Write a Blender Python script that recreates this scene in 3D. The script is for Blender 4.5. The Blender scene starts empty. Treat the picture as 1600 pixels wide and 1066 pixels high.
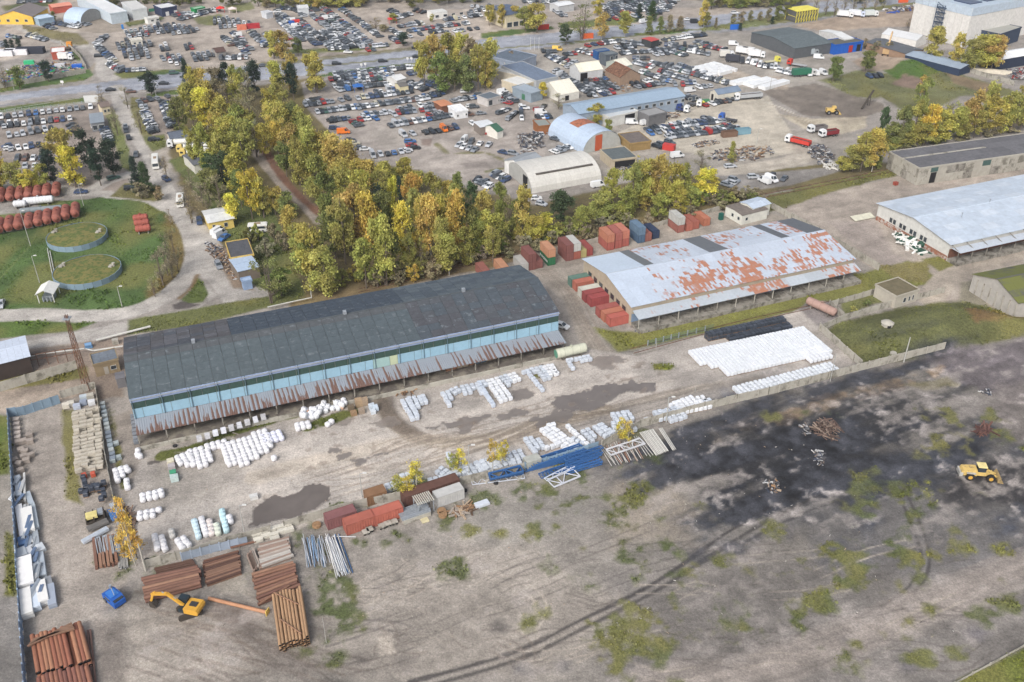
import bpy,math,random
import numpy as np
from mathutils import Vector
from math import radians,sin,cos,pi,atan2,hypot
R=random.Random(7)
S=bpy.context.scene
COL=S.collection
# camera, sky, sun, exposure
FPX,TH,CAMH=1470.0,radians(32.4),130.0
cam_d=bpy.data.cameras.new('camera');cam=bpy.data.objects.new('camera',cam_d);COL.objects.link(cam)
cam.location=(0,0,CAMH);cam.rotation_euler=(pi/2-TH,0,0)
cam_d.sensor_width=36;cam_d.lens=36*FPX/1600;cam_d.clip_start=1;cam_d.clip_end=9000
S.camera=cam
SUN_EL,SUN_AZ=radians(42),radians(205)
w=bpy.data.worlds.new('World');S.world=w;w.use_nodes=True
nt=w.node_tree;sky=nt.nodes.new('ShaderNodeTexSky');sky.sky_type='NISHITA';sky.sun_disc=False
sky.sun_elevation=SUN_EL;sky.sun_rotation=SUN_AZ;sky.dust_density=5;sky.air_density=1;sky.ozone_density=1
hs=nt.nodes.new('ShaderNodeHueSaturation');hs.inputs['Saturation'].default_value=0.45
bg=nt.nodes['Background'];bg.inputs['Strength'].default_value=0.15
nt.links.new(sky.outputs[0],hs.inputs['Color']);nt.links.new(hs.outputs[0],bg.inputs['Color'])
sl=bpy.data.lights.new('sun','SUN');sl.energy=1.4;sl.angle=radians(22);sl.color=(1,.965,.92)
so=bpy.data.objects.new('sun',sl);COL.objects.link(so)
so.rotation_euler=(pi/2-SUN_EL,0,pi-SUN_AZ)
S.view_settings.view_transform='Standard';S.view_settings.look='None'
S.view_settings.gamma=1;S.view_settings.use_curve_mapping=False;S.view_settings.exposure=0.37
S.render.resolution_x=1024;S.render.resolution_y=682;S.render.engine='CYCLES'
# helpers
_c,_s=cos(TH),sin(TH)
def P(x,y,z=0.0):
 """point at height z of the place that lies under pixel (x, y) of the 1600x1066 photograph"""
 u=(x-800)/FPX;v=(y-533)/FPX
 t=(z-CAMH)/(-_s-v*_c)
 return Vector((u*t,(_c-v*_s)*t,z))
def ztop(X,Y,py):
 v=(py-533)/FPX
 return CAMH-Y*(v*_c+_s)/(_c-v*_s)
def PX(p):
 Yc=p[1]*_c-(p[2]-CAMH)*_s
 up=p[1]*_s+(p[2]-CAMH)*_c
 return 800+FPX*p[0]/Yc,533-FPX*up/Yc
def ang(a,b):return atan2(b[1]-a[1],b[0]-a[0])
def lin(c):return tuple(((v/255)/12.92 if v<=10 else(((v/255)+.055)/1.055)**2.4)for v in c)
def K(r,g,b,k=.86):
 return tuple(v*k for v in lin((r,g,b)))
class MB:
 def __init__(s):s.v=[];s.f=[];s.m=[];s.c=[];s.cc=None
 def poly(s,pts,m=0):
  n=len(s.v);s.v+=[tuple(p)for p in pts];s.f.append(tuple(range(n,n+len(pts))));s.m.append(m);s.c.append(s.cc)
 def idx(s,pts,faces,m=0):
  n=len(s.v);s.v+=[tuple(p)for p in pts]
  for f in faces:s.f.append(tuple(n+i for i in f));s.m.append(m);s.c.append(s.cc)
 def box(s,x0,y0,z0,x1,y1,z1,m=0,top=None):
  p=[(x0,y0,z0),(x1,y0,z0),(x1,y1,z0),(x0,y1,z0),(x0,y0,z1),(x1,y0,z1),(x1,y1,z1),(x0,y1,z1)]
  fs=[(0,3,2,1),(0,1,5,4),(1,2,6,5),(2,3,7,6),(3,0,4,7)]
  s.idx(p,fs,m);n=len(s.v)-8
  s.f.append((n+4,n+5,n+6,n+7));s.m.append(m if top is None else top);s.c.append(s.cc)
 def obox(s,c,d,a=0,m=0,top=None,tilt=0):
  x,y,z=c;dx,dy,dz=d[0]/2,d[1]/2,d[2];ca,sa=cos(a),sin(a)
  p=[]
  for k in(0,1):
   for sx,sy in((-1,-1),(1,-1),(1,1),(-1,1)):
    lx,ly=sx*dx,sy*dy
    p.append((x+lx*ca-ly*sa,y+lx*sa+ly*ca,z+k*dz+lx*tilt))
  s.idx(p,[(0,3,2,1),(0,1,5,4),(1,2,6,5),(2,3,7,6),(3,0,4,7)],m);n=len(s.v)-8
  s.f.append((n+4,n+5,n+6,n+7));s.m.append(m if top is None else top);s.c.append(s.cc)
 def cyl(s,p,q,r,n=8,m=0,r2=None,caps=True,mc=None):
  p=Vector(p);q=Vector(q);d=(q-p).normalized();r2=r if r2 is None else r2
  a=d.orthogonal().normalized();b=d.cross(a)
  k=len(s.v)
  for c,rr in((p,r),(q,r2)):
   for i in range(n):
    t=2*pi*i/n;s.v.append(tuple(c+(a*cos(t)+b*sin(t))*rr))
  for i in range(n):
   j=(i+1)%n;s.f.append((k+i,k+j,k+n+j,k+n+i));s.m.append(m);s.c.append(s.cc)
  if caps:
   mc=m if mc is None else mc
   s.f.append(tuple(k+i for i in reversed(range(n))));s.m.append(mc);s.c.append(s.cc)
   s.f.append(tuple(k+n+i for i in range(n)));s.m.append(mc);s.c.append(s.cc)
 def beam(s,p,q,w_,h,m=0):
  p=Vector(p);q=Vector(q);d=(q-p);d.normalize();up=Vector((0,0,1))
  if abs(d.z)>.95:up=Vector((1,0,0))
  a=d.cross(up).normalized();b=a.cross(d)
  pts=[]
  for c in(p,q):
   for sa,sb in((-1,-1),(1,-1),(1,1),(-1,1)):pts.append(tuple(c+a*sa*w_/2+b*sb*h/2))
  s.idx(pts,[(0,1,2,3),(7,6,5,4),(0,4,5,1),(1,5,6,2),(2,6,7,3),(3,7,4,0)],m)
 def prism(s,prof,y0,y1,m=0,inset=0,capm=None):
  """profile in x,z extruded along y"""
  n=len(prof);k=len(s.v)
  for y in(y0,y1):s.v+=[(x,y,z)for x,z in prof]
  for i in range(n):
   j=(i+1)%n;s.f.append((k+i,k+j,k+n+j,k+n+i));s.m.append(m);s.c.append(s.cc)
  s.f.append(tuple(k+i for i in reversed(range(n))));s.m.append(m if capm is None else capm);s.c.append(s.cc)
  s.f.append(tuple(k+n+i for i in range(n)));s.m.append(m if capm is None else capm);s.c.append(s.cc)
 def mesh(s,name,mats,smooth=False):
  me=bpy.data.meshes.new(name);me.from_pydata(s.v,[],s.f)
  for m in mats:me.materials.append(m)
  if len(mats)>1:me.polygons.foreach_set('material_index',s.m)
  if s.cc is not None or any(c is not None for c in s.c):
   at=me.color_attributes.new('Col','FLOAT_COLOR','CORNER');buf=[]
   for f,c in zip(s.f,s.c):buf+=list((c or(1,1,1))[:3])+[1.0]if False else([*(c or(1,1,1))[:3],1.0]*len(f))
   at.data.foreach_set('color',buf)
  if smooth:me.polygons.foreach_set('use_smooth',[True]*len(s.f))
  me.update();return me
def link(name,data,parent=None,loc=(0,0,0),rz=0,color=None):
 o=bpy.data.objects.new(name,data);COL.objects.link(o)
 o.location=loc;o.rotation_euler=(0,0,rz)if not isinstance(rz,tuple)else rz
 if parent is not None:o.parent=parent
 if color is not None:o.color=(*color,1.0)if len(color)==3 else color
 return o
def part(name,mb,mats,parent,loc=(0,0,0),rz=0,color=None,smooth=False,label=None):
 if not isinstance(mats,(list,tuple)):mats=[mats]
 o=link(name,mb.mesh(name,mats,smooth),parent,loc,rz,color)
 if label:o['label']=label
 return o
def tag(o,label,cat,group=None,kind=None):
 o['label']=label
 if cat:o['category']=cat
 if group:o['group']=group
 if kind:o['kind']=kind
 return o
def thing(name,label,cat,loc=(0,0,0),rz=0,group=None):
 o=link(name,None,None,loc,rz);o.empty_display_size=.5
 return tag(o,label,cat,group)
def solid(name,mb,mats,label,cat,loc=(0,0,0),rz=0,group=None,color=None,smooth=False,kind=None):
 return tag(part(name,mb,mats,None,loc,rz,color,smooth),label,cat,group,kind)
def copy_tree(o,loc=None,rz=None,color=None,parent=None,recolor=True):
 c=o.copy();COL.objects.link(c);c.parent=parent
 if loc is not None:c.location=loc
 if rz is not None:c.rotation_euler=(0,0,rz)
 if color is not None:c.color=(*color,1)
 for ch in o.children:copy_tree(ch,color=color,parent=c)
 return c
ORD=['first','second','third','fourth','fifth','sixth','seventh','eighth','ninth','tenth','eleventh','twelfth','thirteenth','fourteenth','fifteenth','sixteenth','seventeenth','eighteenth','nineteenth','twentieth','twenty-first','twenty-second','twenty-third','twenty-fourth','twenty-fifth','twenty-sixth','twenty-seventh','twenty-eighth','twenty-ninth','thirtieth','thirty-first','thirty-second','thirty-third','thirty-fourth','thirty-fifth','thirty-sixth','thirty-seventh','thirty-eighth','thirty-ninth','fortieth']
def TO(n):return ORD[n]if n<40 else '%dth'%(n+1)
# materials
MATS={}
def mat(name,col=(.5,.5,.5),rough=.8,ns=.6,na=.18,c2=None,c2amt=.5,c2s=.3,metal=0,objcol=False,vcol=False,
  bump=0,bs=8,rust=False,streak=0,spec=.3,coord=None,ribs=None,transl=0,alpha_rust=False,cells=None):
 if name in MATS:return MATS[name]
 m=bpy.data.materials.new(name);m.use_nodes=True;t=m.node_tree;N=t.nodes;L=t.links
 b=N['Principled BSDF'];b.inputs['Roughness'].default_value=rough;b.inputs['Metallic'].default_value=metal
 b.inputs['Specular IOR Level'].default_value=spec
 tc=N.new('ShaderNodeTexCoord');vec=tc.outputs['Object']
 if coord is not None:tc.object=coord
 oi=N.new('ShaderNodeObjectInfo')
 if coord is None:
  ad=N.new('ShaderNodeVectorMath');ad.operation='MULTIPLY_ADD';L.new(oi.outputs['Random'],ad.inputs[0])
  ad.inputs[1].default_value=(60,37,91);L.new(vec,ad.inputs[2]);vec=ad.outputs[0]
 def noise(sc,det=4,v=None,ro=.6):
  n=N.new('ShaderNodeTexNoise');n.inputs['Scale'].default_value=sc;n.inputs['Detail'].default_value=det
  n.inputs['Roughness'].default_value=ro;L.new(v or vec,n.inputs['Vector']);return n.outputs['Fac']
 def mix(fac,a,bb,mode='MIX'):
  x=N.new('ShaderNodeMix');x.data_type='RGBA';x.blend_type=mode;x.clamp_factor=True
  for s_,v in((x.inputs[0],fac),(x.inputs[6],a),(x.inputs[7],bb)):
   if isinstance(v,(int,float)):s_.default_value=v
   elif isinstance(v,tuple):s_.default_value=(*v[:3],1)
   else:L.new(v,s_)
  return x.outputs[2]
 def mr(v,a,c,lo=0.,hi=1.):
  x=N.new('ShaderNodeMapRange');x.inputs[1].default_value=a;x.inputs[2].default_value=c
  x.inputs[3].default_value=lo;x.inputs[4].default_value=hi;L.new(v,x.inputs[0]);return x.outputs[0]
 base=(*col,1)
 if objcol:src=mix(1.,oi.outputs['Color'],tuple(col),'MULTIPLY')
 elif vcol:
  va=N.new('ShaderNodeVertexColor');va.layer_name='Col';src=va.outputs['Color']
 else:
  rg=N.new('ShaderNodeRGB');rg.outputs[0].default_value=base;src=rg.outputs[0]
 v1=mr(noise(ns,5),.3,.7,1-na,1+na)
 cv=N.new('ShaderNodeCombineColor');[L.new(v1,cv.inputs[i])for i in range(3)]
 src=mix(1.,src,cv.outputs[0],'MULTIPLY')
 if c2:src=mix(mr(noise(c2s,6,None,.7),.62-c2amt*.35,.72-c2amt*.3),src,c2)
 if streak:
  sx=N.new('ShaderNodeMapping');sx.inputs['Scale'].default_value=(1.6,1.6,.12);L.new(vec,sx.inputs[0])
  src=mix(mr(noise(1.,3,sx.outputs[0]),.5,.75,0,streak),src,tuple(c*.45 for c in col[:3]))
 if ribs:
  sp=N.new('ShaderNodeSeparateXYZ');L.new(tc.outputs['Object'],sp.inputs[0])
  q=N.new('ShaderNodeMath');q.operation='MULTIPLY';q.inputs[1].default_value=2*pi/ribs[1];L.new(sp.outputs[ribs[0]],q.inputs[0])
  sn=N.new('ShaderNodeMath');sn.operation='SINE';L.new(q.outputs[0],sn.inputs[0])
  bp=N.new('ShaderNodeBump');bp.inputs['Strength'].default_value=ribs[2];bp.inputs['Distance'].default_value=.06
  L.new(sn.outputs[0],bp.inputs['Height']);L.new(bp.outputs[0],b.inputs['Normal'])
 if cells:
  sp=N.new('ShaderNodeMapping');sp.inputs['Scale'].default_value=(1/cells[0],1/cells[1],0)
  L.new(tc.outputs['Object'],sp.inputs[0])
  fl=N.new('ShaderNodeVectorMath');fl.operation='FLOOR';L.new(sp.outputs[0],fl.inputs[0])
  wn=N.new('ShaderNodeTexWhiteNoise');L.new(fl.outputs[0],wn.inputs['Vector'])
  big=noise(.09,2,tc.outputs['Object']);big2=noise(.35,3,tc.outputs['Object'])
  m1=N.new('ShaderNodeMath');m1.operation='ADD';L.new(wn.outputs['Value'],m1.inputs[0]);L.new(mr(big,.32,.68,-.6,.6),m1.inputs[1])
  m2=N.new('ShaderNodeMath');m2.operation='ADD';L.new(m1.outputs[0],m2.inputs[0]);L.new(mr(big2,.3,.7,-.18,.18),m2.inputs[1])
  m3=N.new('ShaderNodeMath');m3.operation='ADD';L.new(m2.outputs[0],m3.inputs[0]);L.new(mr(oi.outputs['Alpha'],0,1,-1.2,.5),m3.inputs[1])
  fac=mr(m3.outputs[0],.84,1.1)
  fine=mr(noise(1.8,4,tc.outputs['Object']),.5,.62);
  rc=mix(mr(noise(1.3,4,tc.outputs['Object']),.35,.65),cells[2],tuple(c*.6+.12 for c in cells[2]))
  src=mix(fac,src,rc)
 if alpha_rust:
  a1=N.new('ShaderNodeMath');a1.operation='ADD';L.new(noise(1.1,5),a1.inputs[0]);L.new(oi.outputs['Alpha'],a1.inputs[1])
  src=mix(mr(a1.outputs[0],1.38,1.5),src,K(124,84,64))
 L.new(src,b.inputs['Base Color'])
 if bump:
  bp=N.new('ShaderNodeBump');bp.inputs['Strength'].default_value=bump;bp.inputs['Distance'].default_value=.1
  L.new(noise(bs,4),bp.inputs['Height']);L.new(bp.outputs[0],b.inputs['Normal'])
 if transl:
  tr=N.new('ShaderNodeBsdfTranslucent');L.new(src,tr.inputs[0]);ms=N.new('ShaderNodeMixShader')
  ms.inputs[0].default_value=transl;L.new(b.outputs[0],ms.inputs[1]);L.new(tr.outputs[0],ms.inputs[2])
  L.new(ms.outputs[0],N['Material Output'].inputs['Surface'])
 MATS[name]=m;return m
CONC=mat('concrete',K(178,174,164),.9,.5,.16,K(120,116,106),.35,.25,streak=.35)
CONCD=mat('old_concrete',K(150,146,138),.9,.7,.2,K(96,92,84),.4,.4,streak=.4)
DARK=mat('dark_void',(.012,.012,.014),.6)
GLASS=mat('window_glass',(.035,.045,.055),.12,.5,.3,spec=.6)
STEEL=mat('galvanised_steel',K(165,172,180),.45,1.5,.15,metal=.3)
PAINT=mat('painted',(1,1,1),.55,1.2,.06,objcol=True,spec=.4)
OBJ=mat('weathered',(1,1,1),.85,.8,.14,objcol=True)
OBJR=mat('weathered_rusting',(1,1,1),.7,.7,.12,objcol=True,alpha_rust=True)
TYRE=mat('tyre_rubber',(.02,.02,.02),.8)
RUST=mat('rusty_steel',K(132,98,78),.85,1.2,.25,K(90,64,52),.5,.8)
RED=mat('red_paint',K(170,45,40),.6)
WOODM=mat('weathered_wood',K(150,120,90),.9,2,.25)
VC=mat('painted_mixed',(1,1,1),.5,2,.05,vcol=True,spec=.4)
VCD=mat('matte_mixed',(1,1,1),.9,2,.12,vcol=True)
# ground sheet with its real colours
rs=np.random.RandomState(3);TAB=rs.rand(512,512).astype(np.float32)
def vn(x,y,sc,seed=0):
 x=x/sc+seed*17.3;y=y/sc+seed*9.7
 xi=np.floor(x).astype(int);yi=np.floor(y).astype(int);fx=x-xi;fy=y-yi
 fx=fx*fx*(3-2*fx);fy=fy*fy*(3-2*fy)
 a=TAB[xi%512,yi%512];b=TAB[(xi+1)%512,yi%512];c=TAB[xi%512,(yi+1)%512];d=TAB[(xi+1)%512,(yi+1)%512]
 return(a*(1-fx)+b*fx)*(1-fy)+(c*(1-fx)+d*fx)*fy
def fbm(x,y,sc,seed=0,o=4):
 t=0;amp=.5;s=0
 for i in range(o):t=t+amp*vn(x,y,sc/2**i,seed+i*3);s+=amp;amp*=.55
 return t/s-.5
def Drow(py):
 v=(py-533)/FPX;return CAMH*(_c-v*_s)/(_s+v*_c)
NR,NC=600,880
ds=[Drow(-40+(1180)*i/(NR-1))for i in range(NR)][::-1]
ds=[2,25,50,70]+[d for d in ds if d>74]+[Drow(-40)*1.12**k for k in range(1,26)]
us=list(np.linspace(-.64,.64,NC));ext=[.7,.8,.95,1.2,1.6,2.4,4,8]
us=[-e for e in ext[::-1]]+us+ext
Dg=np.array(ds,dtype=np.float64);Ug=np.array(us)
Dd=np.maximum(Dg,60)
dep=Dg*_c+CAMH*_s
GX=(Ug[None,:]*dep[:,None]).ravel();GY=np.repeat(Dg,len(us))
NG=len(GX)
n20=fbm(GX,GY,24,1);n5=fbm(GX,GY,6,5);n1=fbm(GX,GY,1.6,9,3)
_u=GX*cos(radians(27))+GY*sin(radians(27));_v=-GX*sin(radians(27))+GY*cos(radians(27));nw=fbm(_u/4.5,_v,5,13,5)
COLG=np.zeros((NG,3));VEG=np.zeros(NG);WET=np.zeros(NG);GZ=np.zeros(NG)
COLG[:]=K(150,144,138)
def seg_d(px,py,poly,closed=True):
 d=np.full(len(px),1e9);n=len(poly)
 for i in range(n if closed else n-1):
  ax,ay=poly[i];bx,by=poly[(i+1)%n];vx,vy=bx-ax,by-ay
  t=np.clip(((px-ax)*vx+(py-ay)*vy)/(vx*vx+vy*vy+1e-9),0,1)
  d=np.minimum(d,(px-ax-t*vx)**2+(py-ay-t*vy)**2)
 return np.sqrt(d)
def inside(px,py,poly):
 r=np.zeros(len(px),bool);n=len(poly)
 for i in range(n):
  ax,ay=poly[i];bx,by=poly[(i+1)%n]
  c=((ay>py)!=(by>py));
  with np.errstate(divide='ignore',invalid='ignore'):xx=(bx-ax)*(py-ay)/(by-ay+1e-12)+ax
  r^=c&(px<xx)
 return r
def W(pts):return[tuple(P(*p)[:2])for p in pts]
def apply(idx,m,col,veg,wet,vary=0):
 m=m[:,None]
 if col is not None:
  c=np.array(col)[None,:]*(1+vary*(n5[idx]+n20[idx])[:,None])
  COLG[idx]=COLG[idx]*(1-m)+c*m
 m=m[:,0]
 VEG[idx]=VEG[idx]*(1-m)+veg*m;WET[idx]=WET[idx]*(1-m)+wet*m
def area(pts,col,soft=.5,amp=1.5,st=1.,veg=0,wet=0,vary=.3,patch=0,world=False,big=0):
 poly=pts if world else W(pts)
 xs=[p[0]for p in poly];ys=[p[1]for p in poly];mg=soft+amp+big+1
 idx=np.where((GX>min(xs)-mg)&(GX<max(xs)+mg)&(GY>min(ys)-mg)&(GY<max(ys)+mg))[0]
 if not len(idx):return
 x=GX[idx];y=GY[idx];d=seg_d(x,y,poly);d=np.where(inside(x,y,poly),d,-d)
 nn=(n5[idx]*1.6+n1[idx]*.8)*amp+n20[idx]*big*2
 m=np.clip((d+nn)/soft+.5,0,1)*st
 if patch:m=m*np.clip((n5[idx]+n1[idx]*.7+n20[idx]*.6+patch)*4+.5,0,1)
 apply(idx,m,col,veg,wet,vary)
def stroke(pts,width,col,soft=.5,amp=.2,st=1.,veg=0,wet=0,vary=.2,patch=0,world=False):
 poly=pts if world else W(pts)
 xs=[p[0]for p in poly];ys=[p[1]for p in poly];mg=width+soft+amp+1
 idx=np.where((GX>min(xs)-mg)&(GX<max(xs)+mg)&(GY>min(ys)-mg)&(GY<max(ys)+mg))[0]
 if not len(idx):return
 x=GX[idx];y=GY[idx];d=width/2-seg_d(x,y,poly,False)
 m=np.clip((d+(n5[idx]*1.6+n1[idx]*.8)*amp)/soft+.5,0,1)*st
 if patch:m=m*np.clip((n5[idx]+n1[idx]*.7+patch)*4+.5,0,1)
 apply(idx,m,col,veg,wet,vary)
def tracks(pts,gauge,w_,col,st=.5,n=2,jit=1.2):
 """wheel ruts: pairs of thin parallel strokes"""
 poly=W(pts)
 for k in range(n):
  off=(k-(n-1)/2)*jit+R.uniform(-.3,.3)*jit
  for sg in(-1,1):
   q=[]
   for i,p in enumerate(poly):
    a=poly[max(i-1,0)];b=poly[min(i+1,len(poly)-1)];L_=hypot(b[0]-a[0],b[1]-a[1])+1e-6
    nx,ny=-(b[1]-a[1])/L_,(b[0]-a[0])/L_;o=off+sg*gauge/2+R.uniform(-.1,.1)
    q.append((p[0]+nx*o,p[1]+ny*o))
   stroke(q,w_,col,.25,.25,st,world=True,patch=.45)
def smooth(pts,n=6):
 out=[];m=len(pts)
 for i in range(m-1):
  p0=pts[max(i-1,0)];p1=pts[i];p2=pts[i+1];p3=pts[min(i+2,m-1)]
  for k in range(n):
   t=k/n
   out.append(tuple(.5*((2*p1[j])+(-p0[j]+p2[j])*t+(2*p0[j]-5*p1[j]+4*p2[j]-p3[j])*t*t+(-p0[j]+3*p1[j]-3*p2[j]+p3[j])*t**3)for j in(0,1)))
 return out+[pts[-1]]
GRASS=K(84,92,58);LAWN=K(80,102,56);DRYG=K(122,120,78);ASPH=K(152,156,166);ROAD=K(176,171,165)
DIRT=K(166,158,150);SOOT=K(44,45,52);LOT=K(166,156,147);LEAFL=K(122,98,64)
area([(-400,-40),(2000,-40),(2000,-60),(-400,-60)],K(110,112,80),30,10)
# --- top-left trading area
area([(-60,-38),(560,-38),(660,14),(1180,12),(1180,40),(620,84),(470,103),(190,116),(165,60),(-60,110)],K(168,158,148),2,1)
area([(0,10),(90,-2),(90,8),(10,17)],GRASS,2,1,veg=1)
stroke(smooth([(-20,34),(6,26),(14,33),(40,44),(80,58),(120,70),(150,76),(163,90),(166,112),(172,122)]),9,ROAD,.8,.3)
area([(34,38),(60,42),(90,48),(125,53),(140,70),(118,70),(85,62),(50,52),(35,44)],K(124,116,88),1,1.5,veg=.7,vary=.5)
area([(8,24),(16,20),(24,30),(20,34),(10,32)],GRASS,1,.5,veg=.8)
area([(108,82),(122,80),(128,88),(124,96),(116,92)],LAWN,.6,.3,veg=1)
area([(90,28),(200,25),(190,50),(150,52),(120,48),(90,44)],K(150,140,128),1,1)
area([(195,35),(255,26),(258,30),(200,42)],GRASS,1,1,veg=.8)
area([(300,28),(345,22),(352,30),(335,40),(310,38)],K(120,122,84),1,1,veg=.8)
area([(352,8),(392,3),(398,14),(365,20)],K(120,122,84),1,1,veg=.8)
area([(120,112),(145,103),(150,96),(144,118),(140,126)],K(150,140,126),1,.6)
area([(213,92),(283,90),(283,106),(215,107)],K(158,151,143),1,.5)
# --- highway and verges
area([(-60,150),(-60,138),(0,134),(100,118),(140,108),(146,117),(130,126),(0,144),(-60,158)],LAWN,.8,.5,veg=1)
area([(175,114),(280,108),(290,113),(240,121),(190,122)],LAWN,.8,.5,veg=1)
area([(-60,160),(-60,196),(0,166),(150,146),(300,135),(460,120),(640,99),(780,82),(900,70),(1100,52),(1300,28),(1620,-10),(1620,-34),(1290,2),(1100,26),(900,48),(780,58),(640,78),(480,94),(280,113),(150,130),(0,149)],ASPH,.6,.1,vary=.12)
stroke([(-60,175),(150,142),(300,128),(480,108)],1.4,K(128,128,130),.5,.1,.6)
area([(385,100),(470,92),(560,82),(640,74),(720,68),(720,72),(640,79),(560,88),(470,98),(400,106)],K(112,108,78),.6,.5,veg=.6,st=.8)
stroke([(480,105),(640,90),(800,74),(1000,56),(1200,34)],2.2,K(118,118,88),.4,.4,veg=.5)
area([(-60,178),(0,168),(150,150),(152,157),(0,176),(-60,190)],LAWN,.8,.5,veg=1)
area([(-60,165),(0,158),(150,142),(150,147),(0,164),(-60,175)],K(168,160,150),.5,.4,st=.7)
area([(460,122),(640,101),(655,98),(655,106),(480,122),(510,116)],LAWN,.6,.4,veg=1)
area([(512,113),(590,104),(660,97),(660,102),(590,111),(512,119)],LAWN,.6,.4,veg=1)
area([(430,78),(560,74),(612,68),(606,74),(540,81),(450,84)],K(108,116,72),.8,.6,veg=.8)
area([(225,148),(300,136),(330,133),(330,140),(280,147),(240,152)],LAWN,.8,.5,veg=1)
area([(752,52),(800,46),(860,42),(870,44),(800,55),(752,60)],LAWN,.8,.3,veg=1)
area([(870,36),(1000,24),(1012,32),(960,40),(880,44)],K(104,112,70),.8,.4,veg=1)
area([(832,80),(900,66),(960,58),(984,58),(970,63),(900,72),(840,80)],K(108,112,74),.6,.4,veg=1)
area([(988,53),(1060,44),(1085,46),(1050,54),(1005,60)],LAWN,.6,.3,veg=1)
area([(1092,44),(1180,30),(1240,22),(1300,18),(1440,2),(1440,10),(1300,26),(1240,34),(1180,42),(1100,52)],K(112,118,80),.8,.6,veg=1)
stroke([(1000,62),(1090,52),(1180,44),(1300,27),(1450,8)],5,K(140,140,142),.4,.1)
# --- side road down the middle-left
area([(-60,182),(0,178),(150,163),(172,156),(190,200),(205,260),(200,300),(-60,300)],K(146,136,128),.8,.6)
area([(165,180),(180,175),(200,230),(208,270),(190,262),(175,205)],K(112,118,74),.8,.8,veg=.9)
stroke(smooth([(182,136),(186,150),(192,172),(205,196),(222,222),(240,250),(254,290),(270,320),(290,350),(305,375),(306,400)]),6.5,ROAD,.6,.2)
area([(203,152),(216,152),(232,190),(246,240),(236,236),(218,205),(205,175)],K(120,116,80),.8,.8,veg=.7)
area([(214,156),(268,148),(300,196),(305,215),(262,226),(240,215),(226,185)],K(146,136,128),.8,.5)
area([(224,214),(256,210),(262,232),(238,236)],K(104,108,66),.8,.6,veg=.8)
area([(232,240),(262,228),(275,236),(268,262),(250,262)],K(168,160,150),.6,.5)
area([(285,150),(500,120),(520,250),(640,262),(720,290),(835,320),(1130,250),(1240,240),(1400,255),(1400,275),(1210,300),(1130,325),(900,380),(800,405),(600,440),(480,468),(400,480),(330,440),(300,330),(262,240)],K(108,98,70),2,2,veg=.5,vary=.5)
area([(262,250),(300,240),(420,300),(460,420),(480,466),(400,478),(372,420),(330,330)],K(96,104,62),1,1.5,veg=.9)
stroke(smooth([(395,222),(410,248),(430,272),(455,300),(480,322),(500,345)]),5,K(150,140,130),.5,.4)
stroke(smooth([(412,232),(440,275),(470,308),(500,335)]),3,K(118,88,72),.8,.6)
# --- central car yard
area([(470,128),(640,108),(780,84),(800,78),(860,150),(850,260),(835,285),(760,300),(700,272),(560,250),(480,170)],K(160,152,145),.6,.4)
area([(575,205),(640,195),(660,225),(600,232)],K(158,152,144),1,1,st=.5)
area([(658,218),(676,216),(672,228),(660,227)],K(128,114,106),.8,.4,wet=.3)
stroke([(682,225),(700,240),(760,238),(790,252)],2,K(118,114,88),.6,.8,veg=.5,patch=.1)
area([(720,255),(760,252),(770,262),(730,263)],K(118,110,106),1,1,st=.6)
stroke(smooth([(760,268),(820,258),(840,262)]),1.6,K(112,112,76),.5,.5,veg=.6)
# --- right yards
area([(800,80),(1000,56),(1100,50),(1340,60),(1340,110),(1180,150),(1170,160),(1250,200),(1330,190),(1335,250),(1240,262),(1100,272),(940,290),(860,200)],K(154,148,140),.6,.4)
area([(1040,165),(1170,155),(1200,150),(1256,236),(1180,250),(1010,232),(960,210),(1000,192)],K(184,176,162),.6,.4,vary=.12)
area([(1190,143),(1275,130),(1365,158),(1385,172),(1352,182),(1320,186),(1256,180)],K(120,112,104),.6,.4)
stroke([(1178,152),(1215,166),(1265,188)],1,K(190,184,172),.3,.1)
area([(1215,178),(1270,186),(1355,182),(1352,200),(1300,212),(1255,200)],K(178,168,150),1,1)
for k in range(6):stroke([(1205+k*9,164+k*5.5),(1262+k*7,186+k*6)],.5,K(140,128,112),.3,.2,.6)
stroke(smooth([(1110,272),(1180,262),(1235,252),(1262,240),(1256,228)]),9,K(176,168,156),.8,.4)
area([(1120,275),(1215,268),(1290,262),(1320,265),(1235,290),(1150,300)],K(138,134,130),.8,.4)
area([(1075,118),(1140,104),(1175,118),(1230,120),(1230,140),(1160,135)],K(176,162,146),1,1,st=.6)
area([(1280,125),(1350,108),(1400,118),(1450,102),(1480,110),(1580,140),(1600,150),(1500,150),(1430,185),(1390,160),(1330,150)],K(112,114,80),1.5,2,veg=.8,vary=.6)
area([(1375,105),(1440,96),(1480,108),(1450,120),(1400,125)],K(80,104,50),1.5,2,veg=1)
area([(1330,95),(1400,78),(1440,90),(1390,108),(1350,112)],K(156,140,124),1.5,2)
area([(1410,118),(1450,125),(1440,140),(1390,132)],K(128,110,98),1.5,2)
area([(1475,112),(1570,138),(1540,146),(1490,130)],K(138,116,98),1.5,2,st=.7)
area([(1240,40),(1330,22),(1440,12),(1432,40),(1340,45),(1290,50)],K(164,148,132),1,1)
area([(1480,100),(1620,90),(1620,130),(1560,128)],K(150,146,140),1,1)
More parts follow.
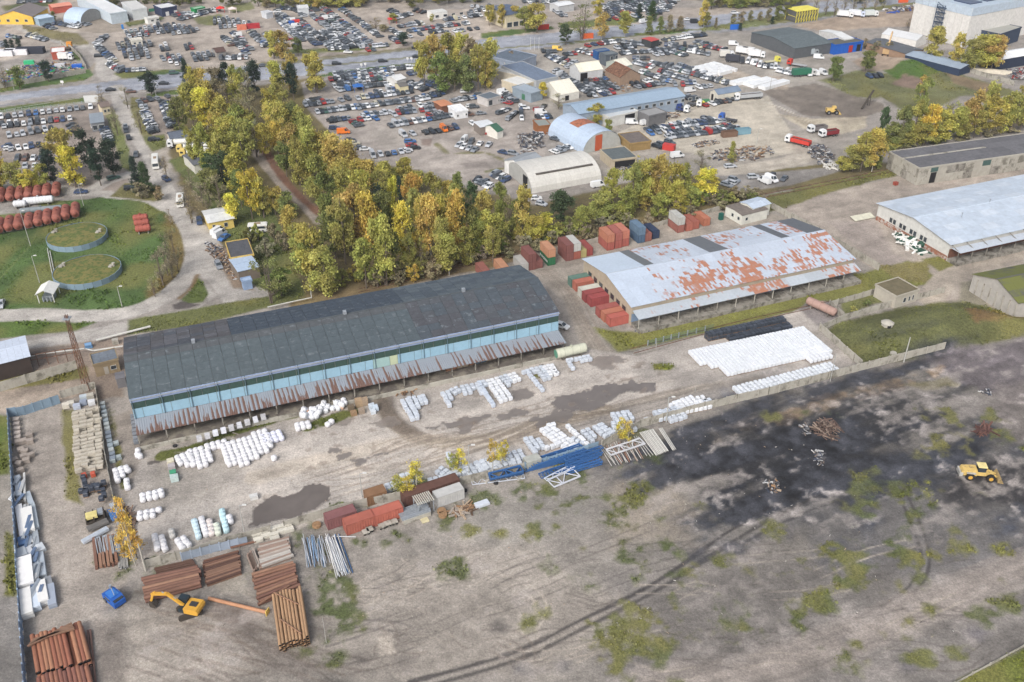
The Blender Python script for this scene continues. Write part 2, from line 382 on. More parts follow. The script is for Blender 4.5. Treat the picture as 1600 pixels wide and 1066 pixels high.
# --- railway corridor and store yards
area([(1205,318),(1400,276),(1600,232),(1640,230),(1640,300),(1380,345),(1480,430),(1640,400),(1640,470),(1500,500),(1400,440),(1240,345)],K(162,152,142),1,1)
area([(1370,345),(1395,395),(1440,420),(1380,415),(1320,370),(1290,345)],K(150,140,134),1,1,st=.7)
area([(1130,330),(1210,303),(1400,262),(1410,272),(1290,302),(1225,325),(1150,345)],K(106,106,66),1,1.5,veg=.9)
for q in([(1150,312),(1300,282),(1400,262),(1620,212)],[(1150,317),(1300,287),(1400,266),(1620,216)]):stroke(q,.5,K(92,80,72),.3,.2)
stroke([(480,474),(600,440),(760,408),(900,372),(1130,322)],9,K(128,112,84),1,1,veg=.4)
for o in(0,5):stroke([(600,436+o),(780,398+o),(900,368+o)],.5,K(90,74,62),.3,.2,.8)
area([(800,398),(905,378),(1130,322),(1200,332),(1245,345),(910,412),(920,440),(1000,560),(925,580),(880,470)],K(156,148,138),.8,.6)
area([(900,480),(930,470),(985,545),(1010,560),(965,560)],K(140,136,130),1,1.2,st=.8)
tracks(smooth([(850,420),(890,455),(920,510),(960,570),(1000,600)]),2,.5,K(128,118,108),.6,3)
area([(930,512),(1000,520),(1200,462),(1330,430),(1420,408),(1450,424),(1470,440),(1290,476),(1100,520),(1000,545),(965,552)],K(118,118,66),1,1,veg=.9,vary=.35)
for o in(0,8,20):stroke([(985,545+o*.6),(1160,500+o*.55),(1300,468+o*.5)][:3],.5,K(88,82,58),.4,.3,.6)
area([(1440,405),(1620,372),(1620,384),(1530,412),(1475,428)],K(112,114,62),1,.8,veg=1)
area([(1375,415),(1450,408),(1452,440),(1400,440)],K(124,116,76),1,1.5,veg=.9)
stroke(smooth([(1620,388),(1540,410),(1480,435),(1455,470)]),7,K(164,154,142),.8,.6)
area([(1500,440),(1535,436),(1545,480),(1590,498),(1560,505),(1500,480)],K(140,134,118),1,1,veg=.3)
area([(1262,470),(1300,470),(1350,500),(1280,520),(1240,488)],K(132,126,124),.6,.4)
area([(1310,470),(1370,456),(1390,468),(1320,492)],K(110,112,70),.8,1,veg=.9)
hill=[(1283,520),(1330,498),(1400,480),(1500,470),(1580,488),(1640,500),(1640,520),(1480,552),(1440,562),(1345,572)]
area(hill,K(96,98,62),1.5,1.5,veg=1,vary=.5)
area([(1500,488),(1580,490),(1600,502),(1520,516)],K(126,92,66),1.5,2,veg=.8,st=.6)
# --- left storage park
area([(-60,330),(0,318),(130,312),(200,300),(262,318),(292,352),(298,400),(285,440),(235,472),(160,487),(-60,492)],LAWN,.8,.5,veg=1,vary=.35)
area([(-60,490),(60,486),(150,492),(160,500),(120,516),(-60,535)],K(84,104,50),.8,.5,veg=1)
area([(250,330),(285,340),(295,400),(280,445),(235,468),(225,455),(262,420),(262,380)],LEAFL,2,2,st=.75,veg=.7)
stroke([(0,435),(50,380),(70,330)],.7,K(110,122,74),.4,.3,.6,veg=.8)
stroke(smooth([(-40,284),(60,290),(130,300),(170,282),(205,272)]),6,ROAD,.6,.2)
stroke(smooth([(135,300),(180,305),(230,310),(262,325)]),5.5,ROAD,.6,.2)
area([(172,307),(195,285),(250,290),(254,312),(240,315)],K(112,108,72),.8,.6,veg=.7)
area([(-60,288),(60,290),(60,330),(-60,340)],K(150,146,140),.8,.5)
stroke(smooth([(262,318),(290,345),(305,385),(302,415),(285,440),(250,468),(200,488),(130,494),(60,491),(-40,495)]),6.5,ROAD,.6,.2)
stroke(smooth([(292,345),(322,380),(345,420),(372,450),(400,462)]),8,ROAD,.6,.3)
area([(302,380),(330,410),(365,445),(398,458),(395,470),(330,478),(240,492),(170,508),(60,530),(-60,545),(-60,560),(100,548),(160,532),(200,520),(300,500),(360,488),(325,440),(300,420)],ROAD,.6,.4,vary=.15)
area([(160,510),(225,497),(310,482),(325,470),(320,440),(340,462),(300,485),(200,515)],ROAD,.6,.3)
area([(308,432),(318,440),(326,460),(318,472),(292,475),(282,468),(298,452)],K(92,104,56),.6,.4,veg=.9)
stroke(smooth([(308,430),(298,450),(280,466)]),1.6,LEAFL,.6,.6,.8)
area([(268,476),(285,470),(312,476),(295,482),(272,484)],K(92,86,84),.6,.5)
area([(335,388),(352,385),(380,430),(400,455),(365,450),(345,420)],K(140,124,108),.8,1)
area([(-60,560),(0,550),(130,536),(195,522),(200,560),(195,620),(-60,650)],K(146,132,120),1,1)
area([(-60,600),(0,592),(70,578),(135,572),(140,590),(40,606),(-60,622)],K(116,112,66),.8,.8,veg=.8)
area([(-60,622),(40,604),(130,594),(150,604),(90,632),(20,648),(-60,655)],K(172,158,144),.8,.6)
area([(200,500),(420,462),(480,465),(300,510),(200,522)],K(104,108,66),.8,.6,veg=.8)
# --- left strip beyond the blue fence
area([(-60,640),(14,648),(24,760),(34,930),(44,1100),(-60,1100)],K(140,134,126),.8,.8)
area([(-60,650),(13,650),(16,740),(-60,750)],K(82,100,46),.8,.6,veg=1)
area([(10,830),(20,840),(28,960),(10,940)],K(104,104,60),.8,1,veg=.8)
area([(-60,940),(34,930),(46,1100),(-60,1100)],K(126,122,118),.8,.5)
# --- inner lane left
area([(20,650),(150,610),(170,700),(200,800),(200,940),(150,1100),(44,1100),(30,900)],K(158,150,142),.8,.6)
area([(34,960),(58,960),(52,1000),(64,1100),(42,1100)],K(126,122,118),.8,.4)
area([(98,640),(116,640),(120,740),(130,790),(105,780),(100,700)],K(124,120,82),.8,1,veg=.7)
area([(160,655),(205,640),(225,700),(230,760),(200,790),(175,720)],K(148,140,132),.8,.6)
# --- main yard
yard=[(228,700),(340,680),(600,610),(880,555),(925,545),(1000,556),(1110,520),(1250,485),(1285,515),(1345,575),(1200,612),(1000,664),(800,735),(640,775),(420,838),(230,890),(190,800)]
area(yard,K(172,165,158),.8,.5,vary=.25)
area([(560,640),(700,650),(860,600),(1080,580),(1040,640),(860,665),(700,720),(540,735),(400,790),(300,770),(430,700)],K(186,178,170),3,3,st=.6,big=2)
area([(230,690),(350,668),(430,690),(330,780),(240,800)],K(150,144,136),2,2,st=.6)
for q,w_,c,st in[([(585,600),(600,640),(630,672),(680,690),(760,686),(850,662),(950,640)],4,K(128,116,100),.8),([(600,610),(610,650),(650,680)],4,K(98,88,80),.7),
 ([(800,690),(900,655),(1050,615),(1200,590)],3,K(150,138,122),.5),([(400,745),(520,715),(640,690),(760,690)],5,K(180,168,152),.5),([(480,740),(600,730),(700,712),(820,672)],3,K(148,138,126),.4)]:
 stroke(smooth(q),w_,c,1.2,.8,st)
for _ in range(26):
 x0=R.uniform(330,900);y0=905-x0*.27+R.uniform(-45,10)
 tracks(smooth([(x0,y0),(x0+R.uniform(60,110),y0-R.uniform(10,30)),(x0+R.uniform(150,230),y0-R.uniform(40,62))]),2,.4,R.choice([K(132,121,110),K(196,186,174),K(124,114,106)]),.6,1)
PUD=K(116,110,107)
def puddle(pts,st=1,c=PUD,soft=.2,amp=2.6):
 area(pts,K(132,120,108),1.2,amp*1.4,.6);area(pts,c,soft,amp,st,wet=1,vary=.1)
puddle([(860,628),(880,615),(915,610),(935,598),(985,598),(1030,596),(1020,608),(990,615),(950,628),(920,638),(895,645),(872,640)])
puddle([(900,634),(930,625),(945,632),(920,643)])
puddle([(830,652),(870,640),(905,645),(890,660),(840,668)],.8)
puddle([(660,665),(700,658),(740,650),(775,642),(770,652),(720,664),(690,672),(664,672)],.8)
puddle([(770,652),(800,640),(822,645),(790,655)],.8)
puddle([(800,612),(822,608),(832,618),(806,624)],.8)
puddle([(715,668),(735,664),(730,674),(718,676)],.7)
puddle([(395,790),(440,775),(462,768),(478,755),(495,752),(512,758),(524,768),(520,785),(470,798),(430,812),(400,826),(385,822)],1,K(106,99,95))
puddle([(548,718),(575,712),(602,705),(606,709),(560,722)],.9)
puddle([(526,712),(548,706),(550,710),(530,720)],.8)
puddle([(510,702),(528,700),(532,706),(514,708)],.8)
puddle([(935,560),(960,552),(976,560),(945,568)],.7);puddle([(925,568),(950,560),(955,575),(935,575)],.6)
puddle([(225,725),(250,718),(250,722),(232,728)],.8,K(84,80,78));puddle([(370,672),(400,664),(408,672),(378,682)],.6)
puddle([(520,650),(548,655),(540,664),(520,660)],.5);puddle([(580,660),(612,650),(625,660),(596,668)],.5)
puddle([(262,762),(290,758),(282,766)],.6);puddle([(740,625),(752,622),(750,628)],.8)
for k in range(60):
 x0=R.uniform(450,1060);y0=790-x0*.17+R.uniform(-60,40)
 area([(x0,y0),(x0+R.uniform(4,14),y0-R.uniform(1,5)),(x0+R.uniform(6,18),y0+R.uniform(0,4)),(x0+3,y0+R.uniform(2,5))],K(122,110,100),.4,.8,.55,wet=.4)
for q,w_ in(([(255,712),(300,702),(345,690)],3.2),([(340,682),(420,660),(480,643)],2),([(480,668),(560,640)],3),([(625,605),(700,588),(800,566),(870,552)],2.8),([(840,586),(860,575)],2)):
 stroke(q,w_,K(84,90,44),.5,1,veg=1,patch=.25)
stroke([(175,640),(180,690),(195,760)],1.5,K(96,98,56),.5,1,veg=1,patch=.1)
area([(1018,570),(1035,566),(1056,572),(1048,578),(1022,578)],K(112,118,58),.6,.6,veg=1)
# --- lower field
area([(235,905),(420,842),(640,785),(820,742),(1000,675),(1200,618),(1345,580),(1480,550),(1640,520),(1640,1100),(140,1100),(170,940)],K(147,141,134),2,1,vary=.3)
area([(950,900),(1250,850),(1640,760),(1640,1100),(950,1100)],K(126,121,117),6,6,big=4,st=.8)
area([(1180,780),(1500,680),(1640,700),(1640,900),(1300,900)],K(114,111,110),5,5,big=3,st=.9)
area([(450,900),(800,850),(1000,960),(860,1060),(200,1090),(200,960)],K(155,147,138),5,5,big=4,st=.7)
area([(740,790),(900,760),(960,800),(860,830),(760,850)],K(140,136,130),4,4,big=3,st=.6)
area([(950,740),(1040,730),(1100,800),(1080,850),(960,850)],K(168,156,140),4,4,big=3,st=.55)
soot=[(985,712),(1050,672),(1180,632),(1330,596),(1480,556),(1490,566),(1440,590),(1500,625),(1560,690),(1530,705),(1480,700),(1400,742),(1340,790),(1250,812),(1160,826),(1090,812),(1060,770),(1010,745)]
sx_=[(960,715),(1040,672),(1180,630),(1330,594),(1490,552),(1540,575),(1560,640),(1640,670),(1640,800),(1500,800),(1400,770),(1340,800),(1250,825),(1160,838),(1080,815),(1040,770)]
n2=fbm(GX+n1*3,GY+n5*4,3.2,21,5);ps_=W(sx_);ix=np.where((GY<320)&(GX>-10)&(GX<180))[0];d_=seg_d(GX[ix],GY[ix],ps_);d_=np.where(inside(GX[ix],GY[ix],ps_),d_,-d_)
k_=np.clip(.55+np.clip(d_,-20,9)/20+nw[ix]*2.9+n20[ix]*1.0+n5[ix]*.8+n2[ix]*1.6,0,1)*np.clip(1.3+d_/14,0,1)*.93;COLG[ix]=COLG[ix]*(1-k_[:,None])+np.array(K(50,53,61))[None,:]*k_[:,None]
SK=np.zeros(NG);SK[ix]=k_
area([(1060,700),(1150,660),(1300,640),(1450,640),(1440,700),(1330,760),(1180,760),(1090,750)],SOOT,12,12,big=9,st=.45)
area([(1480,725),(1560,712),(1640,730),(1640,800),(1560,790),(1450,800)],K(62,60,62),3,4,big=3,st=.9)
area([(1440,560),(1560,535),(1640,520),(1640,640),(1560,625),(1500,600)],K(110,103,106),3,3,big=2,st=.9)
area([(1560,600),(1640,590),(1640,700),(1590,690),(1520,640)],K(136,128,124),3,3,big=2,st=.8)
area([(1200,652),(1260,628),(1380,598),(1470,572),(1462,590),(1380,615),(1270,648),(1215,665)],K(150,130,108),1.2,2.5,st=.85,patch=.15)
area([(1090,685),(1180,655),(1240,640),(1230,652),(1120,695)],K(130,116,100),1.5,2.5,st=.7,patch=.05)
for q,w_,c,st in[([(640,1066),(800,1020),(905,970),(1010,918),(1080,872),(1130,836),(1200,795),(1290,748),(1340,735)],.9,K(62,59,60),.85),
 ([(655,1076),(810,1030),(915,980),(1020,926),(1090,882),(1145,846),(1215,805),(1300,765)],.9,K(66,63,63),.8),
 ([(1398,760),(1412,790),(1424,820),(1436,850),(1440,880),(1424,912),(1390,940),(1340,965)],.55,K(66,62,62),.8),([(1410,756),(1424,786),(1438,818),(1448,848),(1452,884),(1436,918),(1400,948)],.55,K(66,62,62),.8),
 ([(1160,850),(1230,812),(1320,780),(1400,770)],.8,K(66,64,66),.7),([(1030,690),(1090,760),(1160,780)],.8,K(90,86,86),.5)]:
 stroke(smooth(q),w_,c,.5,.4,st)
for q in([(1000,1066),(1200,1030),(1330,985),(1440,940),(1640,860)],[(1050,1090),(1250,1040),(1400,980),(1640,880)]):
 stroke(smooth(q),5,K(166,156,148),1.5,1,.6);tracks(smooth(q),2.2,.5,K(140,132,126),.5,3,1.6)
for _ in range(60):
 x0=R.uniform(480,1500);y0=R.uniform(850,1050);a=R.uniform(-.5,.2);L_=R.uniform(50,160);b=R.uniform(-30,30)
 q=smooth([(x0,y0),(x0+cos(a)*L_*.5,y0+sin(a)*L_*.5+b*.4),(x0+cos(a)*L_,y0+sin(a)*L_)])
 tracks(q,2,.34,R.choice([K(104,97,92),K(176,166,154),K(98,92,90)]),.6,1)
for _ in range(26):
 x0=R.uniform(520,860);y0=R.uniform(880,1030);r=R.uniform(20,60);t0=R.uniform(0,6)
 tracks([(x0+r*cos(t0+k*.25),y0+r*.62*sin(t0+k*.25))for k in range(R.randint(5,10))],2,.28,R.choice([K(124,114,106),K(178,168,156)]),.6,1)
for _ in range(20):
 x0=R.uniform(150,420);y0=R.uniform(930,1060)
 tracks(smooth([(x0,y0),(x0+R.uniform(40,90),y0+R.uniform(5,30)),(x0+R.uniform(110,170),y0+R.uniform(10,60))]),2.4,.5,R.choice([K(124,112,102),K(112,102,96)]),.5,1)
area([(150,975),(185,965),(200,1000),(190,1066),(155,1066)],K(118,110,104),2,2,st=.7)
area([(330,935),(380,940),(420,985),(390,1000),(340,965)],K(112,102,96),1.5,2,st=.7,wet=.2)
area([(395,990),(440,1000),(480,1050),(420,1045)],K(124,116,110),2,2,st=.6)
area([(318,905),(375,895),(395,930),(345,930)],K(170,162,150),1,1,st=.8)
area([(590,995),(612,992),(618,1020),(592,1030)],K(190,180,168),.6,.8,st=.8)
for x,y,r,c in[(622,898,5,K(84,80,78)),(680,955,9,K(92,88,86)),(778,980,14,K(86,82,80)),(570,1030,10,K(104,98,94)),(630,1035,12,K(110,104,100)),(668,852,7,K(98,94,92)),(880,1040,14,K(98,96,98)),(815,1045,14,K(92,92,98)),(955,1055,10,K(110,106,104)),
 (1090,870,16,K(78,78,82)),(1150,855,20,K(74,74,80)),(1290,880,14,K(92,90,92)),(1230,835,22,K(82,80,84)),(1320,1000,9,K(104,100,100)),(1420,1040,20,K(112,108,112)),(1520,990,20,K(104,100,104))]:
 area([(x-r,y-r*.3),(x,y-r*.6),(x+r,y-r*.1),(x+r*.5,y+r*.5),(x-r*.6,y+r*.4)],c,2,2,st=.75)
def tuft(x,y,r,c=GRASS,st=.9,e=.55):area([(x-r,y),(x-r*.5,y-r*e),(x+r*.6,y-r*e*.9),(x+r,y+r*e*.2),(x+r*.4,y+r*e),(x-r*.6,y+r*e*.8)],c,1.6,3.4,st,veg=.85,vary=.5,patch=.02)
for x,y,r in[(705,888,26),(712,905,22),(520,900,36),(510,870,25),(525,930,30),(535,950,24),(490,905,18),(505,985,20),(480,850,26),(490,880,20),(535,975,16),(500,960,16),(900,785,26),(925,778,24),(880,795,22),(945,800,24),(985,785,20),(1000,765,22),(960,812,18),(880,830,10),(835,820,12),
 (910,900,16),(925,915,14),(985,870,14),(1005,860,16),(1030,855,14),(940,985,22),(955,1000,18),(1060,935,22),(1085,930,20),(1110,945,18),(1160,940,20),(1130,985,20),(1065,960,16),(1170,965,14),(1160,1000,24),(1180,990,20),
 (1035,835,10),(1040,855,10),(1235,855,16),(1210,830,18),(1310,860,18),(1325,838,14),(1275,935,14),(1285,945,14),(1420,872,18),(1360,890,16),(1345,898,16),(1380,770,30),(1365,795,28),(1400,810,24),(1430,790,26),(1350,760,20),(1410,830,20),
 (1450,980,14),(1430,1030,22),(1575,940,24),(1540,962,20),(1500,1010,14),(1300,652,14),(1262,645,12),(1205,650,12),(640,760,40),(760,785,30),(830,768,30),(900,745,22),(960,730,24),(1010,722,20),(1000,680,16),(700,800,20),(620,845,24),(560,850,16),
 (1490,640,20),(1545,650,22),(1560,680,20),(1590,640,16),(1540,690,22),(1470,690,14),(230,905,24),(185,895,28),(190,920,24),(215,930,20),(165,880,16),(250,880,16),(375,880,10),(395,905,10),(1380,850,12),(1250,875,12),(860,880,16),(870,760,24)]:
 tuft(x,y,r)
YG=K(112,111,66)
for x,y,r in[(1480,856,30),(1575,855,18),(1425,870,14),(1358,922,16),(1305,915,18),(1345,900,18),(1400,912,10),(1400,770,20),(1500,690,26),(1545,680,22),(1470,700,18),(1440,715,14),(1395,790,22),(1520,700,20),(1450,760,18)]:
 tuft(x,y,r,YG,.9,.45)
for _ in range(230):
 cx_,cy_,sx_,sy_=R.choice([(1090,930,90,50),(940,800,70,35),(520,920,40,60),(1380,780,60,35),(1330,880,80,30),(960,1000,60,30),(700,800,160,25),(1540,660,50,30),(1250,990,120,40)])
 tuft(R.gauss(cx_,sx_),max(R.gauss(cy_,sy_),790 if cx_<900 and cx_!=520 else 640),R.uniform(4,11),R.choice([GRASS,K(92,96,58),K(104,104,66)]),.9)
area([(1470,1080),(1640,990),(1640,1100),(1470,1100)],K(104,110,54),.8,.6,veg=1)
area([(1410,600),(1480,590),(1500,600),(1440,608)],K(116,108,72),1,1.5,veg=.6,st=.6)
fld=W([(235,905),(640,785),(1000,675),(1345,580),(1640,520),(1640,1100),(140,1100)]);ix=np.where((GY<300)&inside(GX,GY,fld))[0]
dsoot=seg_d(GX[ix],GY[ix],W(soot));dsoot=np.where(inside(GX[ix],GY[ix],W(soot)),-dsoot,dsoot)
k_=np.clip((nw[ix]*1.8+n5[ix]*.9+n2[ix]*.6-dsoot*.06+.05)*2.,0,1)*.8*(1-VEG[ix]*.6);COLG[ix]=COLG[ix]*(1-k_[:,None])+np.array(K(52,53,58))[None,:]*k_[:,None]
k_=np.clip((-nw[ix]*2+n2[ix]*1.4+n1[ix]*.9-.16)*2.5,0,1)*np.where(dsoot<0,.6,.6)*(1-VEG[ix]);COLG[ix]=COLG[ix]*(1-k_[:,None])+np.array(K(152,145,140))[None,:]*k_[:,None]
m=(n20*.5+n5*.35);COLG*=(1+m*.75*(1-VEG*.3))[:,None]
COLG*=np.clip(1+(nw*2.2+n2*2.4+n1*1.1+n5*.8)*SK*(1-VEG),.35,2.2)[:,None]
iy=inside(GX,GY,W(yard));nf_=np.where(iy,.35,.6);nz=fbm((GX*cos(radians(24))+GY*sin(radians(24)))/7,-GX*sin(radians(24))+GY*cos(radians(24)),2.2,33,5)
COLG*=(1+n1*.22+n2*nf_*(1-WET)*(1-.5*VEG)+nz*np.where(iy,.55,.45)*(1-WET)*(1-VEG))[:,None]
gg=np.clip((vn(GX,GY,9,44)-.45)*3,0,1)*VEG*.55
COLG=COLG*(1-gg[:,None])+np.array(K(128,122,72))[None,:]*gg[:,None]
def mound(pts,h,soft):
 poly=W(pts);d=seg_d(GX,GY,poly);ins=inside(GX,GY,poly)
 global GZ
 t=np.clip(np.where(ins,d,0)/soft,0,1);GZ=np.maximum(GZ,h*(t*t*(3-2*t))*(1+n5*.4))
mound(hill,2.4,9)
mound([(1375,88),(1440,92),(1470,112),(1430,125),(1390,118)],2.0,8)
mound([(1355,150),(1390,146),(1400,172),(1365,176)],2.2,7)
GZ+=np.where(GZ>.2,0,n1*.12*np.clip(1-WET*2,0,1))-.06
me=bpy.data.meshes.new('ground');nr=len(ds);nc=len(us)
co=np.stack([GX,GY,GZ],1).astype(np.float32).ravel()
ii=np.arange(nr*nc).reshape(nr,nc);q=np.stack([ii[:-1,:-1],ii[:-1,1:],ii[1:,1:],ii[1:,:-1]],-1).reshape(-1,4)
me.vertices.add(NG);me.vertices.foreach_set('co',co);me.loops.add(q.size);me.loops.foreach_set('vertex_index',q.ravel().astype(np.int32))
me.polygons.add(len(q));me.polygons.foreach_set('loop_start',np.arange(0,q.size,4,dtype=np.int32));me.polygons.foreach_set('loop_total',np.full(len(q),4,np.int32))
me.polygons.foreach_set('use_smooth',np.ones(len(q),bool))
a=me.color_attributes.new('Col','FLOAT_COLOR','POINT');a.data.foreach_set('color',np.concatenate([np.clip(COLG,.01,.9),np.ones((NG,1))],1).astype(np.float32).ravel())
a=me.color_attributes.new('Aux','FLOAT_COLOR','POINT');a.data.foreach_set('color',np.stack([VEG,WET,VEG*0,VEG*0+1],1).astype(np.float32).ravel())
me.update(calc_edges=True)
gm=bpy.data.materials.new('earth');gm.use_nodes=True;t=gm.node_tree;N=t.nodes;L=t.links;b=N['Principled BSDF']
va=N.new('ShaderNodeVertexColor');va.layer_name='Col';vx=N.new('ShaderNodeVertexColor');vx.layer_name='Aux'
tc=N.new('ShaderNodeTexCoord');sp=N.new('ShaderNodeSeparateColor');L.new(vx.outputs[0],sp.inputs[0])
def gn(sc,det,ro=.65):
 n=N.new('ShaderNodeTexNoise');n.inputs['Scale'].default_value=sc;n.inputs['Detail'].default_value=det;n.inputs['Roughness'].default_value=ro
 L.new(tc.outputs['Object'],n.inputs['Vector']);return n.outputs['Fac']
def mrg(v,a,c,lo,hi):
 x=N.new('ShaderNodeMapRange');x.inputs[1].default_value=a;x.inputs[2].default_value=c;x.inputs[3].default_value=lo;x.inputs[4].default_value=hi
 L.new(v,x.inputs[0]);return x.outputs[0]
def mm(op,a_,b_):
 x=N.new('ShaderNodeMath');x.operation=op
 for s_,v in((x.inputs[0],a_),(x.inputs[1],b_)):
  if isinstance(v,(int,float)):s_.default_value=v
  else:L.new(v,s_)
 return x.outputs[0]
f1=mrg(gn(.8,8,.8),.3,.7,.82,1.18);f2=mrg(gn(3.2,4,.7),.3,.7,.85,1.15);gv=mrg(gn(1.6,6,.8),.35,.65,.6,1.4)
f=mm('MULTIPLY',mm('MULTIPLY',f1,f2),mrg(gn(1.9,3,.8),.32,.68,.82,1.18));k1=N.new('ShaderNodeMix');L.new(sp.outputs[0],k1.inputs[0]);L.new(f,k1.inputs[2]);L.new(mm('MULTIPLY',gv,f2),k1.inputs[3])
k2=N.new('ShaderNodeMix');L.new(sp.outputs[1],k2.inputs[0]);L.new(k1.outputs[0],k2.inputs[2]);k2.inputs[3].default_value=1
cc=N.new('ShaderNodeCombineColor');[L.new(k2.outputs[0],cc.inputs[i])for i in range(3)]
mx=N.new('ShaderNodeMix');mx.data_type='RGBA';mx.blend_type='MULTIPLY';mx.inputs[0].default_value=1;L.new(va.outputs[0],mx.inputs[6]);L.new(cc.outputs[0],mx.inputs[7])
L.new(mx.outputs[2],b.inputs['Base Color']);L.new(mrg(sp.outputs[1],0,1,.95,.16),b.inputs['Roughness']);b.inputs['Specular IOR Level'].default_value=.3
bp=N.new('ShaderNodeBump');bp.inputs['Distance'].default_value=.25;L.new(mm('MULTIPLY',gn(.9,8,.7),mrg(sp.outputs[1],0,.6,1,0)),bp.inputs['Height']);bp.inputs['Strength'].default_value=.9
L.new(bp.outputs[0],b.inputs['Normal']);me.materials.append(gm)
ground=link('ground',me);ground['kind']='structure';ground['label']='bare sandy ground with soot, puddles, grass patches and worn asphalt roads'
def gz(x,y):
 """height of the ground at world x, y (only the mounds matter)"""
 i=int(np.argmin(np.abs(Dg-y)));u_=x/dep[i];j=int(np.argmin(np.abs(Ug-u_)));return float(max(GZ[i*nc+j],0))
def paintline(name,pts,wd,dash=None,z=.012,col=K(220,220,218)):
 mb=MB();q=[Vector(P(*p))for p in smooth(pts,8)]
 acc=0
 for a_,b_ in zip(q,q[1:]):
  d=b_-a_;l=d.length
  if l<1e-3:continue
  d.normalize();nrm=Vector((-d.y,d.x,0))*wd/2;s0=0
  while s0<l:
   e=min(l,s0+(dash or l));
   A,B=a_+d*s0,a_+d*e
   mb.poly([(*(A-nrm)[:2],z),(*(B-nrm)[:2],z),(*(B+nrm)[:2],z),(*(A+nrm)[:2],z)])
   s0=e+(dash*2 if dash else 0)
 o=part(name,mb,[mat('road_paint',col,.7)],None);o['kind']='structure'
paintline('road_marking',[(-60,183),(150,150),(300,138),(480,117)],.25)
paintline('road_marking',[(-60,172),(150,139),(300,127),(460,111)],.2,3)
paintline('road_marking',[(480,110),(640,92),(800,76),(1000,58),(1200,37),(1400,14)],.2,3)
paintline('road_marking',[(400,104),(560,86),(700,72),(900,54),(1200,21),(1400,-3)],.2,3)
def rail(pts,name='railway_rail'):
 mb=MB();q=[P(*p,.05)for p in smooth(pts,4)]
 for a_,b_ in zip(q,q[1:]):mb.beam(a_,b_,.09,.14)
 o=part(name,mb,[RUST],None);o['kind']='structure'
for q in([(1150,312),(1300,282),(1400,262),(1620,212)],[(1150,317.5),(1300,287),(1400,266.5),(1620,216)],[(560,452),(700,418),(850,384),(1130,322)],[(560,457),(700,422.5),(850,388),(1130,326)],
    [(985,545),(1160,501),(1300,470)],[(990,552),(1160,506.5),(1300,475)]):rail(q)
# buildings
def frame(A,B,C,z=0,square=True):
 a=P(*A,z);b=P(*B,z);c=P(*C,z);an=ang(a,b);L_=(b-a).length
 wv=(c.x-a.x)*-sin(an)+(c.y-a.y)*cos(an)
 return a,an,L_,wv
def jit(c,v):
 k=1+R.uniform(-v,v);return tuple(min(1,x*k)for x in c)
SHEET=mat('roof_sheet',(1,1,1),.6,1.5,.1,objcol=True,alpha_rust=True)
FELT=mat('roof_felt',(1,1,1),.9,.9,.2,objcol=True,bump=.3,bs=3)
WALLM=mat('wall_surface',(1,1,1),.85,.8,.12,objcol=True,streak=.0)
def quadpart(name,pts,mats,parent,color,th=.0,label=None):
 """panel with real thickness: pts are the outer face, th thickness behind"""
 v=[Vector(p)for p in pts];n=(v[1]-v[0]).cross(v[-1]-v[0]).normalized();mb=MB()
 k=len(v);back=[p-n*th for p in v]
 mb.poly(v)
 if th:
  mb.poly(back[::-1])
  for i in range(k):j=(i+1)%k;mb.poly([v[i],back[i],back[j],v[j]])
 return part(name,mb,mats,parent,color=color,label=label)
def openings(root,wn,L_,Wd,items):
 for it in items:
  side,x0,x1,z0,z1,kind=it[:6]
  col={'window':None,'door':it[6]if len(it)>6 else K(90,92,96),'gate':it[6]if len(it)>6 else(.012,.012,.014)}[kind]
  mb=MB();e=.06
  def f(u,d,z):
   return{'f':(u,-d,z),'b':(u,Wd+d,z),'l':(-d,u,z),'r':(L_+d,u,z)}[side]
  def slab(u0,u1,a0,a1,d0,d1,m=0):
   p0=f(u0,d0,a0);p1=f(u1,d1,a1)
   mb.box(min(p0[0],p1[0]),min(p0[1],p1[1]),a0,max(p0[0],p1[0]),max(p0[1],p1[1]),a1,m)
  if kind=='window':
   slab(x0,x1,z0,z1,.02,.05)
   w_=part('window',mb,[GLASS],root)
   mb=MB();t=max(.08,(x1-x0)*.06)
   slab(x0-t,x1+t,z1,z1+t,.02,.1);slab(x0-t,x1+t,z0-t,z0,.02,.14);slab(x0-t,x0,z0,z1,.02,.1);slab(x1,x1+t,z0,z1,.02,.1)
   part('frame',mb,[OBJ],w_,color=it[6]if len(it)>6 else K(200,200,196))
  else:
   slab(x0,x1,z0,z1,.02,.06);part('door' if kind=='door' else 'gate',mb,[PAINT],root,color=col)
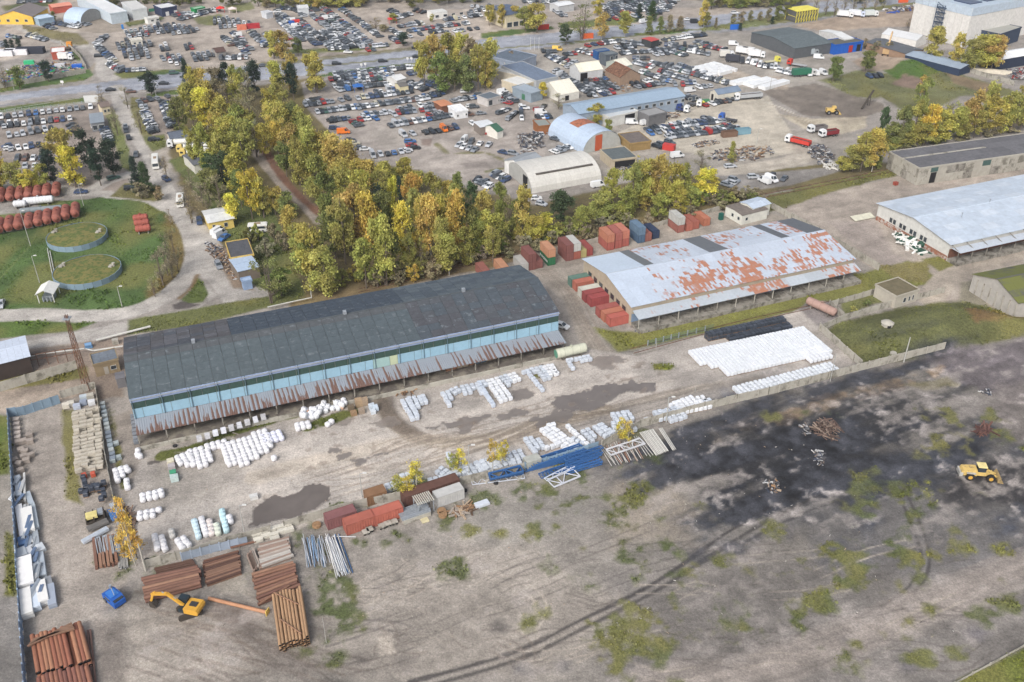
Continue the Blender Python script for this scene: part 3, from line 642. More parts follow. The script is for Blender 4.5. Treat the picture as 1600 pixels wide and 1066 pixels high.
def gable(name,label,cat,A,B,C,eave,ridge,wcol,rcol,npan=6,rows=1,z=None,items=(),over=.35,dmin=None,rmat=None,vary=.05,wlab=None,group=None,rust=0,pdef=None,depth=None,ridge_at=.5,g=.012):
 a,an,L_,Wd=frame(A,B,C,eave if z is None else z)
 if depth:Wd=depth
 root=thing(name,label,cat,(a.x,a.y,0),an,group)
 flat=ridge<=eave+.05;ym=Wd*ridge_at
 mb=MB();mb.box(0,0,-.3,L_,.25,eave-.02);part('wall',mb,[WALLM],root,color=wcol)
 mb=MB();mb.box(0,Wd-.25,-.3,L_,Wd,eave-.02);part('wall',mb,[WALLM],root,color=wcol)
 for x0 in(0,L_-.25):
  mb=MB();pr=[(.25,-.3),(Wd-.25,-.3),(Wd-.25,eave-.02),(ym,ridge-.04),(.25,eave-.02)]if not flat else[(.25,-.3),(Wd-.25,-.3),(Wd-.25,eave-.02),(.25,eave-.02)]
  k=len(pr);fr=[(x0,y,zz)for y,zz in pr];bk=[(x0+.25,y,zz)for y,zz in pr]
  mb.poly(fr[::-1]);mb.poly(bk)
  for i in range(k):j=(i+1)%k;mb.poly([fr[i],fr[j],bk[j],bk[i]])
  part('wall',mb,[WALLM],root,color=wcol)
 rm=rmat or SHEET
 if flat:
  dx=L_/npan;dy=Wd/rows
  for i in range(npan):
   for j in range(rows):
    mb=MB();mb.box(g,g,0,dx-g,dy-g,.12)
    part('roof_panel',mb,[rm],root,(i*dx,j*dy,eave+R.uniform(0,.01)),color=(*jit(rcol,vary),rust))
  mb=MB()
  for q in((-.2,-.2,L_+.2,0),(-.2,Wd,L_+.2,Wd+.2),(-.2,0,0,Wd),(L_,0,L_+.2,Wd)):mb.box(q[0],q[1],eave-.3,q[2],q[3],eave+.35)
  part('parapet',mb,[WALLM],root,color=jit(wcol,.1))
 else:
  dx=(L_+2*over)/npan
  for side in(0,1):
   y0,y1=(-over,ym)if side==0 else(Wd+over,ym)
   sl=(ridge-eave)/abs(ym-(0 if side==0 else Wd));ze=eave-over*sl
   shared=None
   for j in range(rows):
    t0,t1=j/rows,(j+1)/rows
    ya,yb=y0+(y1-y0)*t0,y0+(y1-y0)*t1;za,zb=ze+(ridge-ze)*t0,ze+(ridge-ze)*t1
    gy=g*(1 if y1>y0 else-1)
    pts=[(g,ya+gy,za),(dx-g,ya+gy,za),(dx-g,yb-gy,zb),(g,yb-gy,zb)]
    up=[(x,y,zz+.1)for x,y,zz in pts]
    m_=MB();o4=(0,1,2,3)if side==0 else(3,2,1,0)
    m_.poly([up[i]for i in o4]);m_.poly([pts[i]for i in reversed(o4)])
    for i in range(4):q=(i+1)%4;m_.poly([pts[i],pts[q],up[q],up[i]])
    me_=m_.mesh('roof_panel',[rm])
    for i in range(npan):
     cl=(*jit(rcol,vary),rust)
     if pdef:
      r_=pdef(side,i,j)
      if r_ is not None:cl=r_
     link('roof_panel',me_,root,(-over+i*dx,0,R.uniform(0,.015)),0,cl)
  mb=MB();mb.box(-over,ym-.25,ridge+.06,L_+over,ym+.25,ridge+.14);part('ridge_cap',mb,[SHEET],root,color=(*jit(rcol,.15),0))
 openings(root,name,L_,Wd,items)
 return root,L_,Wd
def arch(name,label,A,B,C,h,wcol,rcol,nseg=10,items=(),rust=0,endcol=None,pdef=None):
 """barrel-roofed shed: A-B along the front foot, C back foot, all on the ground"""
 a,an,L_,Wd=frame(A,B,C,0);root=thing(name,label,'shed',(a.x,a.y,0),an)
 n=12;prof=[(Wd/2-Wd/2*cos(pi*i/n),h*sin(pi*i/n)**.85)for i in range(n+1)]
 dx=L_/nseg
 for(i0,i1)in((0,4),(4,8),(8,12)):
  m_=MB()
  for i in range(i0,i1):
   (y0,z0),(y1,z1)=prof[i],prof[i+1]
   m_.poly([(.015,y0,z0),(dx-.015,y0,z0),(dx-.015,y1,z1),(.015,y1,z1)])
  me_=m_.mesh('roof_panel',[SHEET],True)
  for k in range(nseg):
   cl=(*jit(rcol,.05),rust)
   if pdef:cl=pdef(k,i0)or cl
   o=link('roof_panel',me_,root,(k*dx,0,R.uniform(0,.02)),0,cl)
 for x0 in(.05,L_-.05):
  mb=MB();pp=[(x0,y*.985+Wd*.0075,z*.985)for y,z in prof]
  if x0<1:pp=pp[::-1]
  mb.poly(pp);mb.poly([(p[0]+(.1 if x0<1 else-.1),p[1],p[2])for p in pp][::-1])
  part('end_wall',mb,[WALLM],root,color=endcol or wcol)
 openings(root,name,L_,Wd,items)
 return root,L_,Wd
# --- the long warehouse with the black roof and light blue front
E1,RG1=10.0,12.6
a,an,L1,W1d=frame((202,623.5),(873,487),(190,529),E1)
BLK=[K(86,94,98),K(92,100,102),K(80,86,92),K(97,102,104)]
def w1_panel(side,i,j):
 if side==1:
  if i<8:return(*jit(R.choice([K(84,84,88),K(92,93,99),K(78,82,90)]),.08),0)
  return(*jit(K(66,76,88),.03),0)if i<22 else(*jit(R.choice([K(86,96,104),K(76,86,96)]),.07),0)
 if i>=22:return(*jit(R.choice([K(78,80,86),K(80,84,90),K(76,84,92)]),.05),0)
 if j==5:return(*jit(K(84,88,92),.05),0)
 return(*jit(K(84,94,99)if i<10 else K(80,90,96),.05),0)
W1,L1,W1d=gable('warehouse','long warehouse with black patched roof and light blue panelled front','warehouse',(202,623.5),(873,487),(190,529),E1,RG1,K(150,146,138),K(86,92,96),17*2,6,over=.15,g=.028,rmat=mat('bitumen_slates',(1,1,1),.85,1.1,.16,K(112,120,126),.14,.5,objcol=True,bump=.4,bs=2),pdef=w1_panel,ridge_at=.52)
bay=L1/17
for i in range(17):
 x0=i*bay;g=.05
 def slab(name,z0,z1,col,m,d0=.0,d1=.14,xa=0,xb=bay):
  mb=MB();mb.box(xa+g,-d1,z0,xb-g,-d0-.002,z1);return part(name,mb,[m],W1,(x0,0,0),color=jit(col,.04))
 slab('fascia_panel',8.95,9.95,K(160,178,212),PAINT,d1=.2)
 for hh in(0,1):slab('window_strip',7.25,8.9,K(62,84,78),mat('dark_green_glazing',(1,1,1),.35,2,.2,objcol=True),d1=.1,xa=hh*bay/2,xb=(hh+1)*bay/2)
 sp_=R.choice([.5,.35,.68]);blue=K(150,186,206)
 slab('wall_panel',4.7,7.2,blue if i!=9 else K(158,188,186),PAINT,xb=bay*sp_)
 slab('wall_panel',4.7,7.2,blue if i!=9 else K(190,200,168),PAINT,xa=bay*sp_)
 mb=MB();mb.cyl((0,-.3,4.6),(0,-.3,9.9),.09,6);mb.cyl((0,-.3,9.8),(0,-.1,9.95),.12,6)
 part('drainpipe',mb,[PAINT],W1,(x0+(.5 if i else .3),0,0),color=K(96,118,130))
 slab('lower_wall_panel',1.2,4.55,K(112,108,104),WALLM,d1=.1)
 if i%3==1:mb=MB();mb.box(1.2,-.2,1.25,4.2,-.12,4.2);part('loading_gate',mb,[PAINT],W1,(x0,0,0),color=R.choice([K(70,72,74),K(88,70,60),K(60,80,92)]))
cd,cz0,cz1=5.2,4.6,3.8
cm=MB();nr_=12
for k in range(nr_):
 xa,xb=k*bay/nr_,(k+1)*bay/nr_;xm=(xa+xb)/2;h_=.06
 cm.poly([(xa,-cd,cz1),(xm,-cd,cz1+h_),(xm,-.15,cz0+h_),(xa,-.15,cz0)]);cm.poly([(xm,-cd,cz1+h_),(xb,-cd,cz1),(xb,-.15,cz0),(xm,-.15,cz0+h_)])
cm.poly([(bay,-cd,cz1-.12),(0,-cd,cz1-.12),(0,-.15,cz0-.12),(bay,-.15,cz0-.12)])
cm.poly([(0,-cd,cz1-.12),(bay,-cd,cz1-.12),(bay,-cd,cz1+.02),(0,-cd,cz1+.02)])
CAN=bpy.data.materials.new('rusty_canopy_sheet');CAN.use_nodes=True;t=CAN.node_tree;N=t.nodes;L=t.links;b=N['Principled BSDF'];b.inputs['Roughness'].default_value=.7
tc=N.new('ShaderNodeTexCoord');tc.object=W1
mp=N.new('ShaderNodeMapping');mp.inputs['Scale'].default_value=(2*17*6/L1,.32,.3);L.new(tc.outputs['Object'],mp.inputs[0])
sx=N.new('ShaderNodeSeparateXYZ');L.new(tc.outputs['Object'],sx.inputs[0])
fl=N.new('ShaderNodeVectorMath');fl.operation='FLOOR';m0=N.new('ShaderNodeMapping');m0.inputs['Scale'].default_value=(2*17*6/L1,0,0);L.new(tc.outputs['Object'],m0.inputs[0]);L.new(m0.outputs[0],fl.inputs[0])
wn=N.new('ShaderNodeTexWhiteNoise');L.new(fl.outputs[0],wn.inputs[0])
n1_=N.new('ShaderNodeTexNoise');n1_.inputs['Scale'].default_value=1.0;n1_.inputs['Detail'].default_value=5;L.new(mp.outputs[0],n1_.inputs['Vector'])
n2_=N.new('ShaderNodeTexNoise');n2_.inputs['Scale'].default_value=.07;n2_.inputs['Detail'].default_value=2;L.new(tc.outputs['Object'],n2_.inputs['Vector'])
def M2(op,a_,b_,nodes=N,links=L):
 x=nodes.new('ShaderNodeMath');x.operation=op
 for s_,v in((x.inputs[0],a_),(x.inputs[1],b_)):
  if isinstance(v,(int,float)):s_.default_value=v
  else:links.new(v,s_)
 return x.outputs[0]
odd=M2('SINE',M2('MULTIPLY',sx.outputs[0],2*pi*17*6/L1),0)
low=M2('MULTIPLY',M2('ADD',sx.outputs[1],2.9),-.11)
tot=M2('ADD',M2('ADD',M2('MULTIPLY',odd,.3),M2('MULTIPLY',wn.outputs[0],.8)),M2('ADD',low,M2('MULTIPLY',M2('SUBTRACT',n2_.outputs[0],.5),1.3)))
tot=M2('ADD',tot,M2('MULTIPLY',M2('SUBTRACT',n1_.outputs[0],.5),1.3))
mrn=N.new('ShaderNodeMapRange');mrn.inputs[1].default_value=.5;mrn.inputs[2].default_value=.62;L.new(tot,mrn.inputs[0])
mxx=N.new('ShaderNodeMix');mxx.data_type='RGBA';L.new(mrn.outputs[0],mxx.inputs[0]);mxx.inputs[6].default_value=(*K(142,149,158),1);mxx.inputs[7].default_value=(*K(112,86,76),1)
L.new(mxx.outputs[2],b.inputs['Base Color'])
cme=cm.mesh('canopy_sheet',[CAN])
for i in range(17):link('canopy_sheet',cme,W1,(i*bay,0,R.uniform(0,.03)))
for i in range(18):
 mb=MB();mb.box(-.12,-cd+.35,1.2,.12,-cd+.6,cz1-.1);mb.beam((0,-cd+.5,cz1-.25),(0,-.2,cz0-.25),.12,.2)
 part('canopy_post',mb,[CONCD],W1,(min(max(i*bay,.15),L1-.15),0,0))
for i in range(17):
 mb=MB();mb.box(.03,-cd-.2,-.2,bay-.03,-.16,1.18+R.uniform(-.02,.02));part('dock_slab',mb,[mat('dock_concrete',K(104,98,92),.9,.5,.25,K(140,134,122),.4,.3)],W1,(i*bay,0,0))
 mb=MB();mb.box(.03,-cd-.75,-.2,bay-.03,-cd-.2,.9+R.uniform(-.08,.08));part('dock_kerb',mb,[CONC],W1,(i*bay,0,0))
mb=MB();mb.cyl((0,0,0),(0,0,1),.3,8);
for(x_,y_)in((.15,.5),(.5,.5),(.8,.5)):
 m_=MB();m_.obox((0,0,0),(.8,.8,.9));part('roof_vent',m_,[STEEL],W1,(L1*x_,W1d*.52,RG1+.1))
m_=MB();m_.beam((0,-.7,9.9),(L1,-.7,9.9),.25,.15);part('gutter',m_,[STEEL],W1)
# --- rusty-roofed store
E2,RG2=5.8,8.2
MR=mat('old_tin_roof',(1,1,1),.5,1.5,.08,objcol=True,metal=.1,cells=(.55,1.5,K(184,118,84)))
def w2_panel(side,i,j):
 if side==1:
  if i==4:return(*K(112,116,120),0)
  if i in(11,12):return(*K(108,112,118),0)
  if i in(19,22,23):return(*K(100,104,110),0)
  if i<4:return(*jit(K(198,212,228),.03),0)
  return(*jit(K(196,206,220),.06),.84)
 if i<3 or(i<4 and j>1):return(*jit(K(194,206,222),.04),.25 if i>1 else .05)
 return(*jit(K(192,202,216),.06),[1.,.98,.92,.8][j]if i>11 else[.82,.88,.88,.75][j])
W2,L2,W2d=gable('warehouse','tin-roofed store with large rust patches, loading shelf and concrete walls','warehouse',(987.5,478.7),(1334,404),(908.7,406),E2,RG2,K(176,164,146),K(192,202,216),24,4,over=.5,rmat=MR,pdef=w2_panel,
 items=[('l',3+k*3.4,5+k*3.4,2.2,3.8,'window',K(150,140,125))for k in range(7)])
MATCO=MR.node_tree.nodes
for nd in MATCO:
 if nd.type=='TEX_COORD':nd.object=W2
bay=L2/12
for i in range(12):
 tin=i in(4,5,8,9)
 mb=MB();mb.poly([(.02,-3.9,3.9),(bay-.02,-3.9,3.9),(bay-.02,-.55,4.75),(.02,-.55,4.75)]);mb.poly([(.02,-3.9,3.78),(.02,-.55,4.63),(bay-.02,-.55,4.63),(bay-.02,-3.9,3.78)]);mb.poly([(.02,-3.9,3.78),(bay-.02,-3.9,3.78),(bay-.02,-3.9,3.9),(.02,-3.9,3.9)])
 part('canopy_sheet',mb,[MR],W2,(i*bay,0,0),color=(*jit(K(184,192,200),.06),1. if i in(6,7,10,11)else .55))
 mb=MB();mb.box(-.1,-3.7,0,.1,-3.5,3.8);part('canopy_post',mb,[CONC],W2,(i*bay+.3,0,0))
 mb=MB();mb.box(.05,-.12,1,bay-.05,-.01,3.4);part('front_panel',mb,[PAINT],W2,(i*bay,0,0),color=R.choice([K(190,186,176),K(120,140,165),K(176,172,166),K(150,150,150)]))
 mb=MB();mb.box(.04,-4.8,-.2,bay-.04,-.2,1.0+R.uniform(-.1,.05));part('dock_slab',mb,[CONCD],W2,(i*bay,0,0))
for i in(3,7,8):mb=MB();mb.box(.8,-.2,1.05,3.4,-.13,3.6);part('loading_gate',mb,[PAINT],W2,(i*bay,0,0),color=K(110,135,170))
# --- silver roofed hall on the right
def b3p(side,i,j):return(*jit(K(196,208,222)if(i+j*2)%5 else K(206,216,228),.035),.0)
B3,L3,W3d=gable('warehouse','white-walled hall with wide pale grey sheet roof at the right edge','warehouse',(1486,381),(1820,308),(1370,319),5.6,7.4,K(206,206,202),K(196,208,222),16,5,over=.7,pdef=b3p,rmat=mat('silver_roof',(1,1,1),.45,.5,.12,objcol=True,metal=.15),
 items=[('l',W3d_*1.,W3d_*1.+1.1,1.9,3.3,'window',K(150,150,148))for W3d_ in(9,10.6,13.4,15,18,19.6,22.4,24)])
mb=MB();mb.box(-.12,.1,0,-.02,W3d-.1,1.5);part('plinth',mb,[mat('red_plinth',K(150,104,84),.9,2,.3,K(190,186,180),.4,.8)],B3)
for i in range(16):mb=MB();mb.box(-.1,-3.4,0,.1,-3.2,4.3);mb.beam((0,-3.3,4.3),(0,0,5.3),.15,.2);part('canopy_post',mb,[CONCD],B3,(i*L3/16+.3,0,0))
mb=MB();mb.box(0,-4.2,4.35,L3,-.72,4.45);part('canopy',mb,[SHEET],B3,color=(*K(192,200,210),0))
mb=MB();mb.box(0,-.15,.9,L3,-.02,3.8);part('front_panel',mb,[mat('brown_boards',K(118,84,70),.9,2,.3)],B3)
mb=MB();mb.box(0,-4,-.2,L3,-.16,.9);part('dock_slab',mb,[CONCD],B3)
for(x_,y_)in((14,.35),(30,.5),(48,.55)):mb=MB();mb.cyl((0,0,0),(0,0,1.6),.15,6);mb.cyl((0,0,1.6),(0,0,1.7),.3,6);part('roof_vent',mb,[STEEL],B3,(x_,W3d*y_,6.8))
# --- concrete depot behind it
B4,L4,W4d=gable('warehouse','long concrete depot with flat dark felt roof and green shutters','warehouse',(1437,263.5),(1740,221),(1384,238.5),6.2,6.2,K(172,168,158),K(104,104,108),14,4,over=0,rmat=FELT,vary=.12,
 items=[('f',5,8,4.2,6,'door',K(70,96,92)),('f',5.3,7.7,.1,4,'gate'),('f',27,30.5,3.8,6,'door',K(70,96,92)),('f',50,53,.1,4,'gate'),('f',49.5,53.5,4.2,6,'door',K(70,96,92))])
for side,n_,ln in(('f',22,L4),('l',6,W4d)):
 for k in range(n_):
  for hz in(0,1):
   w_=ln/n_;mb=MB();u0=k*w_+.04;u1=(k+1)*w_-.04
   if side=='f':
    xs=[(5,8),(27,30.5),(49.5,53.5)]
    if any(u0<x1_ and u1>x0_ for x0_,x1_ in xs):continue
    mb.box(u0,-.1,hz*3+.05,u1,-.003,hz*3+2.97)
   else:mb.box(-.1,u0,hz*3+.05,-.003,u1,hz*3+2.97)
   part('wall_panel',mb,[CONC if R.random()<.7 else CONCD],B4)
mb=MB();mb.box(0,W4d*.55,6.33,L4*.42,W4d*.6,6.45);part('roof_seam',mb,[CONC],B4)
# --- mossy roofed hall, lower right
B5,L5,W5d=gable('warehouse','pale gabled hall with mossy dark roof cut by the right edge','warehouse',(1592,473),(1740,442.5),(1531,427),5.2,8,K(176,172,166),K(92,92,88),10,4,over=.4,rmat=mat('mossy_roof',(1,1,1),.95,.6,.25,K(108,112,62),.75,.12,objcol=True,bump=.5,bs=2),vary=.1)
mb=MB()
for k in range(7):mb.box(-.25,k*W5d/7+.1,0,-.02,k*W5d/7+.35,4.6)
part('pilasters',mb,[CONC],B5)
# --- smaller buildings
gable('guard_house','ruined small block house with plants growing on its flat roof','ruin',(1401,464),(1436,453),(1376,443),3.6,3.6,K(182,176,164),K(112,104,82),2,1,over=0,rmat=FELT,items=[('f',3,4,1,2.4,'window'),('f',5,5.6,1,2.4,'window'),('f',6.4,7,1,2.4,'window')])
gable('office','white single-storey office with grey sheet roof and annex','office',(1160,337),(1200,327),(1131,323),3.3,3.6,K(216,216,208),K(120,112,106),3,1,over=.2,rmat=FELT,items=[('f',1.5,2.4,1.2,2.2,'window'),('l',1,2,1.2,2.2,'window'),('l',4,5,1.2,2.2,'window')])
gable('office','pale blue sheet-roofed back part of the white office by the railway','office',(1177,326),(1204,318),(1158,316),4.0,4.6,K(214,214,206),K(186,198,214),4,1,over=.3,items=[('f',2,3,1.5,2.6,'window')])
def rp(k,i0):return(*K(176,110,84),.9)if(k in(4,5,6)and i0==4)or(k in(4,5)and i0==0 and False)else None
arch('arched_shed','light blue barrel shed with rusty roof patch and orange door',(856,211),(911,241),(873,178),7.2,K(180,182,178),K(178,194,214),12,pdef=rp,items=[('r',5.4,8.6,.1,6.2,'door',K(190,92,58))])
arch('arched_shed','pale grey barrel shed with long dark skylight strip',(831,303),(940,283),(809,266),6.4,K(176,176,172),K(206,204,198),14,items=[('l',3.6,7.2,.1,4.6,'gate')])
gable('workshop','long workshop with blue-grey sheet roof and a row of windows','workshop',(905,178),(1070,150),(886,162),6,7.6,K(150,164,180),K(148,168,188),18,2,over=.4,vary=.03,
 items=[('f',24+k*3.6,25.6+k*3.6,3.6,4.8,'window')for k in range(10)])
gable('shed','white and grey lean-to shed with open dark bay before the workshop','shed',(952,184),(997,174),(940,176),4,4,K(206,206,202),K(196,202,206),5,1,over=0,items=[('f',8,13,.1,3.6,'gate')])
gable('shed','grey corrugated box shed against the workshop front','shed',(1014,182),(1041,176),(1014,171),4.2,4.2,K(112,112,114),K(150,150,150),3,1,over=0)
gable('garage','low garage with dark flat roof and open cluttered front','garage',(957,251),(995,246),(935,235),3.4,3.4,K(190,178,156),K(96,104,106),5,2,over=.0,rmat=FELT,items=[('f',1,9,.2,2.8,'gate')])
gable('shed','small white gabled shed with grey roof behind the pale barrel shed','shed',(817,262),(850,250),(810,243),4.5,6,K(226,226,224),K(150,156,162),3,1)
gable('shop','blue-grey flat roofed shop hall beside the highway','shop',(806,98),(838,87),(793,79),4.6,4.6,K(150,160,176),K(98,110,124),5,2,over=0,rmat=FELT)
gable('shop','long grey-blue flat roofed shop hall with pale side wall','shop',(838,127),(872,120),(815,97),4.6,4.6,K(176,180,184),K(110,124,144),4,4,over=0,rmat=FELT)
tr_,tl,tw=gable('tent_hall','cream arched tent hall between shop and workshop','tent',(874,149),(905,143),(857,131),3,6.5,K(214,212,204),K(226,222,208),4,1,over=.1,items=[('f',3,5,.1,2.2,'gate')])
gable('garages','row of old garages with pale roof near the cream tent','garage',(806,118),(826,110),(797,103),3.4,3.4,K(196,188,172),K(196,196,192),4,1,over=0,items=[('f',1+k*2.2,2.4+k*2.2,.1,2.2,'door',K(120,110,96))for k in range(3)])
gable('garages','white roofed garage in the row behind the parked cars','garage',(812,135),(836,128),(805,120),3.6,3.6,K(200,190,170),K(218,218,214),4,1,over=0,items=[('l',1+k*2,2.3+k*2,.1,2.3,'door',K(110,90,76))for k in range(2)])
gable('garages','blue-grey garage with green door at the end of the row','garage',(830,147),(848,142),(818,132),3.8,3.8,K(140,154,166),K(156,168,180),3,1,over=0,items=[('l',4,6,.1,2.6,'door',K(70,120,92))])
gable('tent_hall','cream roofed hall with open dark door in the car dealers yard','tent',(906,113),(942,108),(898,103),4.6,7.2,K(196,198,200),K(226,222,206),5,1,over=.2,items=[('f',.4,4,.1,4,'gate')])
gable('tent_hall','smaller cream roofed hall beside the blue site office','tent',(970,105),(988,101),(960,94),4.4,6.4,K(176,184,176),K(222,220,206),4,1,over=.2)
gable('barn','barn with steep rusty brown roof between the cream halls','barn',(946,109),(969,121),(958,95),4,7,K(150,128,110),K(146,84,62),6,2,over=.3,rmat=RUST)
gable('dealer_hall','big open-sided hall with dark felt roof','hall',(1242,76),(1302,67),(1174,51),5,6.6,K(92,96,100),K(96,106,110),10,5,over=.3,rmat=FELT,vary=.06)
gable('dealer_hall','white sheet roofed extension of the dark roofed hall','hall',(1320,62),(1334,60),(1296,46),5.2,6.2,K(206,206,204),K(216,218,218),3,3,over=.2)
gable('annex','bright blue walled annex with cluttered flat roof','annex',(1305,71),(1349,65),(1300,62),4.6,4.6,K(28,92,184),K(92,92,84),4,1,over=0,items=[('f',9,11.5,.1,3.5,'door',K(170,50,40)),('f',14,16.5,.1,3.5,'gate')])
BW,LW,WWd=gable('logistics_hall','tall white logistics hall with pale blue band along its top','hall',(1520,14),(1760,-30),(1440,-8),19,19,K(214,212,208),K(176,190,204),8,3,over=0,vary=.04)
for side,n_,ln in(('f',11,LW),('l',8,WWd)):
 for k in range(n_):
  w_=ln/n_;u0=k*w_+.06;u1=(k+1)*w_-.06
  for nm,z0,z1,c in(('wall_panel',.1,15.4,K(216,214,210)),('band_panel',15.5,19.4,K(184,198,212))):
   mb=MB();d=.15 if nm=='wall_panel' else .3
   if side=='f':mb.box(u0,-d,z0,u1,-.003,z1)
   else:mb.box(-d,u0,z0,-.003,u1,z1)
   part(nm,mb,[WALLM],BW,color=jit(c,.025))
mb=MB()
for k in range(7):
 mb.box(-1.9,WWd*.42,2+k*2.4,-.35,WWd*.56,2.2+k*2.4)
 mb.beam((-1.8,WWd*.42,2.2+k*2.4),(-1.8,WWd*.56,4.4+k*2.4),.2,.3);mb.beam((-1.9,WWd*.42,3.3+k*2.4),(-1.9,WWd*.56,3.3+k*2.4),.12,.12)
for y_ in(.42,.56):mb.box(-2,WWd*y_-.15,0,-1.7,WWd*y_+.15,18)
part('stair_tower',mb,[mat('dark_blue_steel',K(62,78,100),.6)],BW)
mb=MB()
for k in range(9):mb.box(6+k*(LW-12)/9,6,19.2,6+(k+.7)*(LW-12)/9,16,19.6)
part('solar_panels',mb,[mat('solar_panel',K(60,74,104),.3)],BW)
gable('annex','dark navy plant annex before the white logistics hall','annex',(1563,54),(1596,43),(1530,46),7,7,K(60,72,92),K(164,164,158),5,2,over=0,items=())
gable('hall','white roofed hall with dark blue wall at the right edge','hall',(1558,94),(1640,80),(1546,84),5,6.4,K(44,54,74),K(226,228,230),6,1,over=.4)
gable('tent_hall','white arched tent with dark grey roof ridge strip','tent',(1378,53),(1432,64),(1392,46),3.6,5.4,K(222,220,216),K(206,208,210),5,2,over=.1)
gable('shed','long low shed with dark roof and brick end','shed',(1354,66),(1415,84),(1366,56),3.6,4.6,K(150,126,106),K(92,96,102),7,1,over=.3)
gable('shed','long low shed with grey-blue roof and dark blue wall under the poplars','shed',(1415,86),(1500,108),(1430,78),3.2,4.2,K(48,62,86),K(150,164,180),9,1,over=.3)
gable('shop','yellow walled shop hall with brown-grey gabled roof','shop',(50,26),(74,13),(17,15),4.2,7.2,K(232,190,84),K(130,122,120),5,2,over=.3,items=[('l',3+k*5,4.6+k*5,1.4,2.6,'window')for k in range(5)])
arch('arched_shed','light blue barrel shed with concrete end beside the yellow shop',(100,36),(127,39),(88,20),6.5,K(160,160,158),K(182,200,220),5)
gable('shed','light blue box shed between yellow shop and barrel shed','shed',(60,31),(84,27),(58,25),3.4,3.4,K(150,172,190),K(196,214,230),3,1,over=0)
gable('shop','long white hall running away to the top edge','shop',(172,22),(198,18),(104,-4),5.5,5.5,K(190,202,212),K(222,224,226),4,8,over=0)
gable('shop','white two-storey shop with green sign in the trading area','shop',(206,16),(229,13),(192,4),5.5,5.5,K(206,210,212),K(206,206,204),4,2,over=0,items=[('f',9,12,3.4,5,'door',K(52,116,92))])
gable('shop','dark navy fronted shop with pale roof and white doors','shop',(252,14),(276,10),(240,9),4.4,4.4,K(54,64,92),K(214,216,218),4,1,over=0,items=[('f',2,4,.1,2.4,'door',K(220,220,220)),('f',7,9,.1,2.4,'door',K(220,220,220))])
gable('site_cabin','green site cabin with white window strip','cabin',(304,15),(320,12),(303,12),3,3,K(28,130,74),K(150,190,160),2,1,over=0,items=[('f',2,10,1.4,2.2,'window')])
gable('site_cabin','white trailer cabin on the dealers lot','cabin',(230,30),(248,27),(230,27),2.8,2.8,K(226,226,222),K(206,206,200),3,1,over=0,items=[('f',2,3.4,1.2,2,'window'),('f',5,6.4,1.2,2,'window')])
gable('site_cabin','white cabin with two windows amid the parked cars','cabin',(205,64),(222,62),(205,61),3,3,K(216,212,200),K(206,200,190),3,1,over=0,items=[('f',1,2,1.2,2,'window'),('f',3.4,4.4,1.2,2,'window')])
gable('hut','red brick hut with white flat roof near the thuja columns','hut',(80,83),(101,81),(74,76.5),3.3,3.3,K(172,88,70),K(232,232,230),2,1,over=0,items=[('f',3,4,1,2,'window'),('f',5.4,6.2,.1,2.1,'door',K(70,50,40))])
gable('hut','small hut with brown roof and dark open front by the car rows','hut',(338,82),(352,80),(330,77),3,4.2,K(150,146,142),K(96,76,70),3,1)
gable('hut','cream hut with brown roof at the corner of side road and highway','hut',(158,167.5),(171,165),(147,164),3.4,4.6,K(206,194,168),K(120,108,102),4,1,items=[('f',.8,1.6,1,2,'window'),('f',2.2,3.2,1,2,'window')])
gable('sales_office','grey sheet-roofed sales office with glazed front','office',(142,193),(162,190.5),(138,178.5),3.4,3.6,K(120,124,130),K(140,150,160),6,1,over=.3,items=[('f',.4,2,.6,2.4,'window'),('f',2.6,4.6,.6,2.4,'window')])
gable('house','low white house with long dark blue-grey roof by the tree belt','house',(266,217),(310,210),(262,209),3.3,4.8,K(214,208,194),K(98,106,120),6,1,over=.3,items=[('f',2.4,3.4,1,2.2,'window'),('f',6,7,1,2.2,'window'),('f',9.4,10.4,1,2.2,'window')])
gable('house','small white house with dark felt roof behind the tanker trucks','house',(303,258),(330,252),(285,243),3.4,4,K(206,204,196),K(104,108,116),5,2,over=.4,items=[('f',3,3.8,1,2,'window')])
gable('hut','yellow walled hut with patched white sheet roof','hut',(326,348),(364,341),(313,331),3.3,3.7,K(214,190,110),K(214,216,216),6,3,over=.5,vary=.07,items=[('f',1,1.8,1.2,2.2,'window'),('f',4.6,5.6,1,2.2,'window')])
gable('workshop','yellow walled workshop with flat dark felt roof','workshop',(361,404),(396,398),(345,381),3.6,3.6,K(206,178,104),K(84,86,92),4,3,over=0,rmat=FELT)
gable('shed','lean-to with smooth pale blue sheet roof over car parts','shed',(372,425),(405,417),(361,405),3.4,3.6,K(120,110,100),K(172,190,212),4,1,over=.2,vary=.02)
gable('container_office','small light blue cabin beside the pale blue roof','cabin',(379,441),(393,438),(377,436),2.6,2.6,K(142,164,196),K(160,180,206),1,1,over=0)
gable('brick_house','small brick pump house with grey roof at the warehouse corner','house',(146,571),(184,561.5),(137,556),3.4,3.4,K(152,136,110),K(112,120,130),3,2,over=.0,rmat=FELT,items=[('f',2,3,.1,2.2,'door',K(176,170,160)),('f',3.6,4.8,1,2,'window')])
gable('shed','tiny grey lean-to beside the black-roofed warehouse','shed',(181,593),(195,590),(181,583),2.6,2.8,K(112,112,116),K(112,112,118),2,1,over=.1)
gable('loading_roof','silver sheet roof over the rail loading platform at the left edge','canopy',(-40,578),(45,556.5),(-40,545),4.6,5.2,K(70,60,56),K(196,206,222),8,2,over=.4,vary=.02)
gable('hut','orange roofed open shelter in the middle of the car yard','shelter',(690,166),(705,163),(684,158),3.4,3.6,K(120,80,62),K(196,136,104),3,1,over=.5)
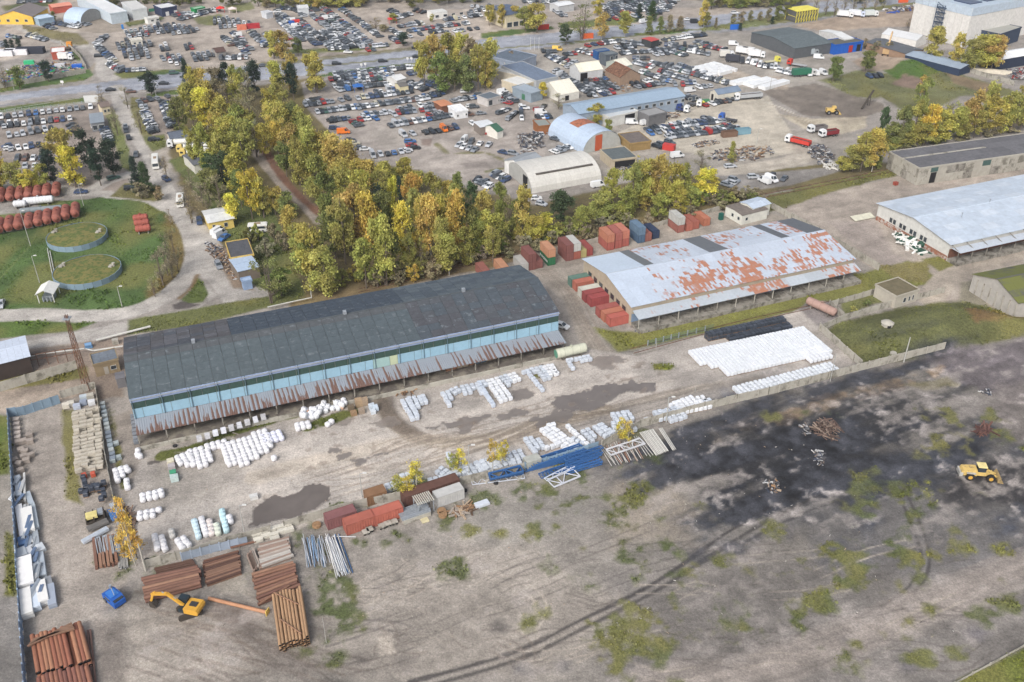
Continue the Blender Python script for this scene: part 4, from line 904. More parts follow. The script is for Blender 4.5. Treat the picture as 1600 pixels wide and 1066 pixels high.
gable('site_cabin','white cabin with blue stripe beside the orange shelter','cabin',(712,175.5),(731,172.5),(710,165),3,3,K(224,226,228),K(232,234,236),4,1,over=0,items=[('f',.6,1.2,1,1.8,'window'),('f',4.4,5,1,1.8,'window')])
gable('canopy','white roofed canopy of the sales pavilion','canopy',(751,199),(772,195.5),(746,190),3.4,3.6,K(130,122,116),K(216,220,224),4,1,over=.4)
gable('kiosk','white kiosk with green gabled roof beside the white canopy','kiosk',(777,206),(786,203),(763,195.5),3,4.6,K(222,220,212),K(66,104,86),3,1,over=.3)
gable('site_cabin','grey cabin with dark roof by the red car','cabin',(762,156),(783,150),(760,146),3,3,K(196,192,190),K(104,114,124),3,1,over=0,items=[('f',.6,2.6,.3,2.4,'window'),('f',6,6.6,1,1.8,'window')])
gable('site_cabin','white roofed sales cabin among the highway-side rows','cabin',(620,126),(634,122),(614,118),3.2,4.2,K(206,206,204),K(220,222,224),3,1,over=.3)
gable('hut','cream hut with dark roof below the sales cabin','hut',(625,136),(638,134),(626,129),3.2,3.8,K(216,206,170),K(110,108,106),3,1,over=.2)
gable('site_cabin','blue framed site office in the dealers yard','cabin',(934,82),(952,79),(932,78),3.6,3.6,K(40,84,140),K(96,114,136),3,1,over=0,items=[('f',1,3,.8,2.6,'window')])
gable('site_cabin','dark grey site office on stilts next to the blue one','cabin',(947,87),(965,84),(944,82),5,5,K(92,100,108),K(110,118,122),3,1,over=0,items=[('f',2.6,4,2.6,4.2,'window'),('f',5.4,6.8,2.6,4.2,'window')])
gable('shed','small grey-blue roofed white shed behind the dump truck','shed',(1122,148),(1158,142),(1112,142),3.6,5,K(206,202,190),K(120,136,156),6,1,over=.2,items=[('l',3,4.4,.1,2.8,'gate')])
gable('kiosk','red roofed dark kiosk at the yard entrance','kiosk',(1018,65),(1030,62),(1012,58.5),3.4,3.6,K(60,64,66),K(190,80,76),3,1,over=.2)
gable('shop','cream roadside shop with dark blue roof and long fascia','shop',(790,24),(823,19),(770,10),7,8,K(206,196,170),K(84,98,122),6,2,over=.5,items=[('f',1+k*4,4+k*4,.4,2.8,'window')for k in range(6)])
gable('shed','white roofed shed in the dense car lot near the top edge','shed',(873,10),(897,6),(868,4),4,4.6,K(190,192,194),K(222,224,226),4,1)
gable('site_cabin','white cabin with three dark windows near the top','cabin',(675,21),(699,18),(674,16),3.4,3.6,K(222,222,218),K(212,212,208),3,1,over=0,items=[('f',2+k*5,4+k*5,.8,2,'window')for k in range(4)])
gable('shed','grey box shed at the edge of the far forest','shed',(465,14),(482,13),(465,9),3.6,3.6,K(196,200,204),K(216,218,220),2,1,over=0)
gable('shed','white box trailer parked by the far forest edge','trailer',(416,21),(426,19),(416,17),3,3,K(196,200,206),K(206,208,212),2,1,over=0)
gable('shed','orange roofed shed near the yellow shop','shed',(82,12),(112,8),(78,7),3.4,4,K(190,96,80),K(222,150,128),4,1)
gable('shed','rust-brown walled shed next to the junk cars near the barrel shed','shed',(842,198),(861,196),(840,188),3.4,3.4,K(150,100,66),K(140,146,142),2,1,over=0)
gable('shed','flat dark timber-edged shed roof among the truck parts','shed',(985,225),(1017,221),(968,210),3,3,K(150,126,84),K(112,104,100),4,2,over=0,rmat=FELT)
gable('stone_wall_house','flat grey building with pale side wall facing the car yard','garage',(780,82),(793,108),(795,80),3.2,3.2,K(206,206,204),K(150,166,176),3,2,over=0)
sh=[o for o in COL.objects if o.name.startswith('arched_shed')and 'skylight' in o['label']][0]
mb=MB();Ls=0
_a,_an,_L,_W=frame((831,303),(940,283),(809,266));mb.box(_L*.12,_W*.155,5.0,_L*.93,_W*.2,5.35);part('skylight',mb,[mat('dark_skylight',K(96,90,84),.5)],sh)
a,an,Ly,Wy=frame((1243,36),(1276,32),(1234,29),0);yr=thing('rack_building','yellow two-storey steel frame behind the dark roofed hall','frame',(a.x,a.y,0),an)
YM=mat('yellow_paint',K(226,214,92),.6)
for k in range(9):
 mb=MB();x=k*Ly/8
 for y in(0,Wy):mb.box(x-.12,y-.12,0,x+.12,y+.12,6)
 mb.box(x-.1,0,2.9,x+.1,Wy,3.1);mb.beam((x,0,0),(min(x+Ly/8,Ly),0,3),.12,.12);mb.beam((x,0,3),(min(x+Ly/8,Ly),0,6),.12,.12);part('column',mb,[YM],yr)
mb=MB();mb.box(-.3,-.3,6,Ly+.3,Wy+.3,6.2);part('roof',mb,[YM],yr)
mb=MB();mb.box(0,.3,.2,Ly,Wy-.3,5.8);part('wall',mb,[mat('dark_wall',K(92,92,92),.8)],yr)
# fences
GA=radians(22)
def fence(pts,h,kind,label,seg=3.0,name='fence',cat='fence',col=K(176,172,164),miss=.0,ext=None):
 q=[Vector(P(*p))for p in pts];root=thing(name,label,cat,q[0])
 mats_={'concrete':CONC,'sheet':PAINT,'mesh':PAINT}[kind]
 pm=MB();d=.12
 if kind=='concrete':pm.box(.12,-.04,-.1,seg-.12,.04,h);pm.box(.12,-.07,h*.3,seg-.12,.07,h*.36);pm.box(.12,-.07,h*.64,seg-.12,.07,h*.7)
 elif kind=='sheet':
  n=10
  for k in range(n):
   x0,x1=.03+k*(seg-.06)/n,.03+(k+1)*(seg-.06)/n;xm=(x0+x1)/2
   pm.poly([(x0,0,0),(xm,-.06,0),(xm,-.06,h),(x0,0,h)]);pm.poly([(xm,-.06,0),(x1,0,0),(x1,0,h),(xm,-.06,h)])
 else:
  for k in range(int(seg/.25)):pm.box(k*.25,-.015,0,k*.25+.03,.015,h)
  for z in(.1,h*.5,h-.1):pm.box(0,-.02,z,seg,.02,z+.05)
 me_p=pm.mesh('panel',[mats_])
 po=MB();po.box(-.11,-.11,-.2,.11,.11,h+.12);me_o=po.mesh('post',[mats_ if kind!='mesh' else STEEL])
 for a_,b_ in zip(q,q[1:]):
  L_=(b_-a_).length;an=ang(a_,b_);n=max(1,round(L_/seg));st=L_/n
  for i in range(n):
   p=a_+(b_-a_)*(i/n)-q[0]
   o=link('post',me_o,root,p,an,jit(col,.1))
   if R.random()<miss:continue
   o=link('panel',me_p,root,p,an,jit(col,.12));o.scale.x=st/seg
   o.rotation_euler=(R.gauss(0,.02),0,an+R.gauss(0,.006));o.location.z=R.uniform(-.05,.05)
 return root
fence([(1000,668),(1100,640),(1200,617),(1340,580),(1476,546)],2.2,'concrete','concrete panel fence between the paved yard and the sooty field')
fence([(820,735),(870,722),(935,701)],2.1,'sheet','blue-grey sheet stretch of the yard fence behind the blue trusses',2.5,col=K(140,164,184))
fence([(940,700),(1000,668)],2.1,'concrete','short concrete fence stretch beside the yellow bush')
fence([(640,777),(700,762),(820,735)],2.1,'concrete','grey concrete fence behind the brown container roof and bags')
fence([(445,826),(530,800),(600,785),(640,777)],2.0,'concrete','low weathered concrete wall behind the orange containers',col=K(150,146,138))
fence([(228,888),(300,868),(330,858),(425,832)],2.0,'concrete','old concrete fence behind the printed bags and pipe stacks',col=K(140,138,132))
fence([(285,876),(330,864),(388,850)],2.0,'sheet','row of crooked galvanised sheets leaning beside the pipe stack',1.6,col=K(160,172,188),name='sheet_row')
fence([(15,652),(22,760),(30,900),(44,1110)],2.4,'sheet','long steel-blue corrugated fence along the left lane',2.0,col=K(150,170,194))
fence([(15,652),(40,648),(95,630)],2.4,'sheet','blue corrugated gate fence at the upper left yard entrance',2.0,col=K(136,158,176))
fence([(96,622),(150,607)],2.0,'concrete','short concrete wall behind the wrapped stone blocks')
fence([(-40,625),(0,612),(124,576)],2.6,'concrete','long smooth grey wall below the rail loading platform',6,col=K(150,160,166),name='retaining_wall',cat='wall')
fence([(150,607),(157,650),(165,710),(174,760),(182,800)],1.6,'concrete','thin weathered fence between stone blocks and grey lane',2.5,col=K(132,120,106))
fence([(1280,515),(1310,542),(1346,574)],2.0,'concrete','concrete fence between the white pallets and the grass mound')
fence([(1236,342),(1290,372),(1373,423)],2.2,'concrete','dark old fence behind the rusty-roofed store',col=K(120,114,106),miss=.1)
fence([(1205,325),(1236,343)],2.0,'concrete','pale fence piece beside the white office')
fence([(880,392),(919,382),(955,373),(1023,355),(1126,328)],1.6,'concrete','low concrete wall behind the stacked shipping containers',col=K(170,164,154))
fence([(1281,517),(1318,500),(1400,477),(1476,457)],1.8,'concrete','concrete wall in front of the overgrown ruin plot',3)
fence([(1295,480),(1372,458)],1.8,'concrete','back wall of the overgrown ruin plot',3);fence([(1295,480),(1318,500)],2.2,'concrete','short thick end wall of the overgrown plot')
fence([(1012,540),(1060,528),(1115,514)],1.5,'mesh','green mesh fence at the edge of the rail grass',2.5,col=K(96,130,120))
fence([(1474,101),(1584,134)],2.0,'concrete','grey concrete fence behind the weedy ground, upper right')
fence([(135,108),(126,92),(112,78),(96,70)],2.2,'concrete','concrete wall around the building material yard')
fence([(0,138),(60,128),(135,114)],2.2,'concrete','pale concrete wall along the highway verge, upper left')
fence([(560,118),(650,106)],1.2,'mesh','low grey railing between highway and car lot',3,col=K(150,156,150))
fence([(0,177),(80,168),(140,161)],1.0,'mesh','low white railing above the left car lot',3,col=K(200,200,196))
fence([(1462,1085),(1600,1010),(1650,985)],.5,'concrete','low white kerb wall at the bottom right lawn',4,col=K(214,212,206),name='kerb_wall',cat='kerb')
# shipping containers
def desat(c,s_,k):m_=sum(c)/3;return tuple((v+(m_-v)*s_)*k for v in c)
def cont_mesh(L_):
 w_,h=2.44,2.59;b=MB();n=int(L_/.55)
 for sy in(0,w_):
  for k in range(n):
   x0,x1=.12+k*(L_-.24)/n,.12+(k+1)*(L_-.24)/n;t=(x1-x0)/4;o=-.0 if sy==0 else 0;dd=.05 if sy==0 else-.05
   P4=[(x0,sy,0),(x0+t,sy+dd,0),(x0+3*t,sy+dd,0),(x1,sy,0)]
   for i in range(3):
    A,B_=P4[i],P4[i+1];f_=[(A[0],A[1],.12),(B_[0],B_[1],.12),(B_[0],B_[1],h-.1),(A[0],A[1],h-.1)]
    b.poly(f_ if sy==0 else f_[::-1])
 b.box(0.06,.06,h-.14,L_-.06,w_-.06,h-.04);b.box(.02,.02,.1,.1,w_-.02,h-.05);b.box(.1,.1,.1,L_-.1,w_-.1,.2)
 fr=MB()
 for x in(0,L_-.14):
  for y in(0,w_-.14):fr.box(x,y,0,x+.14,y+.14,h)
 for y in(0,w_-.1):fr.box(.14,y,0,L_-.14,y+.1,.14);fr.box(.14,y,h-.1,L_-.14,y+.1,h)
 for x in(0,L_-.1):fr.box(x,.14,0,x+.1,w_-.14,.14);fr.box(x,.14,h-.1,x+.1,w_-.14,h)
 dr=MB();dr.box(L_-.04,.14,.14,L_,w_/2-.02,h-.1);dr.box(L_-.04,w_/2+.02,.14,L_,w_-.14,h-.1)
 bars=MB()
 for y in(.45,.9,w_-.9,w_-.45):bars.box(L_+.0,y-.03,.1,L_+.05,y+.03,h-.08)
 return b.mesh('container_wall',[OBJR]),fr.mesh('container_frame',[OBJR]),dr.mesh('container_door',[OBJR]),bars.mesh('locking_bar',[OBJ])
CM={6.06:cont_mesh(6.06),12.19:cont_mesh(12.19),4.2:cont_mesh(4.2)}
def container(o,an,col,label,lvl=0,L_=6.06,rust=.25,group=None):
 """o: ground point (world) of the corner, door end is +x"""
 r=thing('shipping_container',label,'container',(o[0],o[1],lvl*2.6),an,group);a,b,c,d=CM[L_];col=desat(col,.3,.85)
 link('wall',a,r,color=(*jit(col,.05),rust));link('frame',b,r,color=(*jit([x*.85 for x in col],.05),rust*.6));link('door',c,r,color=(*jit(col,.1),rust));link('locking_bars',d,r,color=[min(1,x*1.4+.03)for x in col])
 return r
def c_end(px,py,col,label,lvl=0,rust=.2,an=GA-pi/2,L_=6.06,group=None):
 """end facing the camera; px,py = middle of its foot"""
 p=P(px,py);o=(p.x-L_*cos(an)+1.22*sin(an),p.y-L_*sin(an)-1.22*cos(an))
 return container(o,an,col,label,lvl,L_,rust,group)
def c_side(px,py,col,label,back=0,lvl=0,rust=.2,an=GA,L_=6.06):
 p=P(px,py);o=(p.x-L_/2*cos(an)-back*2.5*sin(an),p.y-L_/2*sin(an)+back*2.5*cos(an))
 return container(o,an+(0),col,label,lvl,L_,rust)
DR,OR,RD,GN,BL,WH,YL=K(146,80,72),K(212,142,92),K(168,92,76),K(24,120,72),K(72,112,150),K(196,196,190),K(196,180,96)
c_end(820,425,K(186,184,178),'pale grey container closest to the black roof corner')
c_end(760,436,RD,'orange-red container mostly hidden behind the black roof');c_end(789,430,OR,'rusty orange container peeping over the black roof')
c_end(832,422,DR,'dark red container under another at the left end of the stacks');c_end(832,422,DR,'dark red container on top at the left end of the stacks',1)
c_end(842,419.5,DR,'single dark red container right of the leftmost stack')
cg=c_end(862,414.5,GN,'green container with white lettering under the orange one',rust=0);c_end(862,414.5,OR,'bright orange container on top of the green one',1,0)
c_end(890,407.6,DR,'dark red container at the bottom beside the white one');c_end(890,407.6,DR,'dark red container stacked left of the white one',1)
c_end(901.5,405,K(190,92,66),'orange container carrying the white one');c_end(901.5,405,WH,'white container on the orange one between dark red ones',1,.05)
c_end(910.6,402.5,YL,'single yellow container in the stacks',rust=.15);c_end(920.5,400,K(178,66,58),'red container right of the yellow one')
for k,(x,y)in enumerate([(954,391),(966,388),(977,385)]):
 c_end(x,y,K(190,84,66),'rusty orange container, bottom %s of the big six-container block'%['left','middle','right'][k]);c_end(x,y,[K(206,120,78),K(186,92,76),K(212,116,82)][k],'faded orange container, top %s of the big six-container block'%['left','middle','right'][k],1,.35)
c_end(1002,379.6,BL,'blue container at the bottom of the blue pair',rust=.1);c_end(1002,379.6,K(96,134,166),'lighter blue container on top of the blue pair',1,.1)
c_end(1012.5,377,RD,'orange-red container tucked beside the blue pair');c_end(1024.5,373,K(44,66,104),'single navy container standing alone')
c_end(1063.6,363.4,RD,'red container carrying the pale grey one near the railway');c_end(1063.6,363.4,WH,'pale grey container on a red one near the railway',1,.05)
c_end(1077,361,K(192,96,68),'orange container with open roofed front, left half',rust=.3);c_end(1087,358,K(186,92,66),'orange container with open roofed front, right half',rust=.3)
c_end(1104,353,K(204,112,66),'orange container nearest the white office')
c_side(915,453,K(206,104,72),'orange container beside the concrete gable wall',rust=.2);c_side(913.5,453,K(96,140,124),'grey-green container behind the orange one at the gable wall',1)
c_side(938.5,477,K(182,62,62),'bright red container in front at the gable wall');c_side(936.5,477,K(176,64,62),'red container in the middle of three at the gable wall',1);c_side(936,477,K(214,212,196),'cream container behind two red ones',2,rust=.0)
c_side(969,508,K(206,88,66),'orange-red container nearest the rail grass',rust=.15);c_side(967,508,K(206,112,72),'faded orange container, middle of the lower three',1,rust=.3);c_side(965.5,508,K(188,84,72),'red container, back of the lower three',2)
AB=radians(27.5)
c_side(538.5,825.5,K(150,88,88),'maroon faded container at the left end of the lower group',rust=.3,an=AB,back=.35)
c_side(565.5,829.5,K(196,92,62),'orange rusty container, left one by the small black-footed tables',rust=.45,an=AB);c_side(609,815.5,K(204,92,60),'orange rusty container, right one by the small black-footed tables',rust=.45,an=AB)
c_side(679,782,K(118,76,62),'long dark brown roofed container against the fence',rust=.35,an=AB,L_=12.19,back=.3)
c_side(705,786.5,K(206,206,204),'white sided box container with rusty red roof',rust=.15,an=AB)
r=c_side(594,793,K(158,110,62),'short rusty box container with a round hatch',rust=.5,an=AB,L_=4.2,back=.5)
cu=bpy.data.curves.new('lettering','FONT');cu.body='EVERGREEN';cu.size=1.05;cu.extrude=.01;cu.materials.append(mat('white_letters',(.75,.75,.75),.6))
lt=bpy.data.objects.new('lettering',cu);COL.objects.link(lt);bpy.context.view_layer.update();ml=bpy.data.meshes.new_from_object(lt);bpy.data.objects.remove(lt);lt=bpy.data.objects.new('lettering',ml);COL.objects.link(lt);lt.parent=cg;lt.location=(.15,-.03,.9);lt.rotation_euler=(pi/2,0,0)
# bags and wrapped pallets
BAGM=mat('woven_bag',(1,1,1),.75,2.5,.10,objcol=True,bump=.5,bs=3)
FOIL=mat('stretch_foil',(1,1,1),.35,2.0,.08,objcol=True,bump=.4,bs=5,spec=.5)
def bag_mesh(seed):
 rr=random.Random(seed);mb=MB();n=12;lv=[(0,.46),(.1,.54),(.55,.57),(.92,.54),(1.06,.42),(1.12,.18)]
 for z,r in lv:
  for i in range(n):
   t=2*pi*i/n;sq=min(1.24,1/max(abs(cos(t)),abs(sin(t))));k=r*sq*(1+rr.uniform(-.05,.05))
   mb.v.append((k*cos(t),k*sin(t),z+rr.uniform(-.03,.03)))
 for l in range(len(lv)-1):
  for i in range(n):j=(i+1)%n;mb.f.append((l*n+i,l*n+j,(l+1)*n+j,(l+1)*n+i));mb.m.append(0);mb.c.append(None)
 mb.f.append(tuple((len(lv)-1)*n+i for i in range(n)));mb.m.append(0);mb.c.append(None)
 b=mb.mesh('bag_body',[BAGM],True)
 lp=MB()
 lp.cyl((0,0,1.08),(.08,.05,1.3),.12,6,r2=.17)
 return b,lp.mesh('spout',[BAGM],False)
BAGS=[bag_mesh(i)for i in range(5)]
def pal_mesh(seed):
 rr=random.Random(seed);b=MB();w_=.485
 pts=[]
 for z,s in((.12,w_),(.5,w_+.015),(1.0,w_),(1.08,w_-.07)):
  for sx,sy in((-1,-.35),(-.35,-1),(.35,-1),(1,-.35),(1,.35),(.35,1),(-.35,1),(-1,.35)):
   m_=1.0 if abs(sx)==1 or abs(sy)==1 else 1;
   x=(sx if abs(sx)==1 else sx*2.4)*s;y=(sy if abs(sy)==1 else sy*2.4)*s
   pts.append((x+rr.uniform(-.012,.012),y+rr.uniform(-.012,.012),z))
 b.v=pts
 for l in range(3):
  for i in range(8):j=(i+1)%8;b.f.append((l*8+i,l*8+j,l*8+8+j,l*8+8+i));b.m.append(0);b.c.append(None)
 b.f.append(tuple(range(24,32)));b.m.append(0);b.c.append(None)
 p=MB();[p.box(-.5,y-.06,0,.5,y+.06,.1)for y in(-.42,0,.42)]
 return b.mesh('wrapped_load',[FOIL],False),p.mesh('pallet_base',[WOODM])
PALS=[pal_mesh(i)for i in range(4)]
BAGLIST,PALLIST,BLKLIST=[],[],[]
def blocks(lst,A,B,ncol,pc,col,label,cat,name,group,n=None,z=1.05,pitch=1.12,lv=1,jitp=.05,lens=None,skip=.0,rz=None,perp=1):
 """columns of items: first column runs A->B (pixel centres of the tops); further columns step sideways by pc metres"""
 a=P(*A,z);b=P(*B,z);d=Vector((b.x-a.x,b.y-a.y,0));L_=d.length;n=n or max(1,round(L_/pitch)+1);d.normalize()if L_>.1 else None
 if L_<.1:d=Vector((cos(GA-pi/2),sin(GA-pi/2),0))
 nn=Vector((-d.y,d.x,0))*perp
 for c in range(ncol):
  m_=n if lens is None else lens[c]if isinstance(lens[c],int)else lens[c][1]-lens[c][0]
  s0=0 if lens is None or isinstance(lens[c],int)else lens[c][0]
  for i in range(m_):
   if R.random()<skip:continue
   p=Vector((a.x,a.y,0))+d*((s0+i)*pitch)+nn*(c*pc)
   for l in range(lv if isinstance(lv,int)else 1):
    lst.append((p.x+R.gauss(0,jitp),p.y+R.gauss(0,jitp),l*1.08,(atan2(d.y,d.x)if rz is None else rz)+R.gauss(0,.05),jit(col,.06),label+(', %s from its back'%TO(i)if ncol==1 else ', %s in %s file'%(TO(i),TO(c))),cat,name,group))
WB=K(222,222,226);WW=K(226,229,234);SV=K(200,207,217)
bg=lambda A,B,nc,lab,**k:blocks(BAGLIST,A,B,nc,1.18,k.pop('col',WB),lab,'bag','bulk_bag',k.pop('group','white bulk bags in the yard'),**{'pitch':1.15,'jitp':.035,**k})
pl=lambda A,B,nc,lab,**k:blocks(PALLIST,A,B,nc,1.2,k.pop('col',SV),lab,'pallet','wrapped_pallet',k.pop('group','foil-wrapped pallets of bagged goods'),**{'pitch':1.2,**k})
bg((276,712),(292,742),3,'white bulk bag in the small group beside the green-lidded crates',lens=[3,4,3])
bg((296,703),(308,745),4,'white bulk bag in the upright block next to the small group',lens=[5,6,6,(1,5)][:4],z=1.1)
bg((323,694),(326,703),4,'white bulk bag in the short double row behind the large block',lens=[2,2,2,1])
bg((347,693),(362,735),9,'white bulk bag in the large block',lens=[7,7,8,8,(0,7),(0,7),(-1,6),(-1,6),(-1,5)],z=1.2)
bg((410,680),(420,700),4,'white bulk bag in the bluish block right of the large block',lens=[3,3,3,3],col=K(222,224,238))
bg((428,713),(428,713),1,'single white bulk bag standing apart on the gravel',n=1);bg((419,692),(419,692),1,'white bulk bag alone at the foot of the bluish block',n=1)
bg((464,662),(467,672),3,'white bulk bag in the neat pair of rows beside the heap',lens=[2,2,2]);bg((512,660),(520,655),1,'white bulk bag at the right foot of the heap',n=2)
for k in range(46):
 t=R.random();p=P(472+t*68,654-t*22+R.uniform(-7,7)*(1-.3*t))
 BAGLIST.append((p.x,p.y,R.choice([0,0,0,.55,.9]),R.uniform(0,6),jit(K(222,224,229),.08)if k not in(5,6)else K(226,190,166),'crumpled white bulk bag in the %s of the untidy heap'%['left end','left part','middle','right part','right end'][min(4,int(t*5))]if k not in(5,6)else 'crumpled peach-coloured bulk bag in the untidy heap','bag','bulk_bag','crumpled bags in the heap, part %d'%int(t*5)if k not in(5,6)else 'peach bags in the heap'))
bg((179,733),(186,760),2,'white bulk bag along the inner fence of the lane',lens=[4,3]);bg((196,728),(198,731),1,'white bulk bag pair by the lane corner',n=2);bg((197,748),(200,768),1,'white bulk bag in the right file by the lane',n=3)
bg((222,772),(262,762),2,'white bulk bag in the back rows right of the golden birch',pitch=1.2,lens=[4,4],perp=-1)
bg((218,800),(252,793),2,'white bulk bag in the front rows right of the golden birch',pitch=1.2,lens=[4,3],perp=-1)
bg((214,703),(216,712),1,'crumpled white bag at the dock corner',n=3,jitp=.25)
bg((241,835),(247,862),1,'white bulk bag in the first file by the old fence',n=4);bg((252,837),(259,861),1,'white bulk bag in the second file by the old fence',n=4)
bg((267,828),(270,842),1,'grey-printed bulk bag standing between the files',n=2,col=K(206,204,200));bg((277,843),(287,857),2,'white bulk bag in the tight clump by the old fence',n=3)
bg((303,812),(314,848),1,'bulk bag with pale blue print, left file',n=5,col=K(200,222,232),group='printed bulk bags');bg((314,808),(326,846),1,'white bulk bag in the long file between printed bags',n=5)
bg((327,812),(333,845),1,'bulk bag with dark print, third file',n=4,col=K(214,206,204),group='printed bulk bags');bg((337,818),(344,842),1,'bulk bag with yellow-green print, fourth file',n=3,col=K(214,220,208),group='printed bulk bags')
bg((346,796),(356,838),1,'bulk bag with turquoise print, fifth and longest file',n=6,col=K(190,220,228),group='printed bulk bags');bg((358,806),(360,814),1,'white bulk bag pair at the right end of the printed files',n=2)
V=lambda s:'grey-white pallet %s'%s
pl((629,625),(643,650),2,V('in the first double file by the dock grass'));pl((639,620),(651,645),1,V('in the single file by the first double file'));pl((647,620),(654,636),2,V('in the short double file, first group'),lens=[4,3]);pl((661,617),(665,626),1,V('at the end of the first group'),n=3)
pl((692,613),(703,632),2,V('in the second group by the grass'),lens=[5,3]);pl((706,608),(712,612),2,V('in the low square of the second group'),n=2);pl((722,603),(727,612),4,V('in the four-wide block of the second group'),lens=[3,3,2,4][:4])
pl((748,596),(769,628),1,V('in the long bluish single file'),n=9,col=K(196,206,220));pl((755,595),(757,597),1,V('beside the head of the long bluish file'),n=2);pl((762,594),(783,624),1,V('in the first of three long white files'),col=WW);pl((769,592),(790,622),1,V('in the second of three long white files'),col=WW);pl((776,590),(798,620),1,V('in the third of three long white files'),col=WW)
pl((783,588),(797,602),2,V('in the block right of the long files'),lens=[4,3]);pl((796,585),(803,592),2,V('in the square block with a white cover'),col=WW,lens=[3,3])
pl((818,580),(819,581),1,V('alone at the head of the sloping row'),n=1);pl((824,578),(846,605),1,V('in the long sloping single file'),n=8,col=K(200,208,220));pl((831,575),(833,577),1,V('near the sloping file'),n=2);pl((838,574),(851,590),2,V('in the double file near the tank'),n=5);pl((850,572),(862,585),2,V('in the right double file near the tank'),n=4,col=WW);pl((862,569),(870,581),1,V('in the last file near the tank'),n=4,col=WW)
pl((887,561),(893,570),1,V('in the file under the cream tank'),n=4);pl((892,560),(894,562),1,V('in the low row under the tank'),n=1);pl((900,559),(901,561),1,V('second in the low row under the tank'),n=1);pl((906,558),(910,563),1,V('third in the low row under the tank'),n=2);pl((913,556),(915,559),1,V('fourth in the low row under the tank'),n=2);pl((919,555),(922,559),1,V('fifth in the low row under the tank'),n=2)
pl((605,757),(609,764),2,V('in the pair beside the lamp post'),n=2,pitch=1.1);pl((628,742),(634,754),2,V('half hidden by the left yellow birch'),n=3)
pl((672,748),(692,743),3,V('in the fence block right of the left birch'),n=4,perp=-1);pl((684,735),(704,745),2,V('in the sloping pair behind the fence'),n=4,perp=1);pl((700,708),(708,727),1,V('in the short file behind the middle birch'),n=4)
pl((712,735),(722,746),2,V('low by the fence under the middle birch'),n=2);pl((720,724),(724,733),1,V('in the stub row by the middle birch'),n=2);pl((727,728),(742,724),3,V('in the fence block between the birches'),n=4,perp=-1)
pl((745,722),(758,718),3,V('in the fence block left of the right birch'),n=4,perp=-1);pl((770,726),(780,722),2,V('under the right yellow birch'),n=4,perp=-1);pl((795,707),(803,722),3,V('in the block right of the right birch'),lens=[4,4,3],perp=1)
pl((822,685),(836,705),3,V('in the sloping block before the blue trusses'),lens=[5,4,(1,4)],perp=1);pl((847,670),(880,695),3,V('in the white three-file block by the truss heap'),col=WW,lens=[9,9,9],perp=1,n=9);pl((858,663),(862,668),2,V('heading the white three-file block'),col=WW,n=1)
pl((855,698),(866,694),1,V('low beside the truss heap'),n=3,col=WW);pl((888,664),(912,687),1,V('in the lone sloping file'),n=8,col=WW);pl((896,684),(905,688),1,V('beside the foot of the lone file'),n=3)
pl((912,673),(925,686),2,V('in the stub by the blue-grey fence'),lens=[4,3]);pl((930,666),(942,676),2,V('in the sloping pair by the blue-grey fence'),n=4);pl((940,662),(955,672),1,V('right file by the blue-grey fence'),n=4)
pl((958,646),(976,643),3,V('in the block behind the yellow bush'),n=4,perp=-1);pl((958,660),(962,670),2,V('left of the yellow bush'),n=3);pl((985,658),(990,665),1,V('right of the yellow bush'),n=3);pl((1010,654),(1011,655),1,V('standing alone by the concrete fence'),n=1)
pl((1024,643),(1032,652),2,V('in the small block before the flat layer'),n=3);pl((1036,641),(1058,635),4,V('in the flat layer left half by the fence'),n=4,perp=-1);pl((1048,631),(1085,617),1,V('back row of the flat layer'),n=6,perp=-1,col=WW);pl((1054,628),(1092,620),4,V('in the flat layer right half by the fence'),n=7,perp=-1,col=WW);pl((1102,625),(1112,622),2,V('in the small square at the end of the flat layer'),n=2,perp=-1)
pl((1148,604),(1303,565),4,V('in the four-row strip along the concrete fence'),n=24,perp=-1,col=K(220,225,232),group='pallets in the strip along the fence',z=1.1)
a_=P(1138,582,1.1);FX=Vector((cos(radians(20)),sin(radians(20)),0));FY=Vector((-FX.y,FX.x,0))
for i in range(31):
 lo=0 if i>2 else(0 if i else 0);
 n0,n1=0,12
 if i<3:n0,n1=3,12
 for j in range(12 if i else 12):
  p=Vector((a_.x,a_.y,0))+FX*(i*.98)+FY*(j*1.06)
  PALLIST.append((p.x+R.gauss(0,.02),p.y+R.gauss(0,.02),.08+R.uniform(0,.04),radians(20),jit(K(224,228,234),.05),'white wrapped pallet in the big field, %s in %s file'%(TO(j),TO(i)),'pallet','wrapped_pallet','pallets in the big white field'))
for i in range(1,5):
 for j in range(4,12):
  p=Vector((a_.x,a_.y,0))-FX*(i*.98)+FY*(j*1.06+(0 if i<3 else 2.1))
  if j*1.06+(0 if i<3 else 2.1)>12.2:continue
  PALLIST.append((p.x,p.y,.08,radians(20),jit(K(224,228,234),.05),'white pallet on the field\'s stepped left edge, %s in %s file'%(TO(j),TO(i)),'pallet','wrapped_pallet','pallets in the big white field'))
for i in range(6):
 for j in range(5):
  p=P(1268,560,1.6);p=Vector((p.x,p.y,0))+FX*(i*1.15)+FY*(j*1.1)
  PALLIST.append((p.x,p.y,.3,radians(20),jit(K(226,229,235),.04),'white wrapped pallet in the raised right patch, %s in %s file'%(TO(j),TO(i)),'pallet','wrapped_pallet','pallets in the raised patch'))
